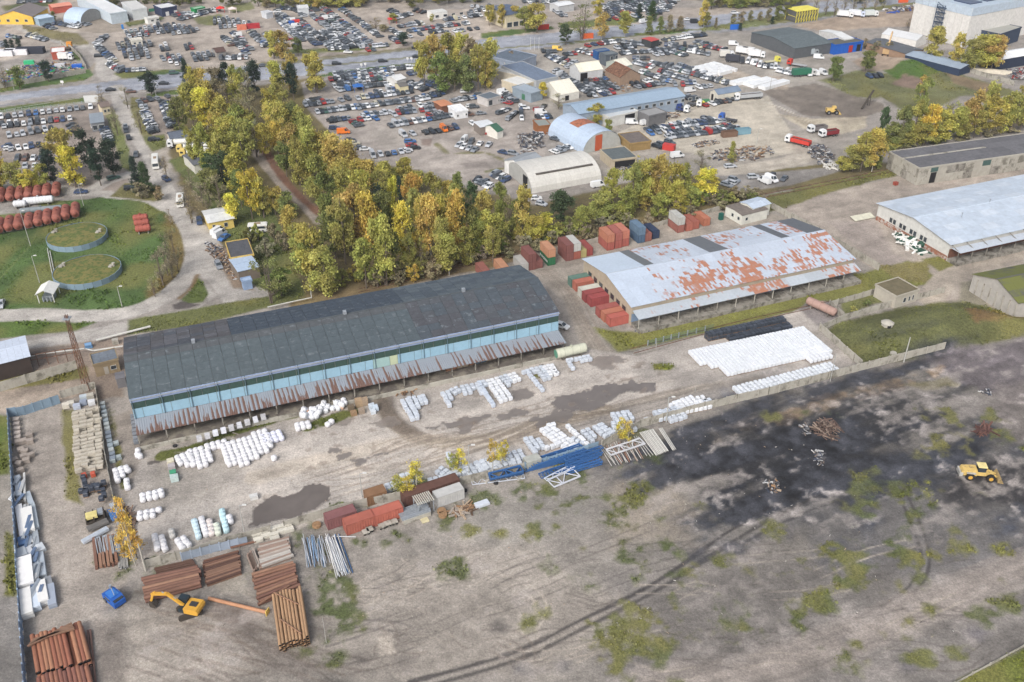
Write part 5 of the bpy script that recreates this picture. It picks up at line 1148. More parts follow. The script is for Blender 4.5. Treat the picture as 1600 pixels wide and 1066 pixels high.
for(A,n,m_,lv_,lab)in(((1108,528),21,2,2,'black pallet in the tall double row'),((1142,529),17,4,1,'black pallet in the low block')):
 p0=P(*A,.8);
 for i in range(n):
  for j in range(m_):
   for l in range(lv_ if j else lv_):
    p=Vector((p0.x,p0.y,0))+FX*(i*1.12)+FY*(j*1.14)
    BLKLIST.append((p.x+R.gauss(0,.03),p.y+R.gauss(0,.03),l*1.0,radians(20)+R.gauss(0,.02),jit(K(62,68,78),.25),lab+', %s %s in %s file'%(['lower','upper'][l],TO(j),TO(i)),'pallet','black_pallet','black foil-wrapped pallets'))
for k in range(22):
 p=P(132+R.uniform(-6,34),742+R.uniform(-2,44)+.2*k)
 BLKLIST.append((p.x,p.y,R.choice([0,0,.9]),R.uniform(-.2,.2)+GA,jit(K(62,68,80),.2)if k not in(3,9)else K(196,92,70),'dark grey foil-wrapped pallet in the jumble by the stone blocks' if k not in(3,9)else 'orange-topped pallet, %s one in the dark jumble'%('upper' if k==3 else 'lower'),'pallet','black_pallet','dark pallets by the stone blocks' if k not in(3,9)else None))
def place(lst,mk):
 lst.sort(key=lambda t:-1/hypot(t[0],t[1],CAMH-t[2]));big=lst[:300];rest=lst[300:]
 for t_ in big:
  x,y,z,rz,col,lab,cat,name,grp=t_;lab=lab if len(lab.split())<17 else lab.replace('grey-white ','').replace('white wrapped ','');o=thing(name,lab,cat,(x,y,z),rz,grp)
  for nm,me_,c in mk(col):link(nm,me_,o,color=c)
  s_=R.uniform(.95,1.05);o.scale=(s_*(.84 if grp and 'big white' in grp else 1.06 if name=='bulk_bag' else 1),s_*(1.06 if name=='bulk_bag' else 1),R.uniform(.92,1.08))
 return rest
def merge(name,items,mk,m_,kind_label):
 """everything past the three hundred largest of its kind, one object"""
 V_,F_,C_=[],[],[]
 for it in items:
  x,y,z,rz,col=it[:5];ca,sa=cos(rz),sin(rz)
  for nm,me_,c in mk(col,it):
   k=len(V_);V_+=[(x+v.co.x*.82*ca-v.co.y*sa,y+v.co.x*.82*sa+v.co.y*ca,z+v.co.z)for v in me_.vertices]
   for p in me_.polygons:F_.append(tuple(k+i for i in p.vertices));C_.append(c)
 mb=MB();mb.v=V_;mb.f=F_;mb.m=[0]*len(F_);mb.c=C_;mb.cc=(1,1,1)
 o=part(name,mb,[m_],None);o['kind']='stuff';o['label']=kind_label;return o
bgk=lambda c,it=None:[('bag_body',R.choice(BAGS)[0],c),('spout',BAGS[0][1],c)]
plk=lambda c,it=None:[('wrapped_load',R.choice(PALS)[0],c),('pallet_base',PALS[0][1],K(150,120,90))]
r1=place(BAGLIST,bgk);r2=place(PALLIST,plk);r3=place(BLKLIST,plk)
WVC=mat('wrapped_mixed',(1,1,1),.45,2,.05,vcol=True,bump=.3,bs=5)
if r1:merge('bulk_bags',r1,bgk,WVC,'remaining white bulk bags of the yard')
if r2:merge('wrapped_pallets',r2,plk,WVC,'remaining white wrapped pallets of the big field')
if r3:merge('black_pallets',r3,plk,WVC,'remaining black foil-wrapped pallets')
for(A,B,C,lab,hh,gaps)in(((1092,113),(1155,121),(1125,100),'x',1.4,.12),((1143,126),(1172,131),(1180,116),'y',1.2,0),((1165,135),(1205,132),(1170,124),'z',1.2,0)):pass
def slabfield(A,B,C,n,m_,h,lab,holes=0,col=K(232,234,236)):
 a,an,L_,Wd=frame(A,B,C,h);root=thing('panel_stack',lab,'stack',(a.x,a.y,0),an);dx,dy=L_/n,Wd/m_
 for i in range(n):
  for j in range(m_):
   if R.random()<holes:continue
   mb=MB();mb.box(.06,.06,0,dx-.06,dy-.06,h*R.uniform(.9,1.05));part('wrapped_pack',mb,[FOIL],root,(i*dx,j*dy,0),color=jit(col,.04))
slabfield((1114,117),(1153,107),(1086,103),10,8,1.5,'wide low field of white wrapped packs with dark gaps in the far yard',.16)
slabfield((1150,130),(1190,121),(1143,125),6,2,1.6,'long white wrapped stack, back one of the far pair');slabfield((1178,134),(1215,124),(1163,128),6,3,1.3,'long white wrapped stack, middle one in the far yard');slabfield((1196,137),(1235,126),(1190,132),5,2,1.4,'long white wrapped stack nearest the dark lot')
# stone blocks
SB=mat('sandstone',(1,1,1),.95,2.5,.15,objcol=True,bump=.5,bs=4)
def block(px,py,d,an,col,label,cat,name,grp=None,z=0):
 mb=MB();p=P(px,py,z);q=[R.uniform(-.08,.08)for _ in range(16)]
 mb.obox((0,0,0),d);mb.v=[(x+R.uniform(-.06,.06),y+R.uniform(-.06,.06),zz*(1+R.uniform(-.08,.08)))for x,y,zz in mb.v]
 return solid(name,mb,[SB],label,cat,(p.x,p.y,z),an,grp,color=jit(col,.08))
for r_ in range(17):
 for c_ in range(4):
  for l in(0,1):
   y=648+r_*5.6;x=119+c_*11+(r_*.28)+R.uniform(-1.5,1.5)
   if l==1 and R.random()<.25:continue
   block(x,y-c_*2.2,(R.uniform(1.2,1.6),R.uniform(.65,.95),R.uniform(.65,.85)),GA+R.gauss(0,.12),K(188,181,168),'%s cream stone block, %s row below the short wall, %s'%('upper' if l else 'lower',TO(r_),['left','inner left','inner right','right'][c_]),'stone block','stone_block','cream stone blocks',l*.8)
for x,y,c in((104,637,K(206,200,188)),(112,634,K(200,196,186)),(121,638,K(176,184,200)),(131,632,K(150,160,178)),(131,624,K(180,190,198)),(142,622,K(180,176,166)),(144,632,K(206,208,212))):
 block(x,y,(1.5,1.2,1.1),GA,c,'foil-covered stone pallet in the row under the short wall','stone block','stone_block','covered blocks by the wall')
for k in range(14):
 x=161+k*1.25;block(x,634+k*6.6,(1.15,1.0,.95),GA,R.choice([K(140,152,160),K(160,168,170),K(128,138,150)]),'grey-blue wrapped block, %s from the north along the inner fence'%TO(k),'stone block','stone_block','grey-blue blocks along the inner fence')
for x,y in((182,695),(186,717),(176,722)):block(x,y,(1.1,1,.8),.5,K(160,170,172),'loose grey-blue block beside the file','stone block','stone_block','loose grey-blue blocks')
for k in range(8):block(208+k*.7,652+k*5.8,(1,.9,.7),GA,K(128,134,142),'grey bundle, %s from the back against the warehouse gable'%TO(k),'bundle','stone_block','grey bundles at the gable')
for k in range(5):block(26.5+k*.6,659+k*7,(1.3,1.0,.9),GA-.2,K(186,176,168),'pale pinkish pallet, %s from the gate by the blue fence'%TO(k),'pallet','stone_pallet','pinkish pallets by the blue fence')
for k,(x,y)in enumerate([(30,694),(38,692),(47,683),(48,692),(34,706),(40,708),(38,716),(49,714),(24,722),(30,728),(42,722),(33,738)]):
 block(x,y,(1.4,1.1,1.0),GA+R.uniform(-.4,.4),K(160,150,142),'grey-brown stone pallet in the loose scatter, %s from the gate'%TO(k),'pallet','stone_pallet','scattered stone pallets',0)
for(x,y,d,c,lab)in((235,697,(1.8,1.4,.6),K(180,146,110),'low brown carton on the dock corner'),(245,693,(1.8,1.5,1.1),K(186,150,112),'taller brown carton on the dock corner'),
 (267,725,(1.4,1.4,1.1),K(214,208,186),'cream crate at the head of the green-lidded row'),(269,733,(1.4,1.3,1.1),K(176,170,172),'pinkish crate with dark hatch, second in its row'),(271,742,(1.3,1.2,1),K(72,156,120),'green-lidded crate on the yard edge'),(273,750,(1.6,1.5,1.1),K(190,206,204),'pale crate below the green-lidded one'),
 (549,640,(1.4,1.2,1.2),K(112,100,84),'dark pallet stack left of the brown cartons'),(553,648,(1.3,1.2,.9),K(150,124,96),'brown pallet stack by the heap'),(561,634,(1.6,1.4,1.9),K(176,152,124),'tall carton stack by the bag heap'),(570,632,(1.5,1.3,1.7),K(170,150,128),'tall carton stack right of the first'),(565,645,(1.4,1.2,1.1),K(160,144,128),'low carton stack before the tall ones'),
 (581,638,(1.3,1.3,1.1),K(196,206,216),'pale blue foil crate, left'),(587,641,(1.2,1.2,1.2),K(190,202,214),'pale blue foil crate, right'),(583,646,(1.1,1.1,.9),K(200,208,216),'pale blue foil crate, front'),
 (397,779,(1.6,1.2,.9),K(214,214,212),'white bundle by the old fence end')):block(x,y,d,GA,c,lab,'crate','crate')
for k in range(9):block(312+k*12.5,688-k*4.2,(1.1,1.1,1.0),GA,R.choice([K(214,216,224),K(196,196,200)]),'pale sack, %s from left under the rusty canopy'%TO(k),'sack','dock_sack','sacks under the canopy',1.2)
for k in range(16):block(700+k*9,578-k*2.3,(1.3,1.1,1.2),GA,R.choice([K(206,206,202),K(150,110,86),K(90,120,140),K(176,160,140)]),'crate on the dock, %s from left in its right half'%TO(k),'crate','dock_crate','crates under the canopy',1.2)
for k in range(26):
 t=R.random();x,y=[(225+t*200,872-t*36+R.uniform(-6,6)),(640+t*180,772-t*34+R.uniform(2,12)),(250+t*600,700-t*128+R.uniform(-4,4)),(1010+t*300,512-t*70+R.uniform(-4,4))][k%4]
 mb=MB();q=k%3
 if q==0:mb.cyl((0,0,0),(0,0,.25),.5,12)
 elif q==1:mb.obox((0,0,0),(R.uniform(.6,1.4),R.uniform(.4,.8),R.uniform(.3,.6)))
 else:mb.obox((0,0,0),(R.uniform(1.5,2.8),.25,.15))
 solid(['discarded_ring','stray_block','stray_plank'][q],mb,[OBJ],['dark round tyre lying','small pale block lying','grey plank lying'][q]+[' at the foot of the old fence',' beside the grey fence near the birches',' along the dock grass',' on the rail grass by the store'][k%4],['tyre','block','plank'][q],P(x,y),R.uniform(0,6),'odd %s %d'%(['tyres','blocks','planks'][q],k%4),color=[K(50,50,52),K(176,172,164),K(140,132,122)][q])
# pipes, beams, logs
PIPEC=[K(166,116,88),K(150,104,82),K(176,128,98),K(142,96,78)]
def pipe(A,B,r,zc,col,label,name='steel_pipe',cat='pipe',grp=None,zpx=None,sq=False,n=10):
 zz=zc if zpx is None else zpx;col=desat(col,.22,.92);a=P(*A,zz);b=P(*B,zz);d=(b-a);L_=Vector((d.x,d.y,0)).length;mb=MB()
 if sq:mb.box(0,-r,-r,L_,r,r)
 else:
  mb.cyl((0,0,0),(L_,0,0),r,n,caps=False);mb.cyl((.05,0,0),(L_-.05,0,0),r*.84,n,m=1,caps=True)
 return solid(name,mb,[OBJR]if sq else[OBJR,DARK],label,cat,(a.x,a.y,zc),atan2(d.y,d.x),grp,color=(*jit(col,.08),.22),smooth=not sq)
def pstack(A0,B0,A1,B1,n,r,layers,col,label,grp,zt=None,skip=(),sq=False,name='steel_pipe',cat='pipe',zb=0):
 zt=zt if zt is not None else zb+r+(layers-1)*r*1.75
 for l in range(layers):
  m_=n
  for i in range(m_):
   if i in skip and l==layers-1:continue
   if l<layers-1 and 0<i<n-1 and not sq and layers>2 and l<layers-2:
    pass
   t=i/(n-1)+R.uniform(-.15,.15)/n;sh=R.uniform(-2.5,2.5)
   A=(A0[0]+(A1[0]-A0[0])*t,A0[1]+(A1[1]-A0[1])*t+0);B=(B0[0]+(B1[0]-B0[0])*t,B0[1]+(B1[1]-B0[1])*t)
   dx,dy=B[0]-A[0],B[1]-A[1];q=hypot(dx,dy);A=(A[0]+dx/q*sh,A[1]+dy/q*sh);B=(B[0]+dx/q*sh,B[1]+dy/q*sh)
   pipe(A,B,r,zb+r+l*r*1.75,tuple(v*.8 for v in(col if isinstance(col,tuple)else R.choice(col))),label+', %s of layer %s'%(TO(i),['one','two','three','four'][l]),name,cat,grp,zpx=zt,sq=sq)
pstack((427,928),(438,1008),(469,919),(481,997),9,.27,4,K(200,154,106),'rusty orange steel pipe in the upright square stack','pipes of the upright stack')
for A,B in(((428,926),(466,944)),((436,966),(471,990))):pipe(A,B,.12,2.05,K(150,108,80),'thin cross pipe lying over the upright stack',grp='cross pipes on the stack')
pstack((394,898),(459,879),(404,940),(467,914),9,.33,2,PIPEC,'thick rusty pipe in the stack above the upright one','pipes of the sloping stack')
pipe((404,944),(452,915),.16,1.3,K(150,108,80),'loose thin pipe propped across the sloping stack')
pstack((223,905),(311,886),(227,934),(315,910),7,.42,2,PIPEC,'thick rusty pipe in the stack behind the excavator arm','pipes behind the excavator')
pstack((240,890),(300,876),(244,898),(305,884),4,.2,1,K(120,86,70),'thin dark rusty rail behind the thick pipes','dark rails',name='steel_rail',cat='rail',sq=True)
pstack((317,878),(372,862),(322,913),(376,894),13,.2,2,[K(140,96,74),K(112,78,64),K(160,118,92)],'rusty steel beam in the flat pile by the old fence','beams of the flat pile',sq=True,name='steel_beam',cat='beam')
pipe((360,856),(400,846),.15,.5,K(140,96,74),'long rusty beam poking out behind the flat pile','steel_beam','beam',sq=True)
pstack((51,994),(61,1053),(124,974),(140,1034),12,.42,2,[K(188,118,82),K(176,104,74),K(196,132,92)],'wide rusty orange pipe in the upper part of the corner pile','upper pipes of the corner pile',skip=(8,))
pstack((60,1058),(72,1130),(135,1040),(152,1110),12,.42,2,[K(160,98,78),K(176,112,82),K(146,92,76)],'wide rusty pipe in the lower part of the corner pile','lower pipes of the corner pile')
for k in range(4):pipe((43+k*3,1010-k*3.5),(112+k*1.5,974-k*.2+k*3),.16,2.0,K(150,112,86),'long rusty beam laid across the corner pile','steel_beam','beam','beams across the corner pile',sq=True)
pipe((137,985),(147,1090),.14,.3,K(118,86,78),'rail-like dark beam right of the corner pile, inner','steel_beam','beam',sq=True);pipe((141,984),(152,1090),.14,.3,K(126,92,80),'rail-like dark beam right of the corner pile, outer','steel_beam','beam',sq=True)
p_=pipe((326,935),(418,957),.34,.36,K(190,132,88),'single long rusty pipe with a yellow square flange on the ground')
mb=MB();a=P(418,957,.5);mb.box(-.08,-.6,-.45,.08,.6,.75);part('flange',mb,[mat('yellow_rim',K(206,180,96),.7)],p_,((P(418,957)-P(326,935)).length,0,0))
LOGC=[K(196,178,164),K(206,190,176),K(180,150,132),K(214,206,196)]
pstack((404,853),(450,841),(407,886),(456,868),12,.22,2,LOGC,'pale concrete-coated pile in the middle post stack','pale posts, middle stack',name='concrete_post',cat='post',sq=True)
pstack((386,866),(396,891),(396,860),(405,884),6,.2,2,LOGC,'pale post lying crosswise in the left bundle','pale posts, left bundle',name='concrete_post',cat='post',sq=True)
for k,(x,y)in enumerate([(402,838),(412,834),(416,840),(424,830),(428,838),(436,826),(442,832),(449,824),(452,830),(404,846),(430,844)]):block(x,y,(1.8,.9,.8),GA,K(206,202,190),'pale concrete beam stub in the row above the post stack','concrete block','concrete_stub','pale stubs')
pstack((146,842),(151,887),(176,838),(182,880),6,.24,2,PIPEC,'brown steel beam under the grey sheets','brown beams under grey sheets',sq=True,name='steel_beam',cat='beam')
pstack((182,858),(186,888),(196,848),(200,886),8,.1,2,K(190,190,188),'thin pale tube in the bundle by the golden birch','thin pale tubes',name='steel_tube')
for(A,B,w_,c,lab)in(((157,838),(162,862),2.2,K(170,178,186),'grey metal sheet on the brown beams, left'),((177,836),(182,862),1.6,K(160,164,168),'grey metal sheet on the brown beams, right'),((128,846),(168,824),1.1,K(196,204,214),'long pale gutter sheet sticking out over the lane'),((136,826),(168,812),1.4,K(120,118,116),'dark bundle of profiles above the pale gutter'),
 ((172,795),(180,810),1.3,K(84,128,184),'blue tarpaulin strip among the profiles'),((176,785),(194,808),1.6,K(176,182,190),'tilted bundle of galvanised profiles'),((186,810),(192,835),1.2,K(168,170,172),'bundle of tubes right of the blue strip')):
 a=P(*A,.9);b=P(*B,.9);L_=(b-a).length;mb=MB();mb.box(0,-w_/2,-.5,L_,w_/2,0);
 for k in range(5):mb.box(.05,-w_/2+k*w_/5+.02,0,L_-.05,-w_/2+k*w_/5+.14,.08)
 solid('profile_bundle',mb,[PAINT],lab,'bundle',(a.x,a.y,.9),atan2(b.y-a.y,b.x-a.x),color=c)
for k,(A,B,w_,h,c,lab)in enumerate([((26,742),(29,774),1.1,1.2,K(170,180,190),'grey profile bundle at the top of the fence row'),((37,738),(38,780),.4,1.0,K(206,206,204),'narrow white plank beside the grey bundle'),((42,768),(50,790),1.0,.8,K(176,186,196),'short grey panel stack behind the long white one'),
 ((28,788),(36,836),1.3,1.2,K(220,222,226),'long white panel stack against the blue fence'),((40,792),(45,828),2.0,1.6,K(232,232,230),'tall white wrapped panel stack in the second file'),((50,786),(57,824),1.0,1.0,K(180,190,198),'grey-green panel stack on the lane side'),
 ((32,838),(35,850),1.4,1.0,K(84,116,160),'small blue wrapped pack in the fence row'),((42,836),(46,848),1.4,.9,K(206,208,210),'white crumpled pack right of the blue one'),((54,828),(57,850),1.0,.9,K(160,168,176),'thin grey pack by the lane'),((30,855),(35,868),1.8,1.0,K(190,198,206),'pale pack above the big white panels'),((44,852),(48,864),1.6,.8,K(196,200,206),'jumbled white pack in the blue fence row'),((57,850),(63,860),2.0,.8,K(200,206,212),'pale flat pack at the lane edge'),
 ((36,868),(40,912),2.6,1.8,K(236,236,236),'biggest white panel stack in the fence row'),((53,864),(56,896),1.2,1.2,K(180,190,200),'grey profile stack right of the biggest white one'),((62,862),(67,898),1.2,1.0,K(172,182,192),'outer grey profile stack at the lane'),
 ((38,918),(42,958),1.9,1.5,K(232,232,230),'white panel stack nearest the lower end of the row'),((53,916),(56,948),1.5,1.3,K(206,218,232),'panel stack with blue and white wrapping'),((62,906),(68,938),1.7,1.4,K(234,234,232),'white panel stack next to the steel bundle'),((73,900),(77,915),1.2,1.0,K(140,144,150),'dark open-ended steel bundle'),((77,912),(81,944),1.4,1.1,K(160,170,186),'bluish steel bundle at the lower lane edge')]):
 a=P(*A,h);b=P(*B,h);L_=(b-a).length;root=thing('panel_stack',lab,'stack',(a.x,a.y,0),atan2(b.y-a.y,b.x-a.x));n=max(3,int(h/.3))
 for i in range(n):
  mb=MB();o1,o2=R.uniform(0,.12),R.uniform(-.05,.05);mb.box(o1,-w_/2+o2,i*h/n+.01,L_-o1*.5,w_/2+o2,(i+1)*h/n-.015)
  part('panel',mb,[PAINT],root,color=jit(c if i==n-1 or i%2 else[x*.8 for x in c],.05))
for k in range(34):
 t=R.random();x=27+t*34+R.uniform(-4,18);y=742+t*200;h=R.uniform(.5,1.5);p=P(x,y,h);L_=R.uniform(1.8,4.5);w_=R.uniform(.35,.8);mb=MB()
 for q in range(4):mb.box(R.uniform(0,.2),-w_/2+q*w_/4+.01,-.25,L_-R.uniform(0,.2),-w_/2+(q+1)*w_/4-.03,R.uniform(-.02,.05))
 solid('profile_bundle',mb,[PAINT],'thin profile bundle lying on the panel stacks of the blue fence row','bundle',(p.x,p.y,h+.2),radians(-82)+R.gauss(0,.12),'thin bundles on the panel stacks',color=jit(R.choice([K(176,184,192),K(206,208,210),K(150,160,172),K(110,130,160)]),.1))
for k in range(34):
 x=470+R.uniform(0,34);pipe((x,842+R.uniform(-8,8)),(x+R.uniform(2,14),880+R.uniform(-8,8)),.07,R.uniform(.1,.7),R.choice([K(206,214,224),K(190,196,206),K(176,182,190),K(120,160,200)]),'thin pale galvanised tube in the loose left bundle','steel_tube','pipe','loose pale tubes',n=6)
for k in range(34):
 t=R.random();x=508+t*22;blue=t>.7 and R.random()<.75
 pipe((x,838+R.uniform(-4,6)),(x+18+R.uniform(-2,4),898+R.uniform(-8,6)-t*6),.09,R.uniform(.15,.9),K(46,108,168)if blue else R.choice([K(222,226,232),K(206,206,204)]),'long blue tube at the right side of the long bundle' if blue else 'long white tube in the %s of the long bundle'%('left part' if t<.35 else 'middle'),'steel_tube','pipe','long blue tubes' if blue else 'long white tubes',n=6)
pipe((519,838),(556,839),.1,.3,K(214,218,222),'white tube lying across beside the orange container','steel_tube',n=6)
for k in range(13):
 pipe((1000+k*2.2+(8 if k>9 else 0),676-k*.6),(1026+k*2.0+(6 if k>9 else 0),712-k*.8),.13,.3+.2*(k%2),R.choice([K(226,224,218),K(206,204,198)]),'white post, %s from left in the neat sloping row'%TO(k),'steel_tube','pipe','white posts in the sloping row',n=8)
for k in range(20):
 x=938+k*3.1;pipe((x,700-k*.9+R.uniform(-3,3)),(x+R.uniform(12,24),727-k*.7+R.uniform(-4,3)),.1,.2,R.choice([K(206,202,196),K(150,100,76),K(176,140,120),K(190,188,182)]),'mixed rusty and white rod under the white lattice girder','steel_tube','pipe','rods under the white girder',n=6)
def truss(A,B,w_,z,col,label,d=.16,n=6,group=None):
 a=P(*A,z);b=P(*B,z);L_=(b-a).length;r=thing('lattice_girder',label,'girder',(a.x,a.y,z),atan2(b.y-a.y,b.x-a.x),group)
 for s_ in(0,1):
  mb=MB();mb.box(0,s_*w_-d/2,0,L_,s_*w_+d/2,d*1.4);part('chord',mb,[PAINT],r,color=jit(col,.06))
 for k in range(n):
  x0,x1=k*L_/n,(k+1)*L_/n;mb=MB();q=[(x0,0,.1),(x1,w_,.1)]if k%2 else[(x0,w_,.1),(x1,0,.1)];mb.beam(q[0],q[1],d*.7,d*.6);part('brace',mb,[PAINT],r,color=jit(col,.08))
 for k in(0,n//2,n):mb=MB();mb.beam((k*L_/n,0,.1),(k*L_/n,w_,.1),d*.8,d*.8);part('strut',mb,[PAINT],r,color=jit(col,.06))
 return r
BT=K(58,100,154)
for k in range(5):truss((766+k*.5,751-k*.4),(818,741-k*1.0),1.9,.1+k*.45,jit(BT,.1),'blue lattice girder in the small left group',.22,4,'blue girders of the small group')
truss((738,758),(820,748),1.5,.1,K(206,212,222),'silver lattice girder in front of the small blue group',.14,10)
for k in range(5):truss((820+k*4,738-k*2.4),(925-k*3,712-k*2.4),2.0,.1+k*.35,jit(BT,.15),'long blue girder in the large heap',.2,8,'long girders of the large heap')
for k in range(8):truss((884+k*.8+R.uniform(-5,5),742-k*3.4),(940+R.uniform(-6,5),726-k*3.6),.9,.1+k*.2,jit(BT,.15),'blue girder in the right half of the large heap',.17,7,'girders in the right half of the heap')
for k in range(4):truss((846+k*5,748-k*2),(893+k*3,734-k*2),1.6,.1+k*.15,jit(BT,.1),'thin blue girder in front of the large heap',.14,7,'thin girders before the heap')
truss((866,762),(907,745),2.6,.25,K(206,210,220),'silver frame with cross bracing before the blue heap',.22,3);truss((855,752),(898,730),1.0,.6,K(200,206,218),'silver girder leaning on the blue heap',.16,6)
truss((955,712),(1008,694),2.1,.7,K(212,214,220),'big white lattice girder over the mixed rods',.22,5)
mb=MB();[mb.box(-1.7,-1.2+k*.5,0,1.7,-1.2+k*.5+.1,2.2)for k in range(5)];mb.box(-1.7,-1.2,2.2,1.7,.9,2.3);p=P(831,728);solid('crate',mb,[mat('grey_boards',K(170,172,166),.9)],'grey slatted crate at the left end of the blue heap','crate',p,AB)
p=P(660,806);rk=thing('steel_rack','grey steel rack frame with open slatted top by the brown container','rack',p,AB)
for x in(-1.6,1.6):
 for y in(-1.3,1.3):mb=MB();mb.box(x-.1,y-.1,0,x+.1,y+.1,3);part('post',mb,[STEEL],rk,(1,1.5,0))
for k in range(9):mb=MB();mb.box(-1.8+k*.42,-1.5,3,-1.6+k*.42,1.5,3.15);part('slat',mb,[mat('pale_slats',K(190,186,176),.8)],rk,(1,1.5,0))
p=P(655,813);dk=thing('profile_pallet','low stack of long grey galvanised profiles on a pale base','stack',p,AB)
for k in range(9):mb=MB();mb.box(-3.4,-1.4+k*.36,1,2.6+R.uniform(0,.3),-1.15+k*.36,1.25+R.uniform(0,.2));part('profile',mb,[STEEL],dk,(0,1.6,0))
mb=MB();mb.box(-3.2,-1.5,0,2.6,1.8,1);part('base',mb,[CONC],dk,(0,1.6,0))
mb=MB();mb.obox((0,0,0),(1.5,1.9,.12));solid('board',mb,[mat('cream_board',K(206,196,160),.8)],'cream board lying before the profile stack','board',P(663,812),AB)
for k,(x,y)in enumerate([(572,834),(578,830),(597,825),(606,821),(616,818)]):
 r=thing('spool_table','low table-like block with black feet, %s of five from the left'%ORD[k],'block',P(x,y),AB);mb=MB();mb.obox((0,0,.5),(1.3,1.2,.25));part('top',mb,[CONC],r)
 for sx in(-.4,.4):mb=MB();mb.obox((sx,0,0),(.25,1,.5));part('foot',mb,[TYRE],r)
mb=MB();mb.obox((0,0,0),(3,1.4,.5));mb.obox((0,0,.5),(2.8,1.2,.15));solid('foil_bundle',mb,[FOIL],'white foil-covered bundle on the ground right of the white box container','bundle',P(753,789),AB,color=K(206,212,222))
for x,y in((495,822),(692,806),(690,800)):mb=MB();mb.cyl((0,0,0),(0,0,.5),.9,14);mb.cyl((0,0,.5),(0,0,.55),.5,14);solid('cable_drum',mb,[WOODM],'round coil lying on the ground near (%s)'%('the maroon container' if x<500 else 'the white box container, %s'%('front' if y>803 else 'back')),'coil',P(x,y))
def litter(name,label,pts,n,sz,cols,zmax=.5,m_=None,long=1.0):
 """heap of countless scraps"""
 poly=W(pts);xs=[p[0]for p in poly];ys=[p[1]for p in poly];mb=MB();c=0;cx,cy=sum(xs)/len(xs),sum(ys)/len(ys);ext=max(max(xs)-min(xs),max(ys)-min(ys))/2
 while c<n:
  x,y=R.uniform(min(xs),max(xs)),R.uniform(min(ys),max(ys))
  if not inside(np.array([x]),np.array([y]),poly)[0]:continue
  h=zmax*max(.05,1-hypot(x-cx,y-cy)/ext);s_=R.uniform(.4,1)*sz;mb.cc=jit(R.choice(cols),.15)
  mb.obox((x-cx,y-cy,R.uniform(0,h)),(s_*R.uniform(1,1+long*2.5),s_*R.uniform(.3,.8),s_*R.uniform(.2,.6)),R.uniform(0,6),tilt=R.uniform(-.3,.3));c+=1
 o=part(name,mb,[m_ or VCD],None,(cx,cy,0));o['kind']='stuff';o['label']=label;return o
GR=[K(150,150,152),K(90,90,94),K(190,190,190),K(120,110,104),K(70,76,90)];BR=[K(150,120,92),K(110,88,72),K(180,160,138)]
litter('branch_heap','heap of grey-brown branches on the soot',[(1270,668),(1290,655),(1312,668),(1305,688),(1280,684)],130,.5,[K(110,92,84),K(86,72,66),K(140,124,112)],1.0,long=3)
litter('rubble','small pile of pale rubble on the soot',[(1250,666),(1262,662),(1268,678),(1255,680)],40,.5,GR,.5)
litter('rubble','strip of pale rubble in the dark field',[(1270,706),(1284,704),(1288,728),(1274,726)],40,.6,GR,.5)
litter('rubble','pale rubble at the track crossing',[(1195,752),(1216,750),(1220,768),(1200,772)],50,.5,GR+BR,.4)
litter('board_heap','brown boards in a flat heap near the loader',[(1520,670),(1545,664),(1556,676),(1530,680)],50,.6,[K(110,80,72),K(96,70,66)],.5,long=3)
litter('rubble','grey rubble at the right edge of the dark field',[(1528,612),(1545,608),(1554,617),(1540,620)],30,.5,GR,.4)
litter('scrap_heap','dark heap of scrap and car parts by the truck gate',[(1262,228),(1285,226),(1302,245),(1300,256),(1278,258),(1264,244)],260,.8,GR,2.5)
litter('scrap_heap','scattered scrap and engines in the concrete yard',[(1080,226),(1120,218),(1126,224),(1090,232)],120,.6,GR+BR,.8)
litter('scrap_heap','long heap of broken parts by the yellow tree',[(1110,236),(1200,228),(1210,240),(1180,252),(1110,252)],260,.8,GR+BR,1.2)
litter('scrap_heap','clutter of machine parts in front of the workshop',[(990,178),(1058,172),(1062,184),(1000,196)],220,.8,GR+BR,1.3)
litter('scrap_heap','clutter of barrels and parts before the dark felt garage',[(958,250),(1000,244),(990,262),(965,270)],140,.8,GR+[K(40,70,140),K(200,190,60)],1.2)
litter('scrap_heap','scrap between barrel sheds and car rows',[(925,118),(960,106),(1006,124),(990,142),(950,146)],260,.8,GR+BR,1.2)
litter('scrap_heap','dark scrap piled on the container by the kiosk road',[(808,212),(845,205),(850,230),(815,240)],220,.9,GR,2.2)
litter('scrap_heap','car parts lying along the pale blue lean-to',[(322,378),(345,385),(372,425),(368,438),(345,415),(325,395)],260,.6,GR+BR,1.0)
litter('building_material','coloured building material piled in the walled yard',[(0,112),(60,100),(120,98),(132,108),(70,120),(0,130)],420,1.0,GR+BR+[K(50,90,170),K(40,160,110),K(60,100,150),K(200,180,150)],1.6)
litter('rubble','white blocks beside the railway and depot',[(1285,258),(1312,256),(1314,264),(1290,266)],40,.9,[K(206,204,198)],.8)
litter('rubble','concrete pieces at the dock end of the rusty-roofed store',[(985,510),(1030,500),(1040,512),(1000,522)],70,.7,BR+GR,.7)
litter('timber_heap','old boards lying by the white box container',[(700,800),(735,790),(742,798),(710,808)],60,.6,BR+[K(170,160,150)],.4,long=3)
litter('timber_heap','boards on the grass near the blue girders',[(620,610),(640,603),(650,610),(618,616)],50,.6,BR,.5,long=3)
litter('tarpaulin_heap','white and dark green tarpaulin covered heap beside the silver-roofed hall',[(1398,364),(1418,366),(1450,392),(1440,398),(1408,384)],90,1.6,[K(226,226,222)]*3+[K(50,84,70)]*2,1.6)
litter('ore_heap','cluttered goods beyond the navy hall',[(1570,112),(1600,106),(1600,126),(1580,124)],160,1.0,GR+[K(150,50,50)],1.5)
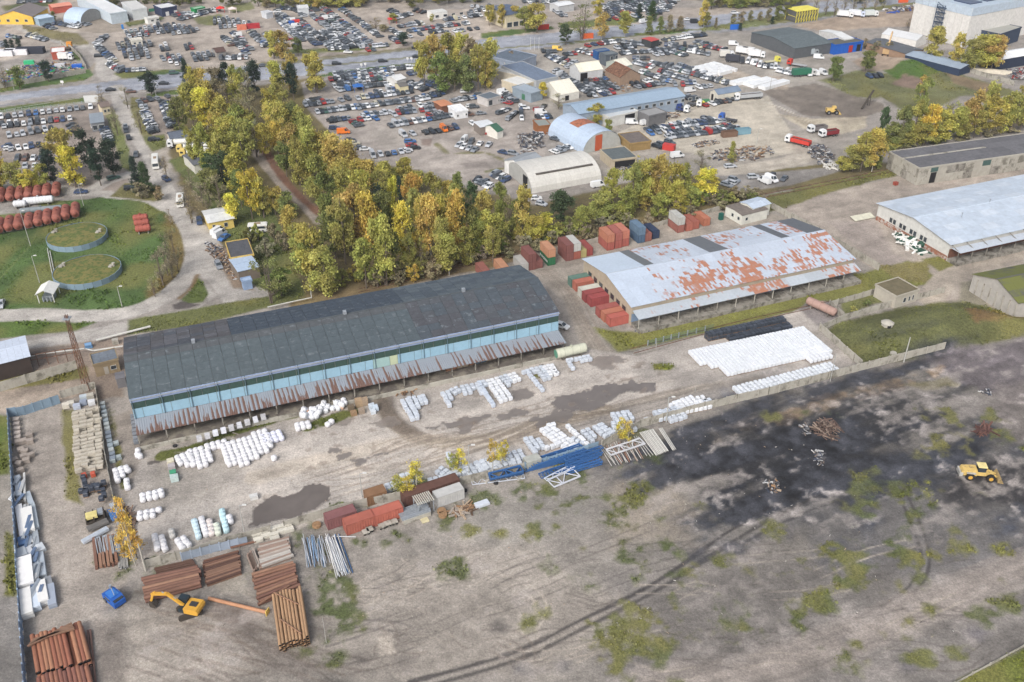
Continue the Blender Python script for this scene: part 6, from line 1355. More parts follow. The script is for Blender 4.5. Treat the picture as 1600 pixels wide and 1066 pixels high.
litter('building_material','building goods stacked near the top right yard',[(1380,16),(1440,6),(1436,16),(1390,22)],150,1.4,GR+BR+[K(60,90,170),K(220,220,220)],1.6)
litter('branch_heap','bare brushwood heap in the left inner lane',[(186,790),(205,800),(210,835),(192,830)],160,.4,[K(130,110,96),K(110,92,80)],.9,long=4)
litter('ground_litter','small pale scraps strewn over the yard and field',[(300,760),(1000,600),(1300,700),(1500,1000),(600,1050),(220,960)],420,.16,[K(200,196,190),K(120,112,104),K(90,86,84),K(170,150,130)],.03)
# tanks
def tank(px,py,L_,r,an,col,label,group=None,z=.5,name='steel_tank',rust=.25,at_end=True,bands=3):
 p=P(px,py);
 if at_end:p=p-Vector((cos(an),sin(an),0))*L_/2
 o=thing(name,label,'tank',p,an,group);mb=MB()
 prof=[(-L_/2-.0,r*.0),(-L_/2,r*.6),(-L_/2+.25,r*.92),(-L_/2+.6,r)];prof=prof[1:]+[(L_/2-.6,r),(L_/2-.25,r*.92),(L_/2,r*.6)]
 for(x0,r0),(x1,r1_)in zip(prof,prof[1:]):mb.cyl((x0,0,z+r),(x1,0,z+r),r0,14,r2=r1_,caps=False)
 mb.cyl((-L_/2,0,z+r),(-L_/2+.01,0,z+r),r*.6,14);mb.cyl((L_/2-.01,0,z+r),(L_/2,0,z+r),r*.6,14)
 part('shell',mb,[OBJR],o,color=(*jit(col,.06),rust),smooth=True)
 for k in range(bands):x=-L_/2+L_*(k+1)/(bands+1);mb=MB();mb.cyl((x-.05,0,z+r),(x+.05,0,z+r),r*1.02,14,caps=False);part('band',mb,[OBJR],o,color=(*[c*.7 for c in col],.3))
 for x in(-L_*.3,L_*.3):mb=MB();mb.box(x-.15,-r*.8,0,x+.15,r*.8,z+r*.35);part('saddle',mb,[CONCD],o)
 mb=MB();mb.cyl((0,0,z+2*r-.1),(0,0,z+2*r+.35),.35,10);part('manhole',mb,[OBJR],o,color=(*[c*.8 for c in col],.3))
 return o
TK=K(150,92,80);DN=GA-pi/2
for k,(x,y)in enumerate([(-27,322),(-12,320.5),(2,319),(17,317.5),(32,316),(46,314.5),(60,313),(74,311.5),(89,310)]):tank(x,y,7.5,1.45,DN-.05,TK,'rust-red fuel tank, %s from the left in the back row'%TO(k),'back row of fuel tanks')
for k,(x,y)in enumerate([(-28,374),(-14,371),(0,368),(15,365),(30,362.5),(46,360),(61,357),(75,354),(90,351),(104,347),(119,343)]):tank(x,y,7.5,1.45,DN-.05,TK,'rust-red fuel tank, %s from the left in the front row'%TO(k),'front row of fuel tanks')
for k,(x,y)in enumerate([(225,364),(223,355),(221,347)]):tank(x,y,4.6,1.1,GA-.1,K(160,88,76),'small brown tank on the lawn, %s of three'%['front','middle','back'][k],at_end=False)
tank(33,325,4,1.1,GA*.6,K(214,216,220),'short white tank on the road between the tank rows',at_end=False,rust=0);tank(62,320,9.5,1.2,GA*.6,K(216,218,222),'long white tank wagon between the tank rows',at_end=False,rust=0,bands=8);tank(66,333,13,.9,GA*.6,K(128,136,140),'long grey-green tank before the white one',at_end=False,rust=.1)
tank(892,557,8.4,1.25,GA,K(196,198,180),'cream tank with green end and grime streaks at the warehouse corner',at_end=False,rust=.12)
mb=MB();o_=[o for o in COL.objects if o.get('label','').startswith('cream tank with green')][0];mb.cyl((-4.24,0,1.75),(-4.2,0,1.75),1.1,14);part('end_cap',mb,[PAINT],o_,color=K(96,150,128))
tank(1282,487,9,1.15,radians(-50),K(166,138,128),'rusty pale tank lying behind the concrete walls',at_end=False,rust=.35)
tank(482,428,4,.9,radians(-60),K(206,210,214),'white tank standing among the trees by the pipeline',at_end=False,rust=0)
def burm(px,py,r,label):
 o=thing('buried_tank',label,'tank mound',P(px,py));n=48;h=1.7
 for k in range(24):
  t0,t1=2*pi*k/24,2*pi*(k+1)/24;m_=MB();A,B=(r*cos(t0),r*sin(t0)),(r*cos(t1-.006),r*sin(t1-.006))
  m_.poly([(A[0],A[1],-.1),(B[0],B[1],-.1),(B[0],B[1],h),(A[0],A[1],h)]);m_.poly([(A[0]*.985,A[1]*.985,h),(A[0],A[1],h),(B[0],B[1],h),(B[0]*.985,B[1]*.985,h)]);part('wall_panel',m_,[PAINT],o,color=jit(K(128,150,166),.06))
 m_=MB();R_=[0,.3,.55,.8,.975]
 for i in range(len(R_)-1):
  for k in range(n):
   q=[]
   for rr,kk in((R_[i],k),(R_[i+1],k),(R_[i+1],k+1),(R_[i],k+1)):
    t=2*pi*kk/n;q.append((r*rr*cos(t),r*rr*sin(t),h+.55*(1-rr**2)-.1+.12*sin(5*t)*rr))
   m_.poly(q if i else q[1:]if False else q)
 part('grass_cap',m_,[mat('cap_grass',K(92,104,56),.95,1.2,.3,K(124,118,70),.5,.6,bump=.6,bs=4)],o,smooth=True)
 for sx in(-.75,.78):
  m_=MB();m_.cyl((0,0,0),(0,0,.9),.35,8);m_.cyl((0,0,.9),(0,0,1.1),.5,8);m_.box(-1.3,-1,0,-.3,.6,.35);part('valve',m_,[CONC],o,(r*sx,r*.15,h+.2))
burm(122,374,8.9,'grass-topped round tank with blue-grey ring wall, upper one');burm(138,428.5,9.4,'grass-topped round tank with blue-grey ring wall, lower one')
p=P(78,466);sh_=thing('pump_shelter','small white gabled shelter over pumps on the lawn','shelter',p,GA*.3)
for x in(-2,2):
 for y in(-2.6,2.6):mb=MB();mb.box(x-.1,y-.1,0,x+.1,y+.1,3);part('post',mb,[mat('white_paint',K(214,214,210),.6)],sh_)
for s_ in(-1,1):mb=MB();mb.poly([(s_*2.5,-3,2.8),(0,-3,4),(0,3,4),(s_*2.5,3,2.8)]if s_>0 else[(0,-3,4),(-2.5,-3,2.8),(-2.5,3,2.8),(0,3,4)]);mb.poly([(s_*2.5,-3,2.7),(s_*2.5,3,2.7),(0,3,3.9),(0,-3,3.9)]);part('roof_panel',mb,[SHEET],sh_,color=(*K(226,226,222),0))
mb=MB();[mb.cyl((x,-2,.1),(x,-2,1.4),.25,8)for x in(-1,0,1)];mb.box(-1.4,-1.4,0,1.4,1.4,1.3);part('pump',mb,[STEEL],sh_)
for A,B in(((74,388),(82,430)),((78,392),(86,432))):pipe(A,B,.12,.3,K(206,206,200),'white pipe running over the lawn between the round tanks','steel_tube','pipe','pipes over the lawn',n=6)
p=P(1383,520);p.z=2.0;vh=thing('vent_hut','small grey concrete vent hut on the grass mound','hut',p);mb=MB();mb.cyl((0,0,0),(0,0,1.1),1.5,8);part('wall',mb,[CONC],vh)
mb=MB();mb.cyl((0,0,1.1),(0,0,1.8),1.75,8,r2=.5);part('roof',mb,[CONC],vh);mb=MB();mb.box(-.4,-1.6,.1,.4,-1.3,.9);part('opening',mb,[DARK],vh)
mb=MB();mb.cyl((0,0,-.3),(0,0,1.0),1.1,10,r2=.8);solid('concrete_ring',mb,[CONC],'round concrete ring half sunk at the mound foot','ring',P(1395,556))
def pole(px,py,top,label,r=.12,lamp=True,col=K(176,176,172),name='lamp_post'):
 p=P(px,py);h=ztop(p.x,p.y,top);o=thing(name,label,'pole',p);mb=MB();mb.cyl((0,0,0),(0,0,h),r,7,r2=r*.6);part('post',mb,[PAINT],o,color=col)
 if lamp:mb=MB();mb.beam((0,0,h-.1),(.9,0,h+.15),.08,.08);part('arm',mb,[STEEL],o);mb=MB();mb.obox((1.0,0,h+.08),(.8,.35,.16));part('lamp_head',mb,[PAINT],o,color=K(216,216,214))
for a in((566,777,740,'lamp post in the yard by the small rusty box container'),(1041,660,621,'concrete lamp post by the flat pallet layer',.16),(1297,596,552,'thin post standing in the pallet strip',.1,False),(1412,566,527,'leaning-looking concrete post at the mound corner',.18,False),(1086,612,606,'short post near the flat pallet layer',.08,False),
 (770,748,722,'concrete post by the small blue girders',.18,False),(733,745,696,'lamp post between the two yellow birches'),(384,842,790,'post with round dark head by the printed bags',.12,True),(228,892,850,'thick pale wooden pole beside the golden birch',.2,False,K(186,182,172)),(131,322,288,'lamp post at the bend of the storage road'),(191,480,448,'lamp post on the lawn below the round tanks'),
 (48,385,330,'thin lamp post left of the upper round tank'),(62,442,400,'thin lamp post left of the lower round tank'),(244,150,130,'lamp post at the highway junction'),(22,140,110,'lamp post on the left highway verge'),(699,22,-2,'thin flagpole at the white three-window cabin',.08,False),(829,78,58,'left flagpole beside the shop',.08,False,K(214,214,212)),(835,79,58,'middle flagpole beside the shop',.08,False,K(214,214,212)),(842,79,57,'right flagpole beside the shop',.08,False,K(214,214,212)),
 (1182,226,202,'lamp post on the concrete yard'),(1203,140,112,'lamp post at the end of the white stacks'),(1025,544,531,'thin stub post at the grass',.07,False),(1036,572,560,'sapling stake in the round grass patch',.05,False),(487,466,446,'white vent pipe at the warehouse back',.15,False,K(214,214,210)),(510,1005,965,'thin mast lying site by the pipe stack',.05,False)):pole(*a)
p=P(137,608);hm=ztop(p.x,p.y,492);lm=thing('lattice_mast','tall rusty lattice mast beside the brick pump house','mast',p)
for sx in(-.7,.7):
 for sy in(-.7,.7):mb=MB();mb.beam((sx,sy,0),(sx*.35,sy*.35,hm),.12,.12);part('leg',mb,[RUST],lm)
mb=MB()
for k in range(10):
 z0,z1=k*hm/10,(k+1)*hm/10;f0,f1=.7*(1-.65*k/10),.7*(1-.65*(k+1)/10)
 for q in range(4):
  c=[(-1,-1),(1,-1),(1,1),(-1,1)];a_,b_=c[q],c[(q+1)%4];mb.beam((a_[0]*f0,a_[1]*f0,z0),(b_[0]*f1,b_[1]*f1,z1),.07,.07);mb.beam((a_[0]*f0,a_[1]*f0,z0),(b_[0]*f0,b_[1]*f0,z0),.06,.06)
part('bracing',mb,[RUST],lm);mb=MB();mb.box(-.8,-.8,hm-1,.8,.8,hm-.8);part('platform',mb,[STEEL],lm)
for A,B,z,r in(((0,572),(62,553),1.5,.2),((62,553),(132,545),1.5,.22),((132,545),(146,548),1.2,.2),((146,548),(192,541),1.2,.22),((150,532),(235,510),.8,.3),((418,480),(487,465),1.,.18)):pipe(A,B,r,z,K(206,206,200),'white pipeline section near (%d metres) left platform'%int(B[0]/10)if False else 'white pipeline section, %s'%{62:'under the platform roof end',132:'passing the lattice mast',146:'at the kink by the pump house',192:'behind the pump house',235:'along the road behind the warehouse',487:'behind the warehouse by the trees'}[B[0]],'pipeline',n=8)
mb=MB();mb.obox((0,0,0),(1.5,1.3,1.3));solid('cistern',mb,[CONC],'cream box cistern behind the warehouse corner','cistern',P(181,537),GA)
mb=MB();mb.cyl((-.8,0,.8),(.8,0,.8),.6,10);mb.box(-.9,-.6,0,.9,.6,.4);solid('pump',mb,[PAINT],'blue and white pump beside the pipeline','pump',P(139,543),GA,color=K(110,150,190))
mb=MB();[mb.box(k*2.2,-.08,0,k*2.2+.15,.08,3.6)for k in range(9)];mb.box(0,-.06,3.4,18,.06,3.6);mb.box(0,-.06,2.0,18,.06,2.15);a=P(0,583);solid('pipe_rack',mb,[RUST],'rusty pipe rack under the silver platform roof','rack',a,GA*.9)
for k,(x,y,c)in enumerate([(1300,343,K(40,100,90)),]):pass
mb=MB();mb.obox((0,0,0),(1.2,1.2,2.2));solid('portable_toilet',mb,[PAINT],'dark green portable toilet beside the white office','toilet',P(1126,343),GA,color=K(30,92,82))
mb=MB();mb.obox((0,0,0),(1.2,1.2,2.2));solid('portable_toilet',mb,[PAINT],'blue portable toilet on the upper left lot','toilet',P(192,45),GA,color=K(40,120,190))
mb=MB();mb.obox((0,0,0),(1.4,1.2,1.1));solid('rubbish_container',mb,[PAINT],'rusty red skip near the concrete depot','skip',P(1399,289),GA,color=K(150,72,58))
mb=MB();mb.poly([(0,0,.3),(8,0,.3),(8,2.6,.9),(0,2.6,.9)]);mb.poly([(0,0,.2),(0,2.6,.8),(8,2.6,.8),(8,0,.2)]);solid('ramp',mb,[mat('pale_ramp',K(206,204,186),.8)],'pale loading ramp at the corner of the silver-roofed hall','ramp',P(1336,347),GA)
mb=MB();mb.obox((0,0,0),(6,.3,3));solid('billboard',mb,[PAINT],'small white billboard on the verge by the cream hut','sign',P(144,160),GA*.5,color=K(214,216,216))
for k,(x,y,w_,lab)in enumerate([(565,106,1,'left one of the nearer pair'),(571,105,1,'right one of the nearer pair'),(637,96,1,'left one of the farther pair'),(643,96,1,'right one of the farther pair'),(98,133,1.4,'on the left verge')]):mb=MB();mb.box(-.05,-.05,0,.05,.05,1.6);mb.box(-w_/2,-.06,1,w_/2,.06,2);solid('road_sign',mb,[PAINT],'small white sign on the highway verge, %s'%lab,'sign',P(x,y),0,color=K(226,226,226))
# vehicles
CARP=mat('car_paint',(1,1,1),.3,1,.03,objcol=True,spec=.6);RIM=mat('wheel_rim',K(150,152,156),.4,metal=.5)
WHITEP=mat('white_vehicle_paint',K(226,228,228),.4)
def wheel_mesh(r,w_):
 mb=MB();mb.cyl((0,-w_/2,0),(0,w_/2,0),r,12);mb.cyl((0,-w_/2-.01,0),(0,w_/2+.01,0),r*.55,8,m=1);return mb.mesh('wheel',[TYRE,RIM])
WHL=wheel_mesh(.33,.24);WHT=wheel_mesh(.5,.35)
def car_mesh(kind):
 W_=.88
 if kind=='saloon':L_,prof,cab,zr=2.25,[(-2.22,.35),(-2.27,.72),(-2.1,.96),(-1.5,1.0),(.75,.95),(1.9,.82),(2.2,.62),(2.25,.35)],[(-1.75,.98),(-1.1,1.42),(.15,1.45),(1.0,.94)],1.45
 elif kind=='hatch':L_,prof,cab,zr=2.0,[(-1.95,.35),(-2.0,.8),(-1.9,1.02),(.7,.98),(1.65,.86),(1.95,.64),(2.0,.35)],[(-1.92,1.0),(-1.6,1.45),(.1,1.5),(.95,.97)],1.5
 elif kind=='estate':L_,prof,cab,zr=2.35,[(-2.3,.35),(-2.35,.8),(-2.25,1.0),(.8,.98),(1.95,.84),(2.28,.64),(2.33,.35)],[(-2.26,.99),(-1.95,1.45),(.2,1.5),(1.05,.97)],1.5
 elif kind=='suv':L_,prof,cab,zr=2.3,[(-2.2,.45),(-2.25,1.0),(-2.15,1.15),(.9,1.13),(1.95,1.0),(2.22,.8),(2.25,.45)],[(-2.18,1.12),(-1.9,1.72),(.3,1.76),(1.1,1.12)],1.76;
 else:L_,prof,cab,zr=2.6,[(-2.6,.4),(-2.65,1.2),(-2.6,1.3),(1.6,1.3),(2.4,1.15),(2.6,.8),(2.62,.4)],[(-2.6,1.3),(-2.55,2.25),(1.1,2.28),(1.95,1.28)],2.28
 b=MB();n=len(prof);half=n
 lo=[(x,z)for x,z in prof]
 k=len(b.v)
 for y,s_ in((-W_,1),(-W_*.97,1),(W_*.97,1),(W_,1)):
  for x,z in lo:zz=z if abs(y)<W_ else min(z,zr*.55);b.v.append((x,y,zz))
 for r_ in range(3):
  for i in range(n-1):b.f.append((k+r_*n+i,k+(r_+1)*n+i,k+(r_+1)*n+i+1,k+r_*n+i+1));b.m.append(0);b.c.append(None)
 b.f.append(tuple(k+i for i in range(n)));b.m.append(0);b.c.append(None);b.f.append(tuple(k+3*n+i for i in reversed(range(n))));b.m.append(0);b.c.append(None)
 (x0,z0),(x1,z1),(x2,z2),(x3,z3)=cab;t=.68
 b.box(x1-.02,-t,z1-.02,x2+.05,t,z2+.03)
 for sg in(-1,1):
  b.beam((x0,sg*.8,z0),(x1,sg*t,z1),.09,.07);b.beam((x3,sg*.8,z3),(x2,sg*t,z2),.09,.07);b.beam(((x1+x2)/2-.1,sg*.83,z0),((x1+x2)/2-.1,sg*t,z2),.09,.06)
  if kind=='van':b.poly([(x0,sg*.86,z0),(x2-.5,sg*.86,z3),(x2-.6,sg*(t+.03),z2+.02),(x1,sg*(t+.03),z1)]if sg<0 else[(x0,sg*.86,z0),(x1,sg*(t+.03),z1),(x2-.6,sg*(t+.03),z2+.02),(x2-.5,sg*.86,z3)])
 if kind=='van':b.poly([(x0-.01,-.8,z0),(x1-.01,-t,z1),(x1-.01,t,z1),(x0-.01,.8,z0)])
 g=MB();P8=[(x0,-.8,z0),(x3,-.8,z3),(x3,.8,z3),(x0,.8,z0),(x1,-t,z1),(x2,-t,z2),(x2,t,z2),(x1,t,z1)]
 g.idx(P8,[(0,1,5,4),(1,2,6,5),(2,3,7,6),(3,0,4,7)])
 body=b.mesh('car_body',[CARP]);win=g.mesh('car_windows',[GLASS])
 return body,win,L_*.6
CARS={k:car_mesh(k)for k in('saloon','hatch','estate','suv','van')}
CNAME={'saloon':'saloon','hatch':'hatchback','estate':'estate car','suv':'SUV','van':'van'}
CC=[('silver',K(186,190,196)),('dark grey',K(84,90,98)),('black',K(44,48,54)),('white',K(228,230,232)),('grey',K(140,146,154)),('dark blue',K(58,76,110)),('red',K(160,52,50)),('blue',K(66,110,168)),('brown',K(110,84,74)),('green',K(62,96,86)),('pale gold',K(196,190,166))]
CW=[19,24,16,12,18,6.5,2.6,1.5,1.6,.9,1.0]
CARLIST=[]
def car(px,py,a,desc,kind=None,col=None,z=0,world=False):
 kind=kind or R.choices(['saloon','hatch','estate','suv','van'],[26,24,24,22,3])[0]
 cn=col or R.choices([c[0]for c in CC],CW)[0];cv=dict(CC).get(cn)or{'orange':K(226,120,40),'yellow':K(228,190,90)}[cn]
 p=P(px,py)if not world else Vector((px,py,0))
 CARLIST.append([p.x,p.y,z,a+R.gauss(0,.025),kind,cn,jit(cv,.08),desc])
def row(x0,y0,x1,y1,desc,n=None,rel=-90,pitch=2.6,skip=.02,kinds=None,jx=.13,special=None):
 a,b=P(x0,y0),P(x1,y1);d=b-a;L_=d.length;n=n or max(2,round(L_/pitch)+1);an=ang(a,b)
 for i in range(n):
  if R.random()<skip:continue
  p=a+d*(i/(n-1));q=an+radians(rel)+(pi if R.random()<.3 else 0)
  k,c=(special or{}).get(i,(None,None))
  car(p.x+R.gauss(0,.1)-sin(an)*R.gauss(0,jx),p.y+R.gauss(0,.1)+cos(an)*R.gauss(0,jx),q,('%s from left in %s',i,desc),k,c,world=True)
def fill(poly,an,gap,desc,dens=.9,pitch=2.5):
 pw=W(poly);ca,sa=cos(an),sin(an);xs=[x*ca+y*sa for x,y in pw];ys=[-x*sa+y*ca for x,y in pw]
 v=min(ys)+2.5;rr=0
 while v<max(ys)-1:
  u=min(xs)+1.5
  while u<max(xs):
   x,y=u*ca-v*sa,u*sa+v*ca
   if R.random()<dens and inside(np.array([x]),np.array([y]),pw)[0]:car(x+R.gauss(0,.15),y+R.gauss(0,.3),an-pi/2+(pi if R.random()<.5 else 0),(desc,None,''),world=True)
   u+=pitch*R.uniform(.96,1.06)
  v+=5.0 if rr%2==0 else gap;rr+=1
A26=radians(26)
LL='of the highway lot'
row(2,185,141,169,'the back row '+LL,14,special={0:('suv','white'),5:('hatch','blue'),6:('suv','white'),9:('suv','white')});row(7,199,109,187,'the second row '+LL,11,special={8:('saloon','red'),3:(None,'white'),6:(None,'white')});row(4,196,60,189,'the doubled row '+LL,6)
row(15,214,82,203,'the third row '+LL,7);row(12,230,14,234,'the short left file '+LL,2);row(18,235,61,228,'the fourth row '+LL,5,special={2:(None,'white'),1:(None,'white')});row(28,250,66,248,'the fifth row '+LL,4,special={2:('saloon','white')});row(40,262,72,258,'the tree-hidden row '+LL,3)
row(112,197,118,206,'the pair by the orange-topped tree',3);row(163,204,170,222,'the file below the sales office',6,pitch=2.4);car(152,200,GA,('alone at the glazed sales office',None,''),'suv','white');row(196,200,201,217,'the roadside file by the bare trees',4,rel=0);car(178,280,GA+.3,('at the spruce by the storage road',None,''),'estate','green')
row(127,290,130,291,'the pair',2)if 0 else car(127,302,GA*.6,('on the grass right of the red tanks',None,''),'saloon','dark blue');car(203,296,GA*.6+.2,('by the brown bush at the road fork',None,''),'hatch','black');car(260,282,radians(-50),('driving on the side road past the bush',None,''),'hatch','dark blue')
LB='of the belt-side lot'
row(218,161,262,152,'the top row '+LB,6,special={4:('suv','white')});row(218,166,228,170,'the short dark file at the entrance '+LB,3,rel=-30);row(227,178,241,208,'the left file '+LB,13,rel=-75,pitch=2.3);row(256,161,269,200,'the right file '+LB,14,rel=-75,pitch=2.3);car(241,220,GA*.4,('on the grass by the low white house',None,''),'estate','black');car(213,244,radians(-75),('at the tree beside the side road',None,''),'hatch','dark grey')
LC='of central lot'
row(524,118,656,106,'the highway-edge row '+LC,27);row(517,126,592,118,'the second row '+LC,13,special={0:('hatch','red'),10:('hatch','red')});row(596,119,612,117,'the stub behind the pavilion '+LC,3);row(640,117,652,115,'the stub by the lone birch group '+LC,4)
row(530,132,612,123,'the third row '+LC,14);row(523,137,575,132,'the fourth row '+LC,10);row(530,143,547,140,'the blue tarpaulin row '+LC,4,special={2:('van','blue')});row(560,138,620,131,'the fifth row '+LC,11);row(588,145,640,139,'the sixth row '+LC,9);row(560,155,642,145,'the long seventh row '+LC,13);row(533,158,543,156,'the isolated pair '+LC,2)
row(478,166,518,160,'the row under the big golden tree '+LC,7,kinds=None);row(480,160,500,157,'the dark row behind the big golden tree '+LC,4)
row(496,177,668,155,'the long eighth row '+LC,30);row(560,170,690,149,'the row behind the eighth '+LC,20,skip=.25);row(622,178,696,170,'the ninth row '+LC,13);row(618,173,686,163,'the row behind the ninth '+LC,10,skip=.3)
row(515,191,544,186,'the dark five-car row by the trees',5,special={0:('suv','black'),1:('suv','black'),4:('hatch','grey')});row(560,184,608,177,'the dark row above the red pair',8,skip=.1);row(563,189,574,187,'the silver and red stub row',3,special={0:('hatch','red'),1:('hatch','silver')});car(587,187,radians(-60),('of the stub by the silver row',None,''),'saloon','blue')
car(554,192,A26,('in the slanted trio on open asphalt, back',None,''),'estate','red');car(558,195,A26,('in the slanted trio on open asphalt, middle',None,''),'saloon','green');car(561,198,A26,('in the slanted trio on open asphalt, front',None,''),'saloon','dark grey');car(616,181,radians(-62),('alone left of the ninth row',None,''),'estate','silver')
row(611,198,705,182,'the front row '+LC,14,special={4:('saloon','brown'),8:('saloon','blue'),5:(None,'white')});row(672,183,690,179,'the stub behind the front row '+LC,3,special={0:(None,'red')});row(665,209,712,201,'the dark six-car row with the orange van',6,special={0:('suv','black'),1:('estate','black'),2:('estate','black'),3:('van','orange'),4:('suv','brown'),5:('suv','dark blue')})
car(630,213,radians(-60),('with dark windows on the open asphalt',None,''),'van','silver');car(645,211,radians(-60),('small, right of the silver van',None,''),'hatch','silver')
for(x,y,k,c,s)in((641,223,'estate','blue','at the back of the stacked group'),(643,229,'saloon','red','second in the stacked group'),(649,233,'hatch','black','right in the stacked group'),(636,237,'saloon','white','at the front of the stacked group')):car(x,y,GA*.6,(s,None,''),k,c)
row(583,245,637,237,'the slanting row above the forest',6,rel=-95,special={0:('van','silver'),1:('hatch','silver'),3:('hatch','blue')});car(523,202,GA*.3,('wide and dark, parked sideways by the trees',None,''),'estate','dark blue');car(537,209,GA*.3,('half behind the yellow treetop',None,''),'van','orange')
for(x,y,c,s)in((547,221,'black','first'),(554,226,'pale gold','second'),(563,233,'dark grey','third'),(571,235,'white','fourth')):car(x,y,GA*.4,('%s along the kerb line by the forest'%s,None,''),'saloon',c)
row(717,229,742,236,'the front of the open-asphalt group',4,rel=-80,special={1:('hatch','white'),2:('saloon','silver')});row(725,222,763,228,'the back of the open-asphalt group',4,rel=-85,special={0:('van','white'),3:('saloon','silver')})
row(708,159,751,152,'the row right of the orange shelter',9,special={6:('hatch','blue')});row(664,154,690,147,'the diagonal stub before the shelter',5);row(660,129,689,139,'the diagonal file by the lone birch group',8,rel=-80);row(640,131,664,142,'the diagonal file under the pavilion',7,rel=-80)
for(x,y,a,k,c,s)in((727,145,.1,'estate','white','alone below the birch group'),(741,169,.2,'suv','dark grey','right of the white cabin'),(735,168,.2,'hatch','white','behind the grey one by the cabin'),(733,181,.1,'suv','brown','standing sideways in the open'),(752,179,.3,'saloon','grey','standing right of the brown one'),(766,210,.2,'saloon','red','in front of the green-roofed kiosk'),(738,195,-1.1,'hatch','white','behind the canopy'),(746,199,-.9,'saloon','white','beside the canopy'),(777,154,.1,'estate','red','below the grey cabin'),(784,116,.0,'saloon','white','by the trees at the garages'),(796,130,-.4,'saloon','dark grey','before the first garage'),(820,171,0,'suv','white','below the blue-grey garage')):car(x,y,a,(s,None,''),k,c)
row(785,146,803,161,'the curved file in the garage lane',8,rel=-80);row(785,161,794,163,'the sideways pair in the garage lane',2,rel=0)
row(781,178,792,174,'the mid-lane garage cluster',3,rel=0);row(795,187,806,178,'the dark cluster in the garage lane',4,rel=0);row(813,167,816,187,'the white end-to-end file in the garage lane',4,rel=0,pitch=5,special={0:('hatch','white'),3:('hatch','white')});row(838,216,852,205,'the parked pairs by the junk wall',4,rel=-60)
row(844,174,850,168,'the cars behind the red one',2,rel=0);car(841,173,.3,('beside the brush near the workshop',None,''),'estate','red');car(845,178,.2,('high-roofed, near the barrel shed',None,''),'van','white');row(842,186,858,184,'the silver cars at the shed corner',4)
row(866,239,888,232,'the row before the blue barrel shed',5,special={4:('saloon','white'),0:(None,'white')});car(867,219,-.6,('alone at the blue barrel shed',None,''),'saloon','dark grey');row(787,240,802,243,'the pair by the white gabled shed',2,rel=0)
row(745,283,765,293,'the file beyond the green bush',6,rel=-70,special={5:(None,'white'),0:(None,'black')});row(772,273,790,283,'the shadowed file by the lane',6,rel=-70);car(838,312,.1,('left of the pale barrel shed, on the lane',None,''),'hatch','white');car(846,321,-.5,('partly behind the green bush',None,''),'hatch','silver');car(934,292,.4,('with pale roof below the pale barrel shed',None,''),'van','white')
LD='of the dealers yard'
row(848,82,867,81,'the stub by the flagpoles',4);car(871,79,-.3,('pale yellow, at the back of the dealers yard',None,''),'van','yellow');row(856,88,890,106,'the left diagonal file '+LD,11,rel=-70,special={5:(None,'white'),7:(None,'white')});row(868,91,902,102,'the second diagonal file '+LD,9,rel=-80);row(884,87,897,85,'the white pair '+LD,3)
row(904,80,928,87,'the third diagonal file '+LD,9,rel=-75);row(918,73,928,71,'the pair at the verge',2);row(938,70,958,67,'the short verge row '+LD,6,special={3:(None,'white'),4:(None,'white'),5:(None,'white')});row(963,66,1006,71,'the double verge row '+LD,14);row(964,77,990,74,'the white-roofed stub '+LD,6)
row(971,85,1046,79,'the long cross row '+LD,21);row(1025,87,1042,85,'the dark pair '+LD,3);row(1052,83,1070,88,'the stub right of the cross row',5);row(1038,64,1100,56,'the white verge row '+LD,18,special={k:(None,'white')for k in range(5,12)});row(1016,68,1036,70,'the row behind the red kiosk',5);row(1040,71,1070,72,'the loose row '+LD,6)
row(1050,73,1078,81,'the right diagonal file '+LD,8,rel=-75);row(1077,81,1110,87,'the right white file '+LD,9,rel=-75,special={2:('van','white')});row(1088,67,1108,73,'the far right file '+LD,7);row(1094,72,1132,80,'the last right file '+LD,12,special={3:(None,'red'),7:(None,'red')});row(1080,76,1092,75,'the white cluster '+LD,4)
row(991,92,1013,93,'the row by the small cream hall',5);row(992,99,1018,107,'the diagonal stub by the small cream hall',7,rel=-70);row(1020,99,1060,111,'the upper long diagonal '+LD,13,rel=-75);row(1040,105,1136,132,'the main long diagonal '+LD,26,rel=-75);row(1060,104,1100,118,'the back diagonal '+LD,9,rel=-75,skip=.2);row(1033,113,1070,125,'the lower diagonal '+LD,9,rel=-75)
row(1073,131,1085,131,'the grey pair '+LD,3);row(1092,138,1108,136,'the trio before the small shed',3,special={0:(None,'white')});row(1055,134,1066,134,'the pair at the workshop end',2);car(1078,144,.4,('white and tall by the workshop end',None,''),'van','white');row(1003,114,1050,129,'the dark diagonal at the scrap edge',13,rel=-75)
row(1072,153,1086,158,'the dark stub at the workshop corner',4);row(1101,166,1135,159,'the row in front of the small shed',7,special={1:('van','white')});row(1142,156,1149,156,'the pair left of the dump truck',2);car(1146,71,-.2,('white, driving in the wide yard road',None,''),'van','white')
row(868,112,925,150,'the left file of the scrap yard',18,rel=-70,skip=.08);fill([(905,124),(935,118),(968,142),(965,148),(925,152)],A26,4.6,'in the crowded scrap corner above the workshop',.85,2.3);fill([(970,132),(1010,126),(1046,132),(1000,140)],A26,5,'in the crowded strip behind the workshop',.7)
row(1012,205,1128,190,'the crowded back row of the concrete yard',20,special={19:('estate','grey')});row(1030,201,1120,189,'the rear crowded row of the concrete yard',15,skip=.15);row(1016,210,1040,207,'the silver stub of the concrete yard',3);row(1044,216,1152,202,'the front crowded row of the concrete yard',19,special={0:(None,'silver'),1:(None,'silver')});row(1048,211,1140,199,'the second front row of the concrete yard',14,skip=.2)
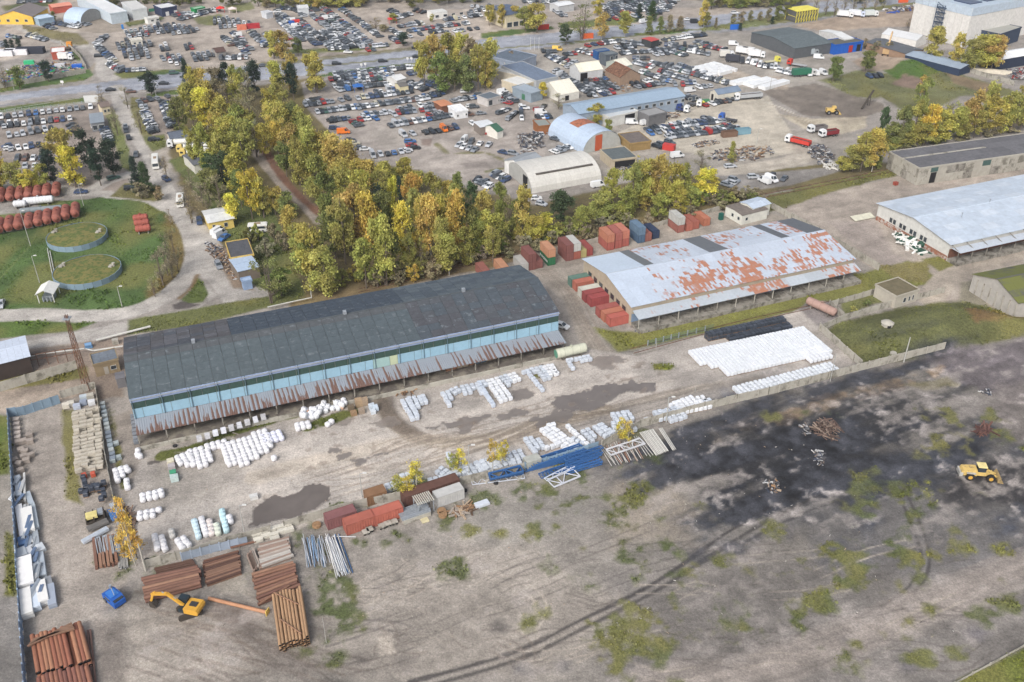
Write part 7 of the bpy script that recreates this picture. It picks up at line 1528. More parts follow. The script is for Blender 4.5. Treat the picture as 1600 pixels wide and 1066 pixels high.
car(1101,186,.6,('standing apart at the top of the concrete yard',None,''),'hatch','dark grey');car(987,194,0,('parked by the open-bay shed, left',None,''),'van','white');car(1009,195,.5,('parked by the open-bay shed, right',None,''),'van','white');row(1026,231,1046,224,'the cars at the red box',4);car(1058,246,.3,('with open back in the scrap strip',None,''),'van','white')
car(1141,262,.25,('on the dirt road near the yellow tree',None,''),'estate','silver');row(1135,291,1147,284,'the left group by the dirt road',3);row(1176,279,1178,279,'the pair',1,pitch=1)if 0 else car(1177,279,.1,('mid-row by the dirt road',None,''),'suv','silver');row(1194,286,1204,283,'the white pair by the dirt road',2,special={0:('van','white'),1:('van','white')});row(1206,277,1224,281,'the dark stub by the dirt road',3)
car(393,360,.15,('on the grass with rusty patches',None,''),'van','white')if 0 else None
row(340,365,350,374,'the trio at the white-roofed hut',3,rel=-60,special={0:('van','white'),1:('van','white'),2:('saloon','blue')});car(312,348,-1.2,('left of the patched white roof',None,''),'estate','dark blue');car(342,417,-1.1,('grey wreck by the lean-to',None,''),'estate','grey');car(397,371,.1,('half hidden below the camper van',None,''),'hatch','white');car(2,478,-1.3,('cut by the left edge on the lawn',None,''),'saloon','silver');car(878,512,-.6,('white with dark windows at the warehouse corner',None,''),'hatch','white')
for(x,y,a,k,c,s)in((173,142,.15,'saloon','black','on the highway at the side road mouth'),(256,132,.1,'saloon','black','on the highway behind the tall pine'),(272,116,.2,'suv','green','on the upper carriageway'),(205,145,.2,'saloon','brown','between the bare trees at the highway'),(526,101,.15,'estate','black','on the highway, left of two'),(598,97,.15,'estate','black','on the highway, right of two'),(412,104,.2,'saloon','dark grey','on the highway at the conifer'),(650,76,.2,'saloon','black','at the upper carriageway by the tree group'),(651,90,.2,'saloon','black','entering behind the tree group'),(154,89,.2,'hatch','black','on the wide junction road'),(39,37,.3,'hatch','dark grey','on the curved road, upper left'),(1075,32,.1,'saloon','white','on the far highway'),(1148,22,.1,'suv','white','on the far highway, right one'),(544,83,-.2,'saloon','white','waiting on the verge'),(20,37,0,'saloon','dark grey','by the curved road')):car(x,y,a,(s,None,''),k,c)
car(1085,36,.1,('big and black at the far crossing',None,''),'van','black');car(1005,36,.6,('tall white, on the far highway',None,''),'van','white')
row(575,80,592,78,'the trio on the verge strip',3)
fill([(192,50),(258,38),(310,42),(308,52),(196,58)],radians(24),4.8,'in the far lot with the white cabin');fill([(190,58),(232,56),(232,62),(192,64)],radians(24),6,'in the middle of the far left lot',.8);fill([(178,68),(235,66),(240,74),(184,78)],radians(24),5,'in the lower rows of the far left lot');fill([(245,70),(262,68),(270,80),(250,82)],radians(24),6,'by the blue tarpaulin of the far lot',.8);fill([(188,80),(232,76),(236,92),(200,96)],radians(24),5.2,'in the dense lower part of the far left lot',.9);fill([(250,88),(286,82),(290,102),(256,106)],radians(24),5.2,'above the highway pine',.85)
row(153,73,178,97,'the curved kerb file of the far left lot',16,rel=-80);row(171,101,190,113,'the lower kerb file of the far left lot',8,rel=-70);row(199,112,226,110,'the verge file of the far left lot',6);row(152,68,165,58,'the file by the grey sheds',6,rel=-60);fill([(284,70),(305,68),(308,78),(288,80)],radians(24),6,'right of the dense far lot',.7);fill([(300,86),(335,82),(338,94),(302,98)],radians(24),5,'near the brown-roofed hut',.75);row(272,26,296,22,'the row by the green cabin',8);row(282,32,335,18,'the long row below the green cabin',16);row(300,24,340,16,'the row beside the green cabin',10)
row(88,38,122,44,'the arc before the barrel shed',9,rel=-70);row(74,42,84,46,'the white pair before the barrel shed',3);row(125,38,138,40,'the trio by the striped cabin',3);row(20,34,46,31,'the row before the yellow shop',6);row(14,58,30,61,'the row by the black cabin',4,rel=-60);row(46,57,72,64,'the kerb row at the curved road',8,rel=-70);row(30,5,80,3,'the row behind the yellow shop',12);row(0,70,8,73,'the left edge row above the yard',3);row(158,3,180,2,'the row beside the long white hall',7);fill([(185,22),(210,26),(208,36),(190,36)],.3,6,'around the white hall corner',.6);row(196,30,206,26,'the pair by the white hall',2)
AM=radians(-64)
fill([(357,52),(372,52),(412,84),(398,86)],AM,20,'in the first diagonal file of the middle lot');fill([(362,66),(372,62),(392,86),(380,88)],AM,20,'in the short white file of the middle lot');fill([(382,48),(396,50),(420,74),(408,76)],AM,20,'in the second diagonal file of the middle lot');row(348,57,362,72,'the thin file by the brown hut',7,rel=-85);fill([(405,54),(425,52),(424,72),(412,76)],AM,20,'beside the two roadside birches');fill([(330,28),(366,26),(392,36),(390,46),(340,44)],.3,5,'in the jumbled lot with the red sheds',.85);row(346,93,385,92,'the verge row before the highway',9)
fill([(432,22),(450,24),(520,60),(545,74),(522,78),(470,66),(440,44)],AM,5.2,'in the left half of the great far lot',.93);fill([(455,16),(475,15),(560,42),(556,48),(505,42)],AM,5.2,'in the upper files of the great far lot',.93);fill([(498,44),(560,48),(600,70),(560,78),(520,70)],AM,5.2,'in the central files of the great far lot',.93);fill([(480,12),(520,12),(550,34),(540,38)],AM,5.2,'in the top files of the great far lot',.9)
fill([(528,16),(536,15),(566,36),(556,37)],AM,20,'in the long single file of the great far lot');fill([(560,40),(572,38),(628,68),(614,70)],AM,8,'in the hedge-side file of the great far lot');fill([(604,46),(624,44),(640,58),(622,60)],AM,6,'below the brown hedge of the far lot',.8);fill([(430,62),(460,60),(470,74),(440,76)],AM,8,'around the birches of the far lot',.7);row(440,14,470,17,'the far edge row of the great lot',10);row(480,12,515,8,'the row at the far trees',9);row(515,78,608,72,'the verge edge row of the great lot',24,skip=.15);row(433,17,437,30,'the left edge of the great lot',5)
row(624,43,660,38,'the first row of the upper right lot',11);row(640,50,705,40,'the second row of the upper right lot',18);row(690,33,755,25,'the third row of the upper right lot',14,skip=.2);row(620,30,640,24,'the loose cars at the red canopy',5);row(650,18,662,21,'the pair by the three-window cabin',3);row(610,18,626,26,'the dark cars at the far sheds',5);row(640,58,690,50,'the row below the second row',10,skip=.3);row(700,42,730,38,'the row left of the roadside shop',7,skip=.2);fill([(725,12),(765,8),(768,18),(728,24)],.2,6,'behind the roadside shop',.6);row(700,52,745,46,'the last row by the roadside shop',9,skip=.3)
fill([(938,8),(1010,-4),(1065,-2),(1040,20),(985,20),(965,30),(950,34)],radians(24),4.9,'in the packed lot behind the highway trees',.92);fill([(862,18),(880,20),(895,30),(872,26)],.3,6,'behind the dark tree at the highway',.7);row(985,28,1030,22,'the row at the far highway edge',9,skip=.2);fill([(800,-2),(860,-6),(870,4),(830,8)],.3,6,'at the top edge beyond the shop',.6)
row(1160,96,1180,90,'the box vans',1)if 0 else None
row(1168,98,1196,106,'the mixed row above the white stacks',8,rel=-60,special={k:('van','white')for k in(0,2,3,5)});row(1216,112,1242,118,'the row left of the green trailer',7,rel=-70,special={1:('suv','white'),3:('van','white')});row(1262,118,1286,116,'the white vans by the round tree',3,special={k:('van','white')for k in range(3)});car(1279,92,-.2,('white with dark windows near the dark hall',None,''),'van','white');row(1185,103,1216,108,'the yellow and dark row',7,rel=-70);car(1371,77,-.3,('at the brown hedge near the crane',None,''),'suv','grey');fill([(1352,116),(1378,114),(1380,122),(1358,124)],.2,5,'in the wreck heap at the weeds',.9);row(1448,92,1454,94,'the blue-white pair at the fence',2)
CARLIST.sort(key=lambda c:c[0]**2+c[1]**2)
used={}
for i,c in enumerate(CARLIST[:300]):
 x,y,z,a,kind,cn,cv,(d0,d1,d2)=c
 name='parked_van' if kind=='van' else 'parked_car'
 lab=('%s %s, '%(cn,CNAME[kind]))+((d0%(TO(d1),d2))if d1 is not None else d0)
 o=thing(name,lab,'van' if kind=='van' else 'car',(x,y,z),a,'parked vehicles' if d1 is None and d0.startswith('in the')else None)
 b_,g_,wx=CARS[kind]
 link('body',b_,o,color=cv);link('windows',g_,o)
 for sx in(-1,1):
  for sy in(-.78,.78):link('wheel',WHL,o,(sx*wx,sy,.33))
def lowcar(c,it=None):
 b_,g_,wx=CARS[it[5]];return[('b',b_,c),('g',g_,(.035,.045,.055))]
def mergecars(items):
 V_,F_,C_=[],[],[]
 vs={k:(np.array([v.co[:]for v in CARS[k][0].vertices]),[tuple(p.vertices)for p in CARS[k][0].polygons],np.array([v.co[:]for v in CARS[k][1].vertices]),[tuple(p.vertices)for p in CARS[k][1].polygons])for k in CARS}
 for x,y,z,a,kind,cn,cv,_d in items:
  b0,bf,g0,gf=vs[kind];ca,sa=cos(a),sin(a)
  for arr,fs,c in((b0,bf,cv),(g0,gf,(.04,.05,.06))):
   k=len(V_);V_+=[(x+p[0]*ca-p[1]*sa,y+p[0]*sa+p[1]*ca,z+p[2])for p in arr];F_+=[tuple(k+i for i in f)for f in fs];C_+=[c]*len(fs)
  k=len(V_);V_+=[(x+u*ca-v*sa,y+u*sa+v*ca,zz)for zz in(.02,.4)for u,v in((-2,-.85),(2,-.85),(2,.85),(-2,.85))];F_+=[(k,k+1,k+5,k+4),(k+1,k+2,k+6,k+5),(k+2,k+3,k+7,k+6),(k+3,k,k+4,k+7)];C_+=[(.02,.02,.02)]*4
 mb=MB();mb.v=V_;mb.f=F_;mb.m=[0]*len(F_);mb.c=C_;mb.cc=(1,1,1)
 o=part('distant_parked_cars',mb,[mat('far_car_paint',(1,1,1),.35,1,.03,vcol=True,spec=.6)],None);o['kind']='stuff';o['label']='hundreds of farther parked cars filling the trade lots'
mergecars(CARLIST[300:])
# ---- trucks
def truck(px,py,a,label,cab=K(226,228,230),box=None,kind='dump',L_=8):
 o=thing('truck',label,'truck',P(px,py),a);mb=MB();mb.box(L_/2-2.1,-1.22,.7,L_/2,1.22,2.6);mb.box(L_/2-2.0,-1.15,2.6,L_/2-.35,1.15,3.1);part('cab',mb,[PAINT],o,color=cab)
 mb=MB();mb.box(L_/2,-1.05,1.6,L_/2+.03,1.05,2.5);mb.box(L_/2-1.4,-1.24,1.7,L_/2-.4,1.24,2.4);part('windows',mb,[GLASS],o)
 mb=MB();mb.box(-L_/2,-.5,.6,L_/2-2,.5,.95);part('chassis',mb,[mat('dark_chassis',K(56,56,60),.7)],o)
 for x in(L_/2-1.3,-L_/2+1,-L_/2+2.3)+((-L_/2+3.6,)if L_>10 else()):
  for s_ in(-1,1):link('wheel',WHT,o,(x,s_*1.05,.5))
 if kind=='dump':
  mb=MB();x0,x1=-L_/2,L_/2-2.4
  for q in((x0,-1.25,x1,-1.15),(x0,1.15,x1,1.25),(x0,-1.15,x0+.1,1.15),(x1-.1,-1.15,x1,1.15)):mb.box(q[0],q[1],1,q[2],q[3],2.5)
  mb.box(x0,-1.15,1,x1,1.15,1.1);part('tipper_body',mb,[PAINT],o,color=box)
  mb=MB();mb.box(x0+.1,-1.14,1.1,x1-.1,1.14,2.0);part('load',mb,[mat('dark_load',K(84,76,74),.95)],o)
 elif kind=='tank':
  mb=MB();mb.cyl((-L_/2,0,2.1),(L_/2-2.6,0,2.1),1.15,14);part('tank',mb,[PAINT],o,color=box,smooth=False);mb=MB();mb.box(-L_/2+.4,-.4,3.2,L_/2-3,.4,3.35);part('walkway',mb,[STEEL],o)
 elif kind=='box':
  mb=MB();mb.box(-L_/2,-1.25,1,L_/2-2.3,1.25,3.6);part('box_body',mb,[PAINT],o,color=box)
 elif kind=='flat':
  mb=MB();mb.box(-L_/2,-1.2,.95,L_/2-2.3,1.2,1.15);part('flatbed',mb,[PAINT],o,color=box)
 return o
truck(1276,206,radians(200),'white tipper truck with grey body, upper one near the golden trees',box=K(126,122,122));truck(1294,213,radians(200),'white tipper truck with dark red body, lower one near the golden trees',box=K(134,46,52));truck(1246,226,radians(140),'white truck with bright red open trailer at the yard gate',box=K(196,62,52),L_=10)
truck(1168,155,radians(196),'white articulated tipper with long grey trailer by the small shed',box=K(176,180,184),L_=13);truck(1066,175,radians(-30),'white tractor unit in front of the workshop',kind='flat',box=K(60,70,110),L_=6);truck(1085,166,radians(-20),'white tractor unit beside the yellow skip',kind='flat',box=K(90,90,92),L_=6);truck(1054,173,radians(-25),'dark blue tractor unit half behind the white one',cab=K(38,60,120),kind='flat',box=K(70,70,74),L_=6)
truck(1137,190,radians(150),'blue tractor unit with long bare chassis on the concrete',cab=K(52,96,176),kind='flat',box=K(70,70,74),L_=7.5);truck(1245,104,radians(145),'red flatbed truck with pale bed on the wide yard',cab=K(196,60,48),kind='flat',box=K(170,172,174),L_=9.5)
truck(290,229,radians(192),'white tanker truck, back one of three by the low house',box=K(228,228,222),kind='tank',L_=13);truck(305,237,radians(192),'pale yellow cabbed tanker truck, middle one of three',cab=K(228,206,130),box=K(226,226,220),kind='tank',L_=13);truck(312,243,radians(192),'pale yellow cabbed tanker truck, front one of three',cab=K(226,200,118),box=K(230,230,224),kind='tank',L_=14)
truck(1152,160-1,radians(0),'x')if 0 else None
truck(108,77,radians(100),'orange truck at the junction beside the hut',cab=K(222,150,60),box=K(90,80,70),kind='flat',L_=7);truck(104,94,0,'white long van by the brick hut',box=K(228,228,226),kind='box',L_=7)
truck(1162,85,radians(-30),'white box truck in the pair on the wide yard, back',box=K(230,230,230),kind='box',L_=8);truck(1172,86,radians(-30),'white box truck in the pair on the wide yard, front',box=K(226,226,226),kind='box',L_=8);truck(1182,90,radians(-20),'white box truck right of the pair',box=K(230,230,230),kind='box',L_=8);truck(1148,98,radians(-25),'dark trailer truck above the white stacks',cab=K(60,64,72),box=K(58,60,70),kind='box',L_=9);truck(1135,90,radians(0),'pale box truck above the white stacks',box=K(214,212,206),kind='box',L_=7)
truck(1255,119,radians(10),'truck with green trailer and pale cover',cab=K(200,200,200),box=K(44,108,84),kind='box',L_=11);truck(1262,87,radians(8),'grey covered trailer before the dark hall',cab=K(150,156,160),box=K(166,174,180),kind='box',L_=10);truck(1206,99,radians(20),'yellow-cabbed flat tow truck',cab=K(222,214,96),box=K(196,190,160),kind='flat',L_=8)
truck(1320,27,radians(-25),'white box trailer on the upper right yard',box=K(226,228,230),kind='box',L_=9);truck(1338,26,radians(-25),'white and blue box truck on the upper right yard',cab=K(200,210,230),box=K(222,226,232),kind='box',L_=9);truck(1360,26,radians(5),'white truck with greenish cover, upper right yard',box=K(206,214,214),kind='box',L_=8)
def bus(px,py,a,label,L_=8,col=K(226,226,222)):
 o=thing('minibus',label,'bus',P(px,py),a);mb=MB();mb.box(-L_/2,-1.15,.4,L_/2,1.15,2.7);mb.box(-L_/2+.3,-1.0,2.7,L_/2-.4,1.0,2.85);part('body',mb,[PAINT],o,color=col)
 mb=MB();mb.box(-L_/2+.5,-1.17,1.5,L_/2-.3,1.17,2.3);mb.box(L_/2,-1.0,1.3,L_/2+.02,1.0,2.4);mb.box(-L_/2-.02,-1.0,1.5,-L_/2,1.0,2.3);part('windows',mb,[GLASS],o)
 mb=MB();mb.box(-1,-.5,2.85,1,.5,3.0);part('roof_hatch',mb,[mat('brown_hatch',K(150,130,110),.7)],o)
 for x in(L_/2-1.5,-L_/2+1.5):
  for s_ in(-1,1):link('wheel',WHT,o,(x,s_*1.0,.45))
bus(244,258,radians(-72),'white coach with dark front window driving down the side road',10);bus(283,319,radians(-75),'white minibus with roof hatch on the side road',7);bus(404,362,radians(188),'white camper van on the grass among the trees',6)
LY=mat('machine_yellow',K(214,184,112),.6,2,.12,K(150,130,92),.3,1.0)
lo_=thing('wheel_loader','yellow wheel loader with raised-edge bucket on the black soot','loader',P(1529,746),radians(-8))
mb=MB();mb.prism([(-3.9,1.0),(-4.1,1.6),(-3.8,2.3),(-1.0,2.5),(-.9,1.0)],-.95,.95);part('engine_hood',mb,[LY],lo_)
mb=MB();mb.box(-4.4,-1.15,.8,-3.7,1.15,1.7);part('counterweight',mb,[mat('pale_grey_metal',K(176,174,168),.6)],lo_);mb=MB();mb.box(-.9,-.85,1.1,.9,.85,2.0);mb.box(.9,-.6,.9,2.4,.6,1.7);part('frame',mb,[LY],lo_)
mb=MB();mb.box(-.8,-.8,2.0,.7,.8,3.2);part('windows',mb,[GLASS],lo_);mb=MB();mb.box(-1.0,-.9,3.2,.85,.9,3.35);part('cab_roof',mb,[mat('cream_roof',K(232,214,150),.6)],lo_)
WL=wheel_mesh(.88,.62)
YR=mat('yellow_rim2',K(206,160,70),.6);wl2=MB();wl2.cyl((0,-.31,0),(0,.31,0),.88,18);wl2.cyl((0,-.34,0),(0,.34,0),.45,10,m=1);wl2m=wl2.mesh('wheel',[TYRE,YR])
for x in(-2.2,1.9):
 for s_ in(-1,1):link('wheel',wl2m,lo_,(x,s_*1.15,.88));
for s_ in(-1,1):mb=MB();mb.box(-3.1,s_*1.15-.32,1.8,-1.3,s_*1.15+.32,1.9);part('mudguard',mb,[mat('pale_grey_metal'),LY],lo_)
mb=MB();mb.beam((1.4,-.5,1.8),(3.4,-.5,.9),.22,.35);mb.beam((1.4,.5,1.8),(3.4,.5,.9),.22,.35);part('lift_arm',mb,[LY],lo_)
mb=MB();mb.prism([(3.3,.15),(3.2,.9),(3.6,1.5),(3.75,1.45),(3.45,.9),(3.6,.3),(4.5,.15),(4.5,.05)],-1.55,1.55);part('bucket',mb,[mat('worn_bucket',K(160,138,96),.8,2,.2)],lo_)
EY=mat('excavator_yellow',K(210,160,64),.5,2,.06);DKM=mat('track_steel',K(70,64,58),.8,2,.2)
ex=thing('excavator','yellow tracked excavator with its arm stretched left over the rusty pipes','excavator',P(297,957),radians(166))
for s_ in(-1,1):mb=MB();mb.prism([(-2.1,.35),(-1.8,0),(1.8,0),(2.1,.35),(2.1,.6),(1.8,.95),(-1.8,.95),(-2.1,.6)],s_*1.2-.3,s_*1.2+.3);part('track',mb,[DKM],ex,rz=radians(40))
mb=MB();mb.cyl((0,0,.8),(0,0,1.15),.8,14);part('turntable',mb,[DKM],ex);mb=MB();mb.prism([(-2.5,1.3),(-2.6,2.0),(-2.3,2.4),(.2,2.3),(.2,1.15),(-2.2,1.15)],-1.35,1.35);part('engine_deck',mb,[EY],ex)
mb=MB();mb.box(-1.9,-.55,2.35,-.5,.45,2.5);part('engine_grille',mb,[mat('dark_grille',K(60,60,62),.7)],ex);mb=MB();mb.box(.2,-1.35,1.15,1.9,-.2,2.9);mb.box(.2,-.2,1.15,1.2,1.35,1.9);part('cab',mb,[mat('dark_cab',K(42,54,62),.35)],ex)
mb=MB();mb.beam((.8,.2,1.8),(3.6,.2,4.0),.42,.55);mb.beam((3.5,.2,4.0),(6.6,.2,3.2),.42,.5);part('boom',mb,[EY],ex);mb=MB();mb.beam((6.4,.2,3.5),(7.3,.2,1.2),.32,.4);mb.beam((6.0,.2,3.9),(7.0,.2,3.0),.2,.2);part('stick',mb,[EY],ex)
mb=MB();mb.beam((2.0,.2,3.2),(4.6,.2,4.2),.14,.14);part('hydraulic_ram',mb,[STEEL],ex);mb=MB();mb.prism([(6.9,1.3),(7.6,1.2),(7.5,.2),(6.6,.05),(6.2,.5)],-.35,.75);part('grab',mb,[DKM],ex)
bt=thing('truck_cab_wreck','blue crumpled truck superstructure standing on the weeds, left of the excavator','truck',P(180,940),radians(-38))
mb=MB();mb.prism([(-1.9,.3),(-1.9,1.7),(-1.2,2.0),(1.0,2.0),(1.9,1.3),(1.9,.3)],-1.1,1.1);part('body',mb,[PAINT],bt,color=K(34,92,176));mb=MB();mb.box(-1.2,-.8,2.0,.8,.8,2.12);part('roof_sheet',mb,[PAINT],bt,color=K(60,120,196))
mb=MB();mb.box(1.0,-.9,1.4,1.75,.9,1.75);mb.box(-1.0,-1.12,1.1,.6,-1.1,1.7);part('windows',mb,[GLASS],bt);mb=MB();mb.beam((-1.6,.6,2),(-.4,.2,2.9),.14,.14);mb.beam((-.4,.2,2.9),(.9,-.2,2.4),.12,.12);mb.cyl((-1.6,.6,2),(-1.6,.6,2.6),.25,8);part('crane_arm',mb,[STEEL],bt)
for s_ in(-1,1):link('wheel',WHT,bt,(-1.2,s_*1.0,.45))
cm_=thing('old_machine','old pale yellow topped machine frame at the lane edge','machine',P(151,812),radians(25));mb=MB();mb.box(-1.9,-1.3,.3,1.9,1.3,.7);[mb.box(x,-1.3,.7,x+.2,1.3,1.8)for x in(-1.8,-.4,1.5)];part('frame',mb,[DKM],cm_);mb=MB();mb.box(-1.7,-1.2,1.4,.4,.6,1.9);part('cover',mb,[mat('pale_yellow',K(222,208,140),.7)],cm_);mb=MB();mb.box(.5,-.4,1.2,1.7,1.2,1.7);part('grille',mb,[STEEL],cm_)
fl_=thing('wheel_loader','small ochre loader on the dark empty lot','loader',P(1301,178),0);mb=MB();mb.box(-3,-1,1,.2,1,2.4);mb.box(-.6,-.8,2.4,.9,.8,3.3);part('body',mb,[LY],fl_);mb=MB();mb.prism([(2.2,.1),(2.2,1.4),(3.3,.1)],-1.4,1.4);mb.beam((.5,0,1.6),(2.4,0,.8),.3,.3);part('bucket',mb,[LY],fl_)
for x in(-2,1.2):
 for s_ in(-1,1):link('wheel',WL,fl_,(x,s_*1.05,.8))
ce=thing('crane_excavator','tan crawler crane with raised boom by the hedge','crane',P(1384,86),radians(60));mb=MB();mb.box(-2,-1.5,.9,2,1.5,3);part('body',mb,[mat('tan_paint',K(190,160,120),.7)],ce);mb=MB();mb.beam((1.5,0,2.5),(6,0,10),.7,.9);part('boom',mb,[mat('tan_paint')],ce)
for s_ in(-1,1):mb=MB();mb.box(-2.4,s_*1.3-.35,0,2.4,s_*1.3+.35,.9);part('track',mb,[DKM],ce)
sc=thing('conveyor','dark raised conveyor over the earth heap by the trees','conveyor',P(1352,168),radians(50));mb=MB();mb.beam((-4,0,.5),(6,0,6),.8,.3);part('belt',mb,[DKM],sc);mb=MB();mb.beam((3,.4,0),(3,.4,4.2),.2,.2);mb.beam((3,-.4,0),(3,-.4,4.2),.2,.2);part('leg',mb,[DKM],sc)
for(x,y,c,lab,L_)in((1139,213,K(116,92,78),'brown open tipping skip in the concrete yard',6.2),(1160,209,K(120,156,172),'light blue open skip behind the brown one',6)):
 o=thing('open_skip',lab,'skip',P(x,y),GA*.7);mb=MB()
 for q in((-L_/2,-1.2,L_/2,-1.1),(-L_/2,1.1,L_/2,1.2),(-L_/2,-1.1,-L_/2+.1,1.1),(L_/2-.1,-1.1,L_/2,1.1)):mb.box(q[0],q[1],0,q[2],q[3],2.2)
 mb.box(-L_/2,-1.1,0,L_/2,1.1,.1);part('body',mb,[OBJR],o,color=(*c,.3))
mb=MB();mb.obox((0,0,0),(4.5,2.3,2.2));solid('metal_box',mb,[PAINT],'small bright red box at the crowded yard corner','box',P(1045,234),-.5,color=K(190,60,56))
for(x,y,c,lab)in((1094,164,K(226,220,80),'yellow skip beside the white tractor unit'),(1102,161,K(70,130,90),'green skip beside the yellow one')):mb=MB();mb.prism([(-1.3,.2),(-1.7,1.5),(1.7,1.5),(1.3,.2)],-.9,.9);solid('waste_skip',mb,[PAINT],lab,'skip',P(x,y),.2,color=c)
for(x,y,c,lab)in((918,60,K(232,110,60),'orange billboard on the verge'),(849,46,K(196,64,52),'red sign boxes by the far trees'),(1149,46,K(40,104,196),'blue inflatable arch sign'),(1411,4,K(226,100,60),'orange sign near the top right')):mb=MB();mb.obox((0,0,0),(6,1,2.6));solid('roadside_sign',mb,[PAINT],lab,'sign',P(x,y),.2,color=c)
for(x,y,c,lab)in((345,19,K(220,48,40),'bright red canopy tent near the green cabin'),(364,20,K(226,210,206),'small red and white canopy'),(613,36,K(206,60,60),'red canopy tent in the upper right lot'),(560,142,K(50,104,176),'blue tarpaulin over a car')):mb=MB();[mb.box(sx*2-.08,sy*2-.08,0,sx*2+.08,sy*2+.08,2.4)for sx in(-1,1)for sy in(-1,1)];mb.idx([(-2.3,-2.3,2.3),(2.3,-2.3,2.3),(2.3,2.3,2.3),(-2.3,2.3,2.3),(0,0,3.4)],[(0,1,4),(1,2,4),(2,3,4),(3,0,4)]);solid('canopy_tent',mb,[PAINT],lab,'tent',P(x,y),.3,color=c)
for(x,y,c,lab,L_)in((378,46,K(206,120,96),'faded orange shed box among jumbled cars',5),(396,44,K(170,50,56),'dark red box container among jumbled cars',7),(463,38,K(206,60,56),'red lorry body in the great lot',4),(456,40,K(40,90,170),'blue lorry body in the great lot',3)):mb=MB();mb.obox((0,0,0),(L_,2.4,2.4));solid('box_body',mb,[OBJ],lab,'container',P(x,y),.3,color=c)
for k,(x,y)in enumerate([(4,87),(27,85)]):mb=MB();mb.obox((0,0,0),(11,4,2.6));solid('goods_stack',mb,[PAINT],'white covered stack in the walled yard, %s'%['left','right'][k],'stack',P(x,y),.1,color=K(226,226,230))
mb=MB();mb.obox((0,0,0),(13,4,2.8));solid('goods_stack',mb,[OBJ],'black covered stack beside the white ones','stack',P(49,83),.1,color=K(50,54,66))
for(x,y,c,lab)in((94,105,K(206,206,210),'greenish pale tarp in the walled yard'),(121,106,K(30,100,200),'bright blue pack in the walled yard'),(46,100,K(60,190,130),'bright green tarp heap in the walled yard'),(106,88,K(30,100,190),'blue pack beside the brick hut')):mb=MB();mb.obox((0,0,0),(4.5,2.5,1.6));solid('wrapped_goods',mb,[FOIL],lab,'goods',P(x,y),.3,color=c)
for(x,y,c,lab,L_,H_)in((1465,103,K(40,110,190),'blue crate behind the grey fence',4,2),(1485,106,K(90,116,140),'grey-blue container behind the fence',9,2.4),(1540,113,K(214,206,190),'long cream low wall stack behind the fence',22,1.6)):mb=MB();mb.obox((0,0,0),(L_,2.2,H_));solid('storage_box',mb,[OBJ],lab,'box',P(x,y),-.42,color=c)
# trees
def leafmat():
 m=bpy.data.materials.new('autumn_leaves');m.use_nodes=True;t=m.node_tree;N=t.nodes;L=t.links;b=N['Principled BSDF'];b.inputs['Roughness'].default_value=.9;b.inputs['Specular IOR Level'].default_value=.1
 oi=N.new('ShaderNodeObjectInfo');va=N.new('ShaderNodeVertexColor');va.layer_name='Col'
 sp=N.new('ShaderNodeSeparateColor');L.new(va.outputs[0],sp.inputs[0])
 hsv=N.new('ShaderNodeHueSaturation');L.new(oi.outputs['Color'],hsv.inputs['Color'])
 a=N.new('ShaderNodeMapRange');a.inputs[3].default_value=.493;a.inputs[4].default_value=.53;L.new(sp.outputs[1],a.inputs[0]);L.new(a.outputs[0],hsv.inputs['Hue'])
 c=N.new('ShaderNodeMapRange');c.inputs[3].default_value=.38;c.inputs[4].default_value=1.7;L.new(sp.outputs[0],c.inputs[0]);L.new(c.outputs[0],hsv.inputs['Value'])
 L.new(hsv.outputs[0],b.inputs['Base Color']);tr=N.new('ShaderNodeBsdfTranslucent');L.new(hsv.outputs[0],tr.inputs[0]);ms=N.new('ShaderNodeMixShader');ms.inputs[0].default_value=.3
 L.new(b.outputs[0],ms.inputs[1]);L.new(tr.outputs[0],ms.inputs[2]);L.new(ms.outputs[0],N['Material Output'].inputs['Surface']);return m
LEAF=leafmat();BARKW=mat('birch_bark',K(196,192,184),.9,3,.25,K(96,90,84),.45,1.5);BARKD=mat('grey_bark',K(112,102,92),.95,2,.2);BARKM=BARKD
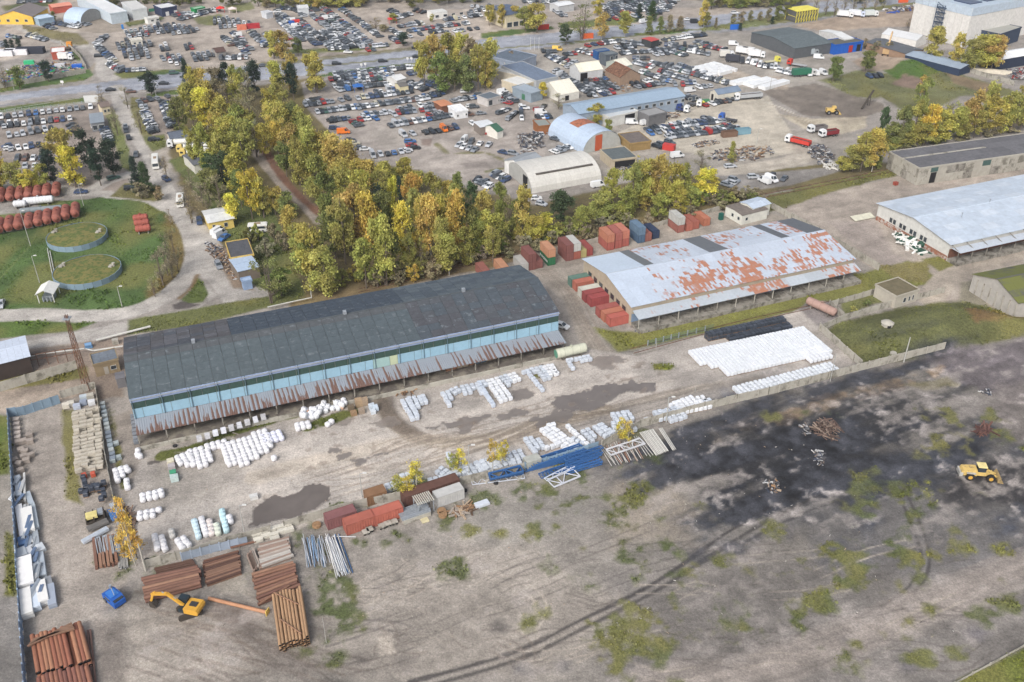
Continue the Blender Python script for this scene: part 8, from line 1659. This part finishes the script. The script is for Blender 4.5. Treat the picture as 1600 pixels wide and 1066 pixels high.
def crown(seed,shape,n_cl,per,lf,z0,z1,rad,nrm=False):
 """leaf quads in clumps; the clumps sit on ascending branches so the outline stays uneven; unit tree height 1"""
 r=np.random.RandomState(seed);V=[];C=[];cls=[]
 nl={'oval':11,'bare':9,'cone':1,'column':1,'pine':10}[shape];lobes=[]
 for k in range(nl):
  t=(k+.5)/nl;th=k*2.4+r.rand();zz=z0+(z1-z0)*(.12+.8*t)
  rr=rad*(np.sin(pi*min(1,t*.86+.12))**.6)*(.35+.55*r.rand())if k<nl-1 else 0.
  lobes.append((rr*cos(th),rr*sin(th),zz-.02+.06*r.randn(),rad*(.28+.22*r.rand()),.085+.06*r.rand(),.3*r.rand(),r.rand()))
 while len(cls)<n_cl:
  if shape in('cone','column'):
   t=r.rand()**.85;z=z0+(z1-z0)*t;rr=(rad*(1-t)**.85+.02 if shape=='cone' else rad*(1-.25*t)*min(1,(1.03-t)*5));th=r.rand()*2*pi;rr*=1+.25*np.sin(3*th+t*40);q=rr*r.rand()**.42
   cls.append((q*cos(th),q*sin(th),z,r.rand()*.3,r.rand()))
  else:
   L_=lobes[r.randint(nl)];d=r.randn(3);d/=np.linalg.norm(d);q=r.rand()**.4
   z=L_[2]+d[2]*L_[4]*q
   if z<z0*.7 or z>1.0:continue
   cls.append((L_[0]+d[0]*L_[3]*q,L_[1]+d[1]*L_[3]*q,z,L_[5],L_[6]))
 for(x,y,z,e,hl)in cls:
  br=.16+.5*r.rand()+e;hu=.6*r.rand()+.4*hl;cr=.036*(.6+.8*r.rand())
  n=int(per*(.5+r.rand()));g=r.randn(n,3)*np.array([cr,cr,cr*.7]);ctr=np.array([x,y,z])+g
  sz=lf*(.6+.9*r.rand(n));a=r.randn(n,3);a/=np.linalg.norm(a,axis=1)[:,None];b=np.cross(a,r.randn(n,3));b/=np.linalg.norm(b,axis=1)[:,None]
  for k in range(n):
   A,B_=a[k]*sz[k],b[k]*sz[k]*.75;c=ctr[k];V+=[c-A-B_,c+A-B_*.6,c+A*.8+B_,c-A*.7+B_]
   C.append((np.clip(br+r.randn()*.12,0,1),np.clip(hu+r.randn()*.12,0,1)))
 V=np.array(V,np.float32);nf=len(C);me=bpy.data.meshes.new('crown');me.vertices.add(len(V));me.vertices.foreach_set('co',V.ravel())
 me.loops.add(nf*4);me.loops.foreach_set('vertex_index',np.arange(nf*4,dtype=np.int32));me.polygons.add(nf);me.polygons.foreach_set('loop_start',np.arange(0,nf*4,4,dtype=np.int32));me.polygons.foreach_set('loop_total',np.full(nf,4,np.int32))
 at=me.color_attributes.new('Col','FLOAT_COLOR','POINT');cc=np.repeat(np.array([(c[0],c[1],0,1)for c in C],np.float32),4,0);at.data.foreach_set('color',cc.ravel());me.materials.append(LEAF);me.update(calc_edges=True);return me,cls
def trunkmesh(seed,cls,h0,m_,nb,r0,multi=1):
 rr=random.Random(seed);mb=MB()
 for s_ in range(multi):
  ox=0 if multi==1 else rr.uniform(-.06,.06);oy=0 if multi==1 else rr.uniform(-.06,.06);p=Vector((ox*.4,oy*.4,-.02));q=Vector((ox+rr.uniform(-.02,.02),oy+rr.uniform(-.02,.02),.5));t_=Vector((ox*1.2+rr.uniform(-.03,.03),oy*1.2,.93))
  mb.cyl(p,q,r0,6,r2=r0*.6);mb.cyl(q,t_,r0*.6,5,r2=r0*.12)
 for k in range(nb):
  c=rr.choice(cls);z=max(.12,c[2]-.12-rr.random()*.1);mb.cyl((0,0,z),(c[0]*.9,c[1]*.9,c[2]),r0*.3,4,r2=r0*.08)
 return mb.mesh('trunk',[m_])
TV={}
for kind,spec in{'b':('oval',5,78,62,.0145,.2,1.0,.2,BARKW,.012,12,1),'p':('oval',4,95,66,.0145,.1,1.0,.27,BARKD,.016,14,2),'s':('bare',3,50,30,.009,.12,1.0,.26,BARKD,.012,60,3),
       'd':('pine',3,80,60,.011,.22,1.0,.2,BARKD,.016,16,1),'f':('cone',2,90,55,.011,.04,1.0,.2,BARKD,.014,8,1),'c':('column',2,60,50,.013,.03,1.0,.11,BARKD,.014,4,1),'t':('oval',3,44,34,.0125,.12,1.0,.22,BARKW,.011,16,2),'h':('oval',3,50,44,.03,.0,1.0,.5,BARKD,.02,20,4)}.items():
 sh_n,nv,ncl,per,lf,z0,z1,rad,bm,r0,nb,mt=spec;TV[kind]=[]
 for v in range(nv):
  me_,cls=crown(100+v*7+ord(kind[0]),sh_n,ncl,per,lf,z0,z1,rad);TV[kind].append((me_,trunkmesh(v+5,cls,0,bm,nb,r0,mt),rad))
PAL={'y':(K(170,156,78),'golden'),'Y':(K(190,172,66),'yellow'),'o':(K(174,152,84),'tawny'),'O':(K(188,154,74),'amber'),'g':(K(154,150,78),'yellow-green'),'r':(K(124,128,72),'olive'),'G':(K(76,94,62),'dark green'),'k':(K(58,74,60),'blackish'),'n':(K(142,132,104),'brownish'),'w':(K(152,142,120),'pale brown')}
SEG={}
def trees(seg,lst):
 for(x,yb,yt,w_,kind,c)in lst:
  if any(abs(x-qx)<w_*.36 and yt<qy-3<yb for qx,qy in((418,255),(434,276),(450,296),(466,316))):continue
  if 'right belt' in seg:yb=min(yb,236-(x-1384)*.153)if x>1372 else min(yb,268)
  p=P(x,yb);h=max(2.0,ztop(p.x,p.y,yt));hm={'h':6,'c':9,'d':17,'f':17}.get(kind,23 if 'big wood' in seg or 'lone birch' in seg else 19)
  while h>hm and yb>0:yb-=2;p=P(x,yb);h=max(2.0,ztop(p.x,p.y,yt))
  pxm=(PX((p.x+1,p.y,h*.6))[0]-PX((p.x,p.y,h*.6))[0]);wm=w_/pxm
  SEG.setdefault((seg,kind,c),[]).append((x,yb,p,h,wm))
KN={'t':'thin birch','b':'birch','p':'broad poplar','s':'sparse tree','d':'pine','f':'fir','c':'thuja column','h':'bush'}
def grow():
 for(seg,kind,c),L_ in SEG.items():
  L_.sort(key=lambda t:t[0])
  for i,(x,yb,p,h,wm)in enumerate(L_):
   me_,tr_,rad=R.choice(TV[kind]);col,cn=PAL[c];m_=sum(col)/3;col=tuple((v*.9+m_*.1)*1.2 for v in col)
   lab='%s %s %s%s'%(cn,KN[kind],seg,'' if len(L_)==1 else ', %s from left'%TO(i))
   name={'t':'birch_tree','h':'bush','d':'pine_tree','f':'fir_tree','c':'thuja','b':'birch_tree','p':'poplar_tree','s':'bare_tree'}[kind]
   o=thing(name,lab,'bush' if kind=='h' else 'tree',(p.x,p.y,0),R.uniform(0,6.28));sx=wm/(2*rad)/1.36;o.scale=(sx,sx,h)
   link('crown',me_,o,color=jit(tuple(v*R.uniform(.93,1.07)for v in col),.12));link('trunk',tr_,o)
trees('on the highway verge, upper left',[(237,149,110,36,'d','k'),(76,128,92,24,'d','k'),(32,140,102,30,'d','r'),(8,138,98,30,'s','n'),(161,170,132,22,'s','n'),(200,170,135,20,'s','n')])
trees('in the walled yard',[(12,76,62,8,'c','k'),(20,76,62,8,'c','k'),(32,80,60,9,'c','k')]);trees('between yellow shop and barrel shed',[(85,32,17,10,'p','r')])
trees('along the side road',[(184,212,165,24,'s','n'),(221,208,168,26,'s','n'),(267,350,325,14,'s','w'),(217,300,246,26,'f','k'),(230,300,255,30,'f','G'),(300,300,262,22,'s','w'),(262,284,240,16,'s','n'),(325,330,300,24,'s','w')])
trees('by the left car lot',[(106,290,197,52,'p','o'),(118,292,225,44,'p','Y'),(86,292,232,34,'d','k'),(142,270,200,38,'d','k'),(178,276,212,46,'d','k'),(4,302,212,40,'p','y'),(-14,300,240,40,'p','y'),(28,300,248,42,'p','g'),(52,302,262,38,'p','Y'),(70,298,250,30,'p','g'),(122,210,186,18,'s','n'),(158,290,230,30,'d','k')])
trees('at the storage lawn edge',[(270,434,362,34,'s','n'),(256,446,386,38,'s','w'),(243,463,428,28,'s','n'),(279,424,352,26,'s','n'),(263,430,380,30,'s','w')]);trees('at the road fork',[(222,312,286,42,'h','n'),(248,312,292,24,'h','n')])
belt1=[(293,132,92,20,'f','k'),(306,172,102,22,'b','y'),(318,190,100,32,'b','o'),(342,152,98,34,'p','n'),(330,196,124,34,'b','y'),(302,212,126,44,'p','g'),(286,220,148,34,'p','r'),(326,232,132,40,'b','Y'),(342,240,136,40,'p','y'),(356,152,96,26,'d','k'),(368,152,98,32,'p','g'),(382,162,104,30,'p','r'),(392,172,104,28,'s','n'),(400,176,92,32,'d','k'),(374,188,112,34,'p','y'),(362,196,120,42,'s','n'),(388,206,128,40,'s','n'),(396,222,150,38,'s','n'),
  (352,246,148,38,'b','y'),(374,240,160,36,'p','g'),(388,232,162,40,'p','y'),(396,224,170,32,'p','r'),(360,266,172,46,'p','y'),(386,276,182,46,'p','g'),(350,272,205,38,'p','g'),(406,282,204,44,'s','n'),(376,310,224,44,'b','y'),(402,246,184,34,'s','w'),(322,268,190,36,'p','g'),(340,262,200,36,'b','y'),(306,262,196,30,'p','g')]
trees('in the belt left of the forest track',belt1)
trees('around the low house and huts',[(352,300,232,54,'p','G'),(334,282,236,36,'p','G'),(330,314,258,46,'p','r'),(346,334,272,42,'s','n'),(366,350,298,30,'b','Y'),(396,348,256,50,'p','Y'),(412,340,274,36,'p','g'),(432,336,288,36,'p','y'),(456,380,320,32,'b','y'),(300,348,284,40,'s','n'),(316,322,282,34,'s','w'),(378,324,262,34,'p','r'),(424,300,250,36,'p','r'),(450,340,300,40,'p','r'),(392,398,356,36,'h','r'),(418,410,372,40,'h','w'),(430,396,350,36,'h','n'),(446,402,364,34,'h','n'),(470,392,345,34,'p','r'),(404,386,350,30,'h','g')])
trees('right of the forest track',[(436,170,90,30,'b','y'),(459,172,80,28,'p','o'),(459,155,97,26,'d','k'),(494,155,78,48,'p','y'),(426,186,130,38,'p','y'),(441,192,126,34,'p','g'),(428,222,158,44,'p','y'),(446,232,160,46,'p','g'),(470,226,164,42,'p','y'),(435,242,188,26,'b','O'),(456,256,192,36,'b','o'),(482,262,174,46,'p','g'),(462,232,150,34,'p','r'),(500,268,194,48,'p','y'),(522,278,204,44,'p','g'),(486,292,198,44,'p','g'),(414,250,190,30,'p','y'),(470,290,210,40,'p','g'),(448,276,215,36,'p','r'),
  (500,322,236,56,'p','g'),(524,305,208,46,'b','o'),(546,305,212,40,'b','o'),(562,300,242,42,'p','y'),(580,304,248,38,'b','o'),(602,308,250,44,'p','y'),(634,296,244,36,'p','y'),(478,330,262,40,'p','r'),(540,320,240,40,'p','y'),(616,300,262,34,'p','g'),(654,300,262,30,'p','g')])
trees('in the big wood behind the black roof',[(556,424,282,72,'p','o'),(580,428,290,48,'b','O'),(540,424,300,54,'p','g'),(492,448,338,62,'p','y'),(508,462,380,70,'p','g'),(425,474,400,66,'s','r'),(440,462,418,46,'p','r'),(480,446,352,50,'p','g'),(602,446,330,62,'p','g'),(522,404,326,50,'p','r'),(596,404,285,36,'d','k'),(628,350,278,18,'f','k'),(618,344,272,28,'p','Y'),(648,352,266,38,'p','O'),(678,342,264,34,'p','g'),(712,352,284,38,'p','g'),(716,336,266,30,'p','r'),(738,342,282,30,'p','G'),
  (632,412,312,36,'b','Y'),(674,416,296,40,'b','o'),(660,404,308,38,'p','y'),(692,424,338,46,'p','g'),(714,406,294,40,'b','O'),(702,430,360,42,'b','g'),(756,380,296,44,'p','o'),(762,396,328,46,'p','y'),(736,400,318,38,'p','r'),(816,374,290,42,'p','o'),(812,370,306,48,'p','r'),(796,366,302,30,'s','n'),(782,350,280,28,'p','g'),(836,382,330,44,'p','y'),(640,425,360,36,'p','g'),(660,430,372,34,'s','g'),(728,414,350,40,'p','g'),(745,400,340,40,'p','g'),(616,430,360,40,'p','r'),(572,450,370,50,'p','g'),(560,466,410,40,'h','y'),(590,462,420,40,'h','n'),(620,452,415,40,'h','n'),(648,446,412,34,'h','O'),(676,440,410,40,'h','n'),(536,470,420,40,'h','g'),
  (780,390,330,40,'p','g'),(800,388,345,40,'h','g'),(470,420,340,44,'p','g'),(650,380,290,40,'p','g'),(690,385,300,36,'p','y'),(770,410,350,34,'p','g'),(600,370,290,44,'p','r'),(568,350,262,46,'p','y'),(540,345,250,46,'p','g'),(640,320,268,34,'p','y'),(602,340,262,44,'p','g'),(515,350,262,46,'p','r'),(700,330,276,34,'p','y')])
trees('beside the pale barrel shed',[(876,350,296,44,'p','G'),(850,376,334,50,'p','Y'),(866,386,350,46,'h','g'),(890,378,340,44,'h','r'),(936,346,298,54,'p','g'),(956,322,260,30,'p','y'),(942,336,292,40,'p','g'),(985,332,250,42,'p','g'),(1002,330,240,52,'p','y'),(1026,330,240,48,'p','o'),(1046,326,244,48,'p','y'),(1064,322,250,40,'p','g'),(1014,310,244,44,'p','y'),(1100,314,264,58,'p','Y'),(1094,266,236,40,'s','n'),(1142,254,222,18,'f','g'),(975,345,290,44,'p','g'),(1000,350,300,40,'h','y'),(1030,345,300,40,'p','g'),(910,370,320,40,'p','g'),(1060,335,290,40,'p','y'),(1080,330,290,34,'p','g'),(812,282,254,10,'h','g'),(834,265,240,26,'p','g'),(822,285,262,20,'h','g')])
brush=[]
for k in range(62):
 t=k/61;x=610+t*580+R.uniform(-6,6);y=442-t*127+R.uniform(-16,3);brush.append((x,y,y-R.uniform(14,26),R.uniform(24,38),'h',R.choice('nnnwwgr')))
trees('in the brushwood strip along the railway',brush)
trees('among workshop and scrap yards',[(930,196,160,30,'p','y'),(920,210,180,26,'s','n'),(950,215,182,18,'p','g'),(848,155,127,20,'p','Y'),(872,170,146,28,'s','n'),(905,190,176,20,'h','n'),(798,100,80,20,'h','n')])
trees('in the lone birch group by the highway',[(662,134,54,34,'p','y'),(680,140,50,40,'p','o'),(702,142,46,44,'p','y'),(690,144,80,46,'p','r'),(722,142,50,46,'p','y'),(736,142,56,42,'p','n'),(748,142,66,38,'p','g'),(766,134,58,34,'b','g'),(710,142,88,42,'p','r'),(730,144,84,40,'p','r'),(758,140,76,30,'p','y')])
trees('across the highway',[(428,92,46,28,'p','y'),(442,92,44,32,'p','o'),(466,88,55,22,'p','r'),(615,36,20,20,'p','g'),(588,48,28,26,'s','n'),(600,50,38,18,'p','n'),(630,72,50,24,'d','k'),(675,34,22,14,'h','g'),(838,52,-2,42,'p','y'),(822,50,8,36,'p','g'),(805,40,4,20,'p','y'),(765,40,3,22,'p','y'),(784,44,5,20,'p','y'),(883,70,36,26,'p','G'),(908,66,4,54,'s','r'),(940,64,18,26,'b','o'),(976,58,14,28,'b','g'),(934,24,-4,22,'p','y'),(998,34,6,18,'f','k'),(1018,34,2,22,'f','G'),(1014,54,26,18,'f','r'),(1031,54,26,18,'f','r'),(1046,50,24,20,'f','n'),(1062,49,26,20,'f','n'),(1098,42,0,22,'p','y'),(1104,44,18,16,'p','r'),(1118,44,28,8,'f','n')])
trees('in the row along the far highway',[(1145,40,20,12,'p','n'),(1158,38,17,14,'p','n'),(1172,34,16,13,'p','n'),(1187,32,18,13,'p','n'),(1200,34,12,14,'p','n'),(1215,32,8,18,'p','r'),(1228,30,5,18,'p','r'),(1206,38,26,10,'f','k'),(1156,48,36,10,'f','k'),(1273,24,-12,16,'s','w'),(1290,24,-10,16,'s','w'),(1303,26,-14,18,'s','w'),(1318,22,-10,16,'s','w'),(1332,20,-12,16,'s','w'),(1350,18,-10,16,'s','w'),(1366,16,-12,16,'s','w'),(1380,14,-10,14,'s','w')])
trees('on the wide upper right yard',[(1302,127,83,32,'p','r'),(1353,112,75,32,'p','r'),(1418,44,28,12,'s','n')])
trees('before the white logistics hall',[(1455,98,38,42,'p','y'),(1490,106,50,30,'p','y'),(1512,112,54,44,'p','g'),(1532,114,46,64,'p','y'),(1548,112,52,44,'p','o'),(1482,102,88,16,'h','r')])
trees('in the right belt above the concrete depot',[(1345,282,204,46,'p','g'),(1362,280,196,38,'b','y'),(1330,276,226,44,'p','g'),(1316,282,244,36,'p','y'),(1386,270,190,40,'p','r'),(1436,180,118,28,'p','g'),(1438,150,116,18,'b','o'),(1375,224,164,20,'p','G'),(1402,232,160,40,'p','r'),(1422,230,152,38,'p','g'),(1446,256,160,42,'p','Y'),(1430,268,190,40,'p','g'),(1470,256,172,42,'b','y'),(1458,240,168,34,'p','g'),(1492,250,164,38,'p','g'),(1478,210,156,34,'s','g'),(1512,234,138,38,'b','o'),(1536,222,126,36,'p','g'),(1546,244,148,38,'b','y'),(1562,238,146,38,'p','y'),(1522,256,170,38,'p','g'),(1577,222,134,34,'p','g'),(1596,228,124,40,'p','o'),(1592,240,150,40,'p','y'),(1502,264,188,34,'b','g'),(1410,270,200,44,'p','g'),(1388,285,215,40,'p','g'),(1620,240,140,50,'p','y'),(1366,290,240,36,'h','r'),(1420,280,232,40,'h','n'),(1460,274,226,40,'h','r'),(1500,268,222,40,'h','n'),(1545,258,214,40,'h','n'),(1580,250,206,40,'h','n'),(1440,236,186,36,'p','g'),(1532,250,180,34,'s','w'),(1556,256,190,30,'s','w'),(1574,250,184,34,'s','w')])
trees('in the main yard',[(213,884,772,40,'t','O'),(205,868,820,44,'t','O'),(216,872,826,40,'t','O'),(650,770,718,38,'t','Y'),(624,776,738,34,'t','g'),(638,778,744,32,'t','Y'),(707,742,702,28,'t','g'),(720,740,698,26,'t','Y'),(768,728,686,26,'t','O'),(784,730,684,32,'t','Y'),(970,694,648,30,'t','Y'),(980,692,655,24,'t','o')])
trees('on the overgrown ruin plot',[(1382,462,444,26,'h','g'),(1392,466,452,22,'h','n'),(1355,478,468,20,'h','r'),(1408,446,436,18,'h','n'),(1332,488,480,16,'h','g')])
trees('along the brown hedge of the upper right',[(1370,82,64,26,'h','n'),(1388,86,66,28,'h','n'),(1352,76,60,24,'h','n'),(1335,72,58,20,'h','n')])
hp=[]
for k in range(30):hp.append((R.uniform(990,1330),0,0,0,0,0))
trees('along the far forest edge at the top',[(405+k*13,12+R.uniform(-2,2),-22,30,'p',R.choice('gyrn'))for k in range(13)]+[(1110+k*14,14+R.uniform(-2,2)-k*.6,-20,30,'p',R.choice('rrng'))for k in range(11)]+[(570+k*22,4,-16,26,'p',R.choice('nryo'))for k in range(9)]+[(215+k*14,6,-6,20,'h',R.choice('nr'))for k in range(8)])
grow()
def wood(name,label,spots):
 VV,CCc=[],[];base=[]
 for(me_,_t,rad)in TV['p'][:2]:
  v=np.zeros(len(me_.vertices)*3,np.float32);me_.vertices.foreach_get('co',v);c=np.zeros(len(me_.vertices)*4,np.float32);me_.color_attributes['Col'].data.foreach_get('color',c);k=(len(v)//12)//3
  base.append((v.reshape(-1,3)[:k*4],c.reshape(-1,4)[:k*4]))
 for x,y,h,s_ in spots:
  v,c=base[R.randint(0,1)];t=R.uniform(0,6);q=v.copy();q[:,0]=v[:,0]*cos(t)-v[:,1]*sin(t);q[:,1]=v[:,0]*sin(t)+v[:,1]*cos(t);q[:,0]=q[:,0]*s_+x;q[:,1]=q[:,1]*s_+y;q[:,2]*=h;VV.append(q);CCc.append(c)
 V_=np.concatenate(VV);C_=np.concatenate(CCc);nf=len(V_)//4;me=bpy.data.meshes.new(name);me.vertices.add(len(V_));me.vertices.foreach_set('co',V_.astype(np.float32).ravel());me.loops.add(nf*4);me.loops.foreach_set('vertex_index',np.arange(nf*4,dtype=np.int32));me.polygons.add(nf);me.polygons.foreach_set('loop_start',np.arange(0,nf*4,4,dtype=np.int32));me.polygons.foreach_set('loop_total',np.full(nf,4,np.int32))
 at=me.color_attributes.new('Col','FLOAT_COLOR','POINT');at.data.foreach_set('color',C_.astype(np.float32).ravel());me.materials.append(LEAF);me.update(calc_edges=True);o=link(name,me,color=K(112,108,66));o['kind']='stuff';o['label']=label
wood('distant_wood','far autumn wood beyond the trade yards',[(R.uniform(-260,-40),R.uniform(565,640),R.uniform(10,15),R.uniform(16,22))for _ in range(60)]+[(R.uniform(110,330),R.uniform(575,660),R.uniform(10,15),R.uniform(16,22))for _ in range(50)])
# ---- weeds and undergrowth: countless small leaf tufts on the grassy ground
def weeds():
 far=np.hypot(GX,GY);vis=(np.abs(GX)<dep.repeat(len(us))*.62)&(GY<560)&(GY>70)
 idx=np.where(vis&(VEG>.55))[0];r=np.random.RandomState(5)
 prob=(far[idx]/150.)**1.1;prob/=prob.sum();ch=r.choice(idx,52000,p=prob)
 x=GX[ch]+r.randn(len(ch))*.35;y=GY[ch]+r.randn(len(ch))*.35;keep=((vn(x,y,5,60)+vn(x,y,1.5,61)*.5)>.72);x,y,ch=x[keep],y[keep],ch[keep];n=len(x)
 s_=(.07+.11*r.rand(n))*(1+.8*(vn(x,y,12,70)>.62));a=r.randn(n,3);a[:,2]=np.abs(a[:,2])+.6;a/=np.linalg.norm(a,axis=1)[:,None];b=np.cross(a,r.randn(n,3));b/=np.linalg.norm(b,axis=1)[:,None]
 c=np.stack([x,y,np.maximum(GZ[ch],0)+s_*.55],1);A,B_=a*s_[:,None],b*s_[:,None]*.8;V_=np.stack([c-A-B_,c+A-B_,c+A*.7+B_,c-A*.7+B_],1).reshape(-1,3)
 me=bpy.data.meshes.new('weeds');me.vertices.add(n*4);me.vertices.foreach_set('co',V_.astype(np.float32).ravel());me.loops.add(n*4);me.loops.foreach_set('vertex_index',np.arange(n*4,dtype=np.int32));me.polygons.add(n);me.polygons.foreach_set('loop_start',np.arange(0,n*4,4,dtype=np.int32));me.polygons.foreach_set('loop_total',np.full(n,4,np.int32))
 base=COLG[ch]*np.array([1.05,1.08,.9])[None,:]*(.75+.6*r.rand(n))[:,None];at=me.color_attributes.new('Col','FLOAT_COLOR','POINT');at.data.foreach_set('color',np.repeat(np.concatenate([np.clip(base,.01,.6),np.ones((n,1))],1).astype(np.float32),4,0).ravel())
 me.materials.append(mat('weed_leaf',(1,1,1),.95,2,.1,vcol=True,spec=.05));me.update(calc_edges=True);o=link('weeds',me);o['kind']='stuff';o['label']='rough grass and weeds on the verges, mounds and field patches'
weeds()
# thin autumn haze
hz=MB();hz.box(-1500,-60,-1.5,1500,2600,136);hm_=bpy.data.materials.new('haze_air');hm_.use_nodes=True;t=hm_.node_tree;t.nodes.remove(t.nodes['Principled BSDF']);pv=t.nodes.new('ShaderNodeVolumePrincipled');pv.inputs['Density'].default_value=.00012;pv.inputs['Color'].default_value=(.86,.91,1,1);pv.inputs['Anisotropy'].default_value=.2;t.links.new(pv.outputs[0],t.nodes['Material Output'].inputs['Volume'])
HAZE=True
if HAZE:o=part('haze',hz,[hm_],None);o['kind']='stuff';o['label']='thin autumn haze over the whole area'
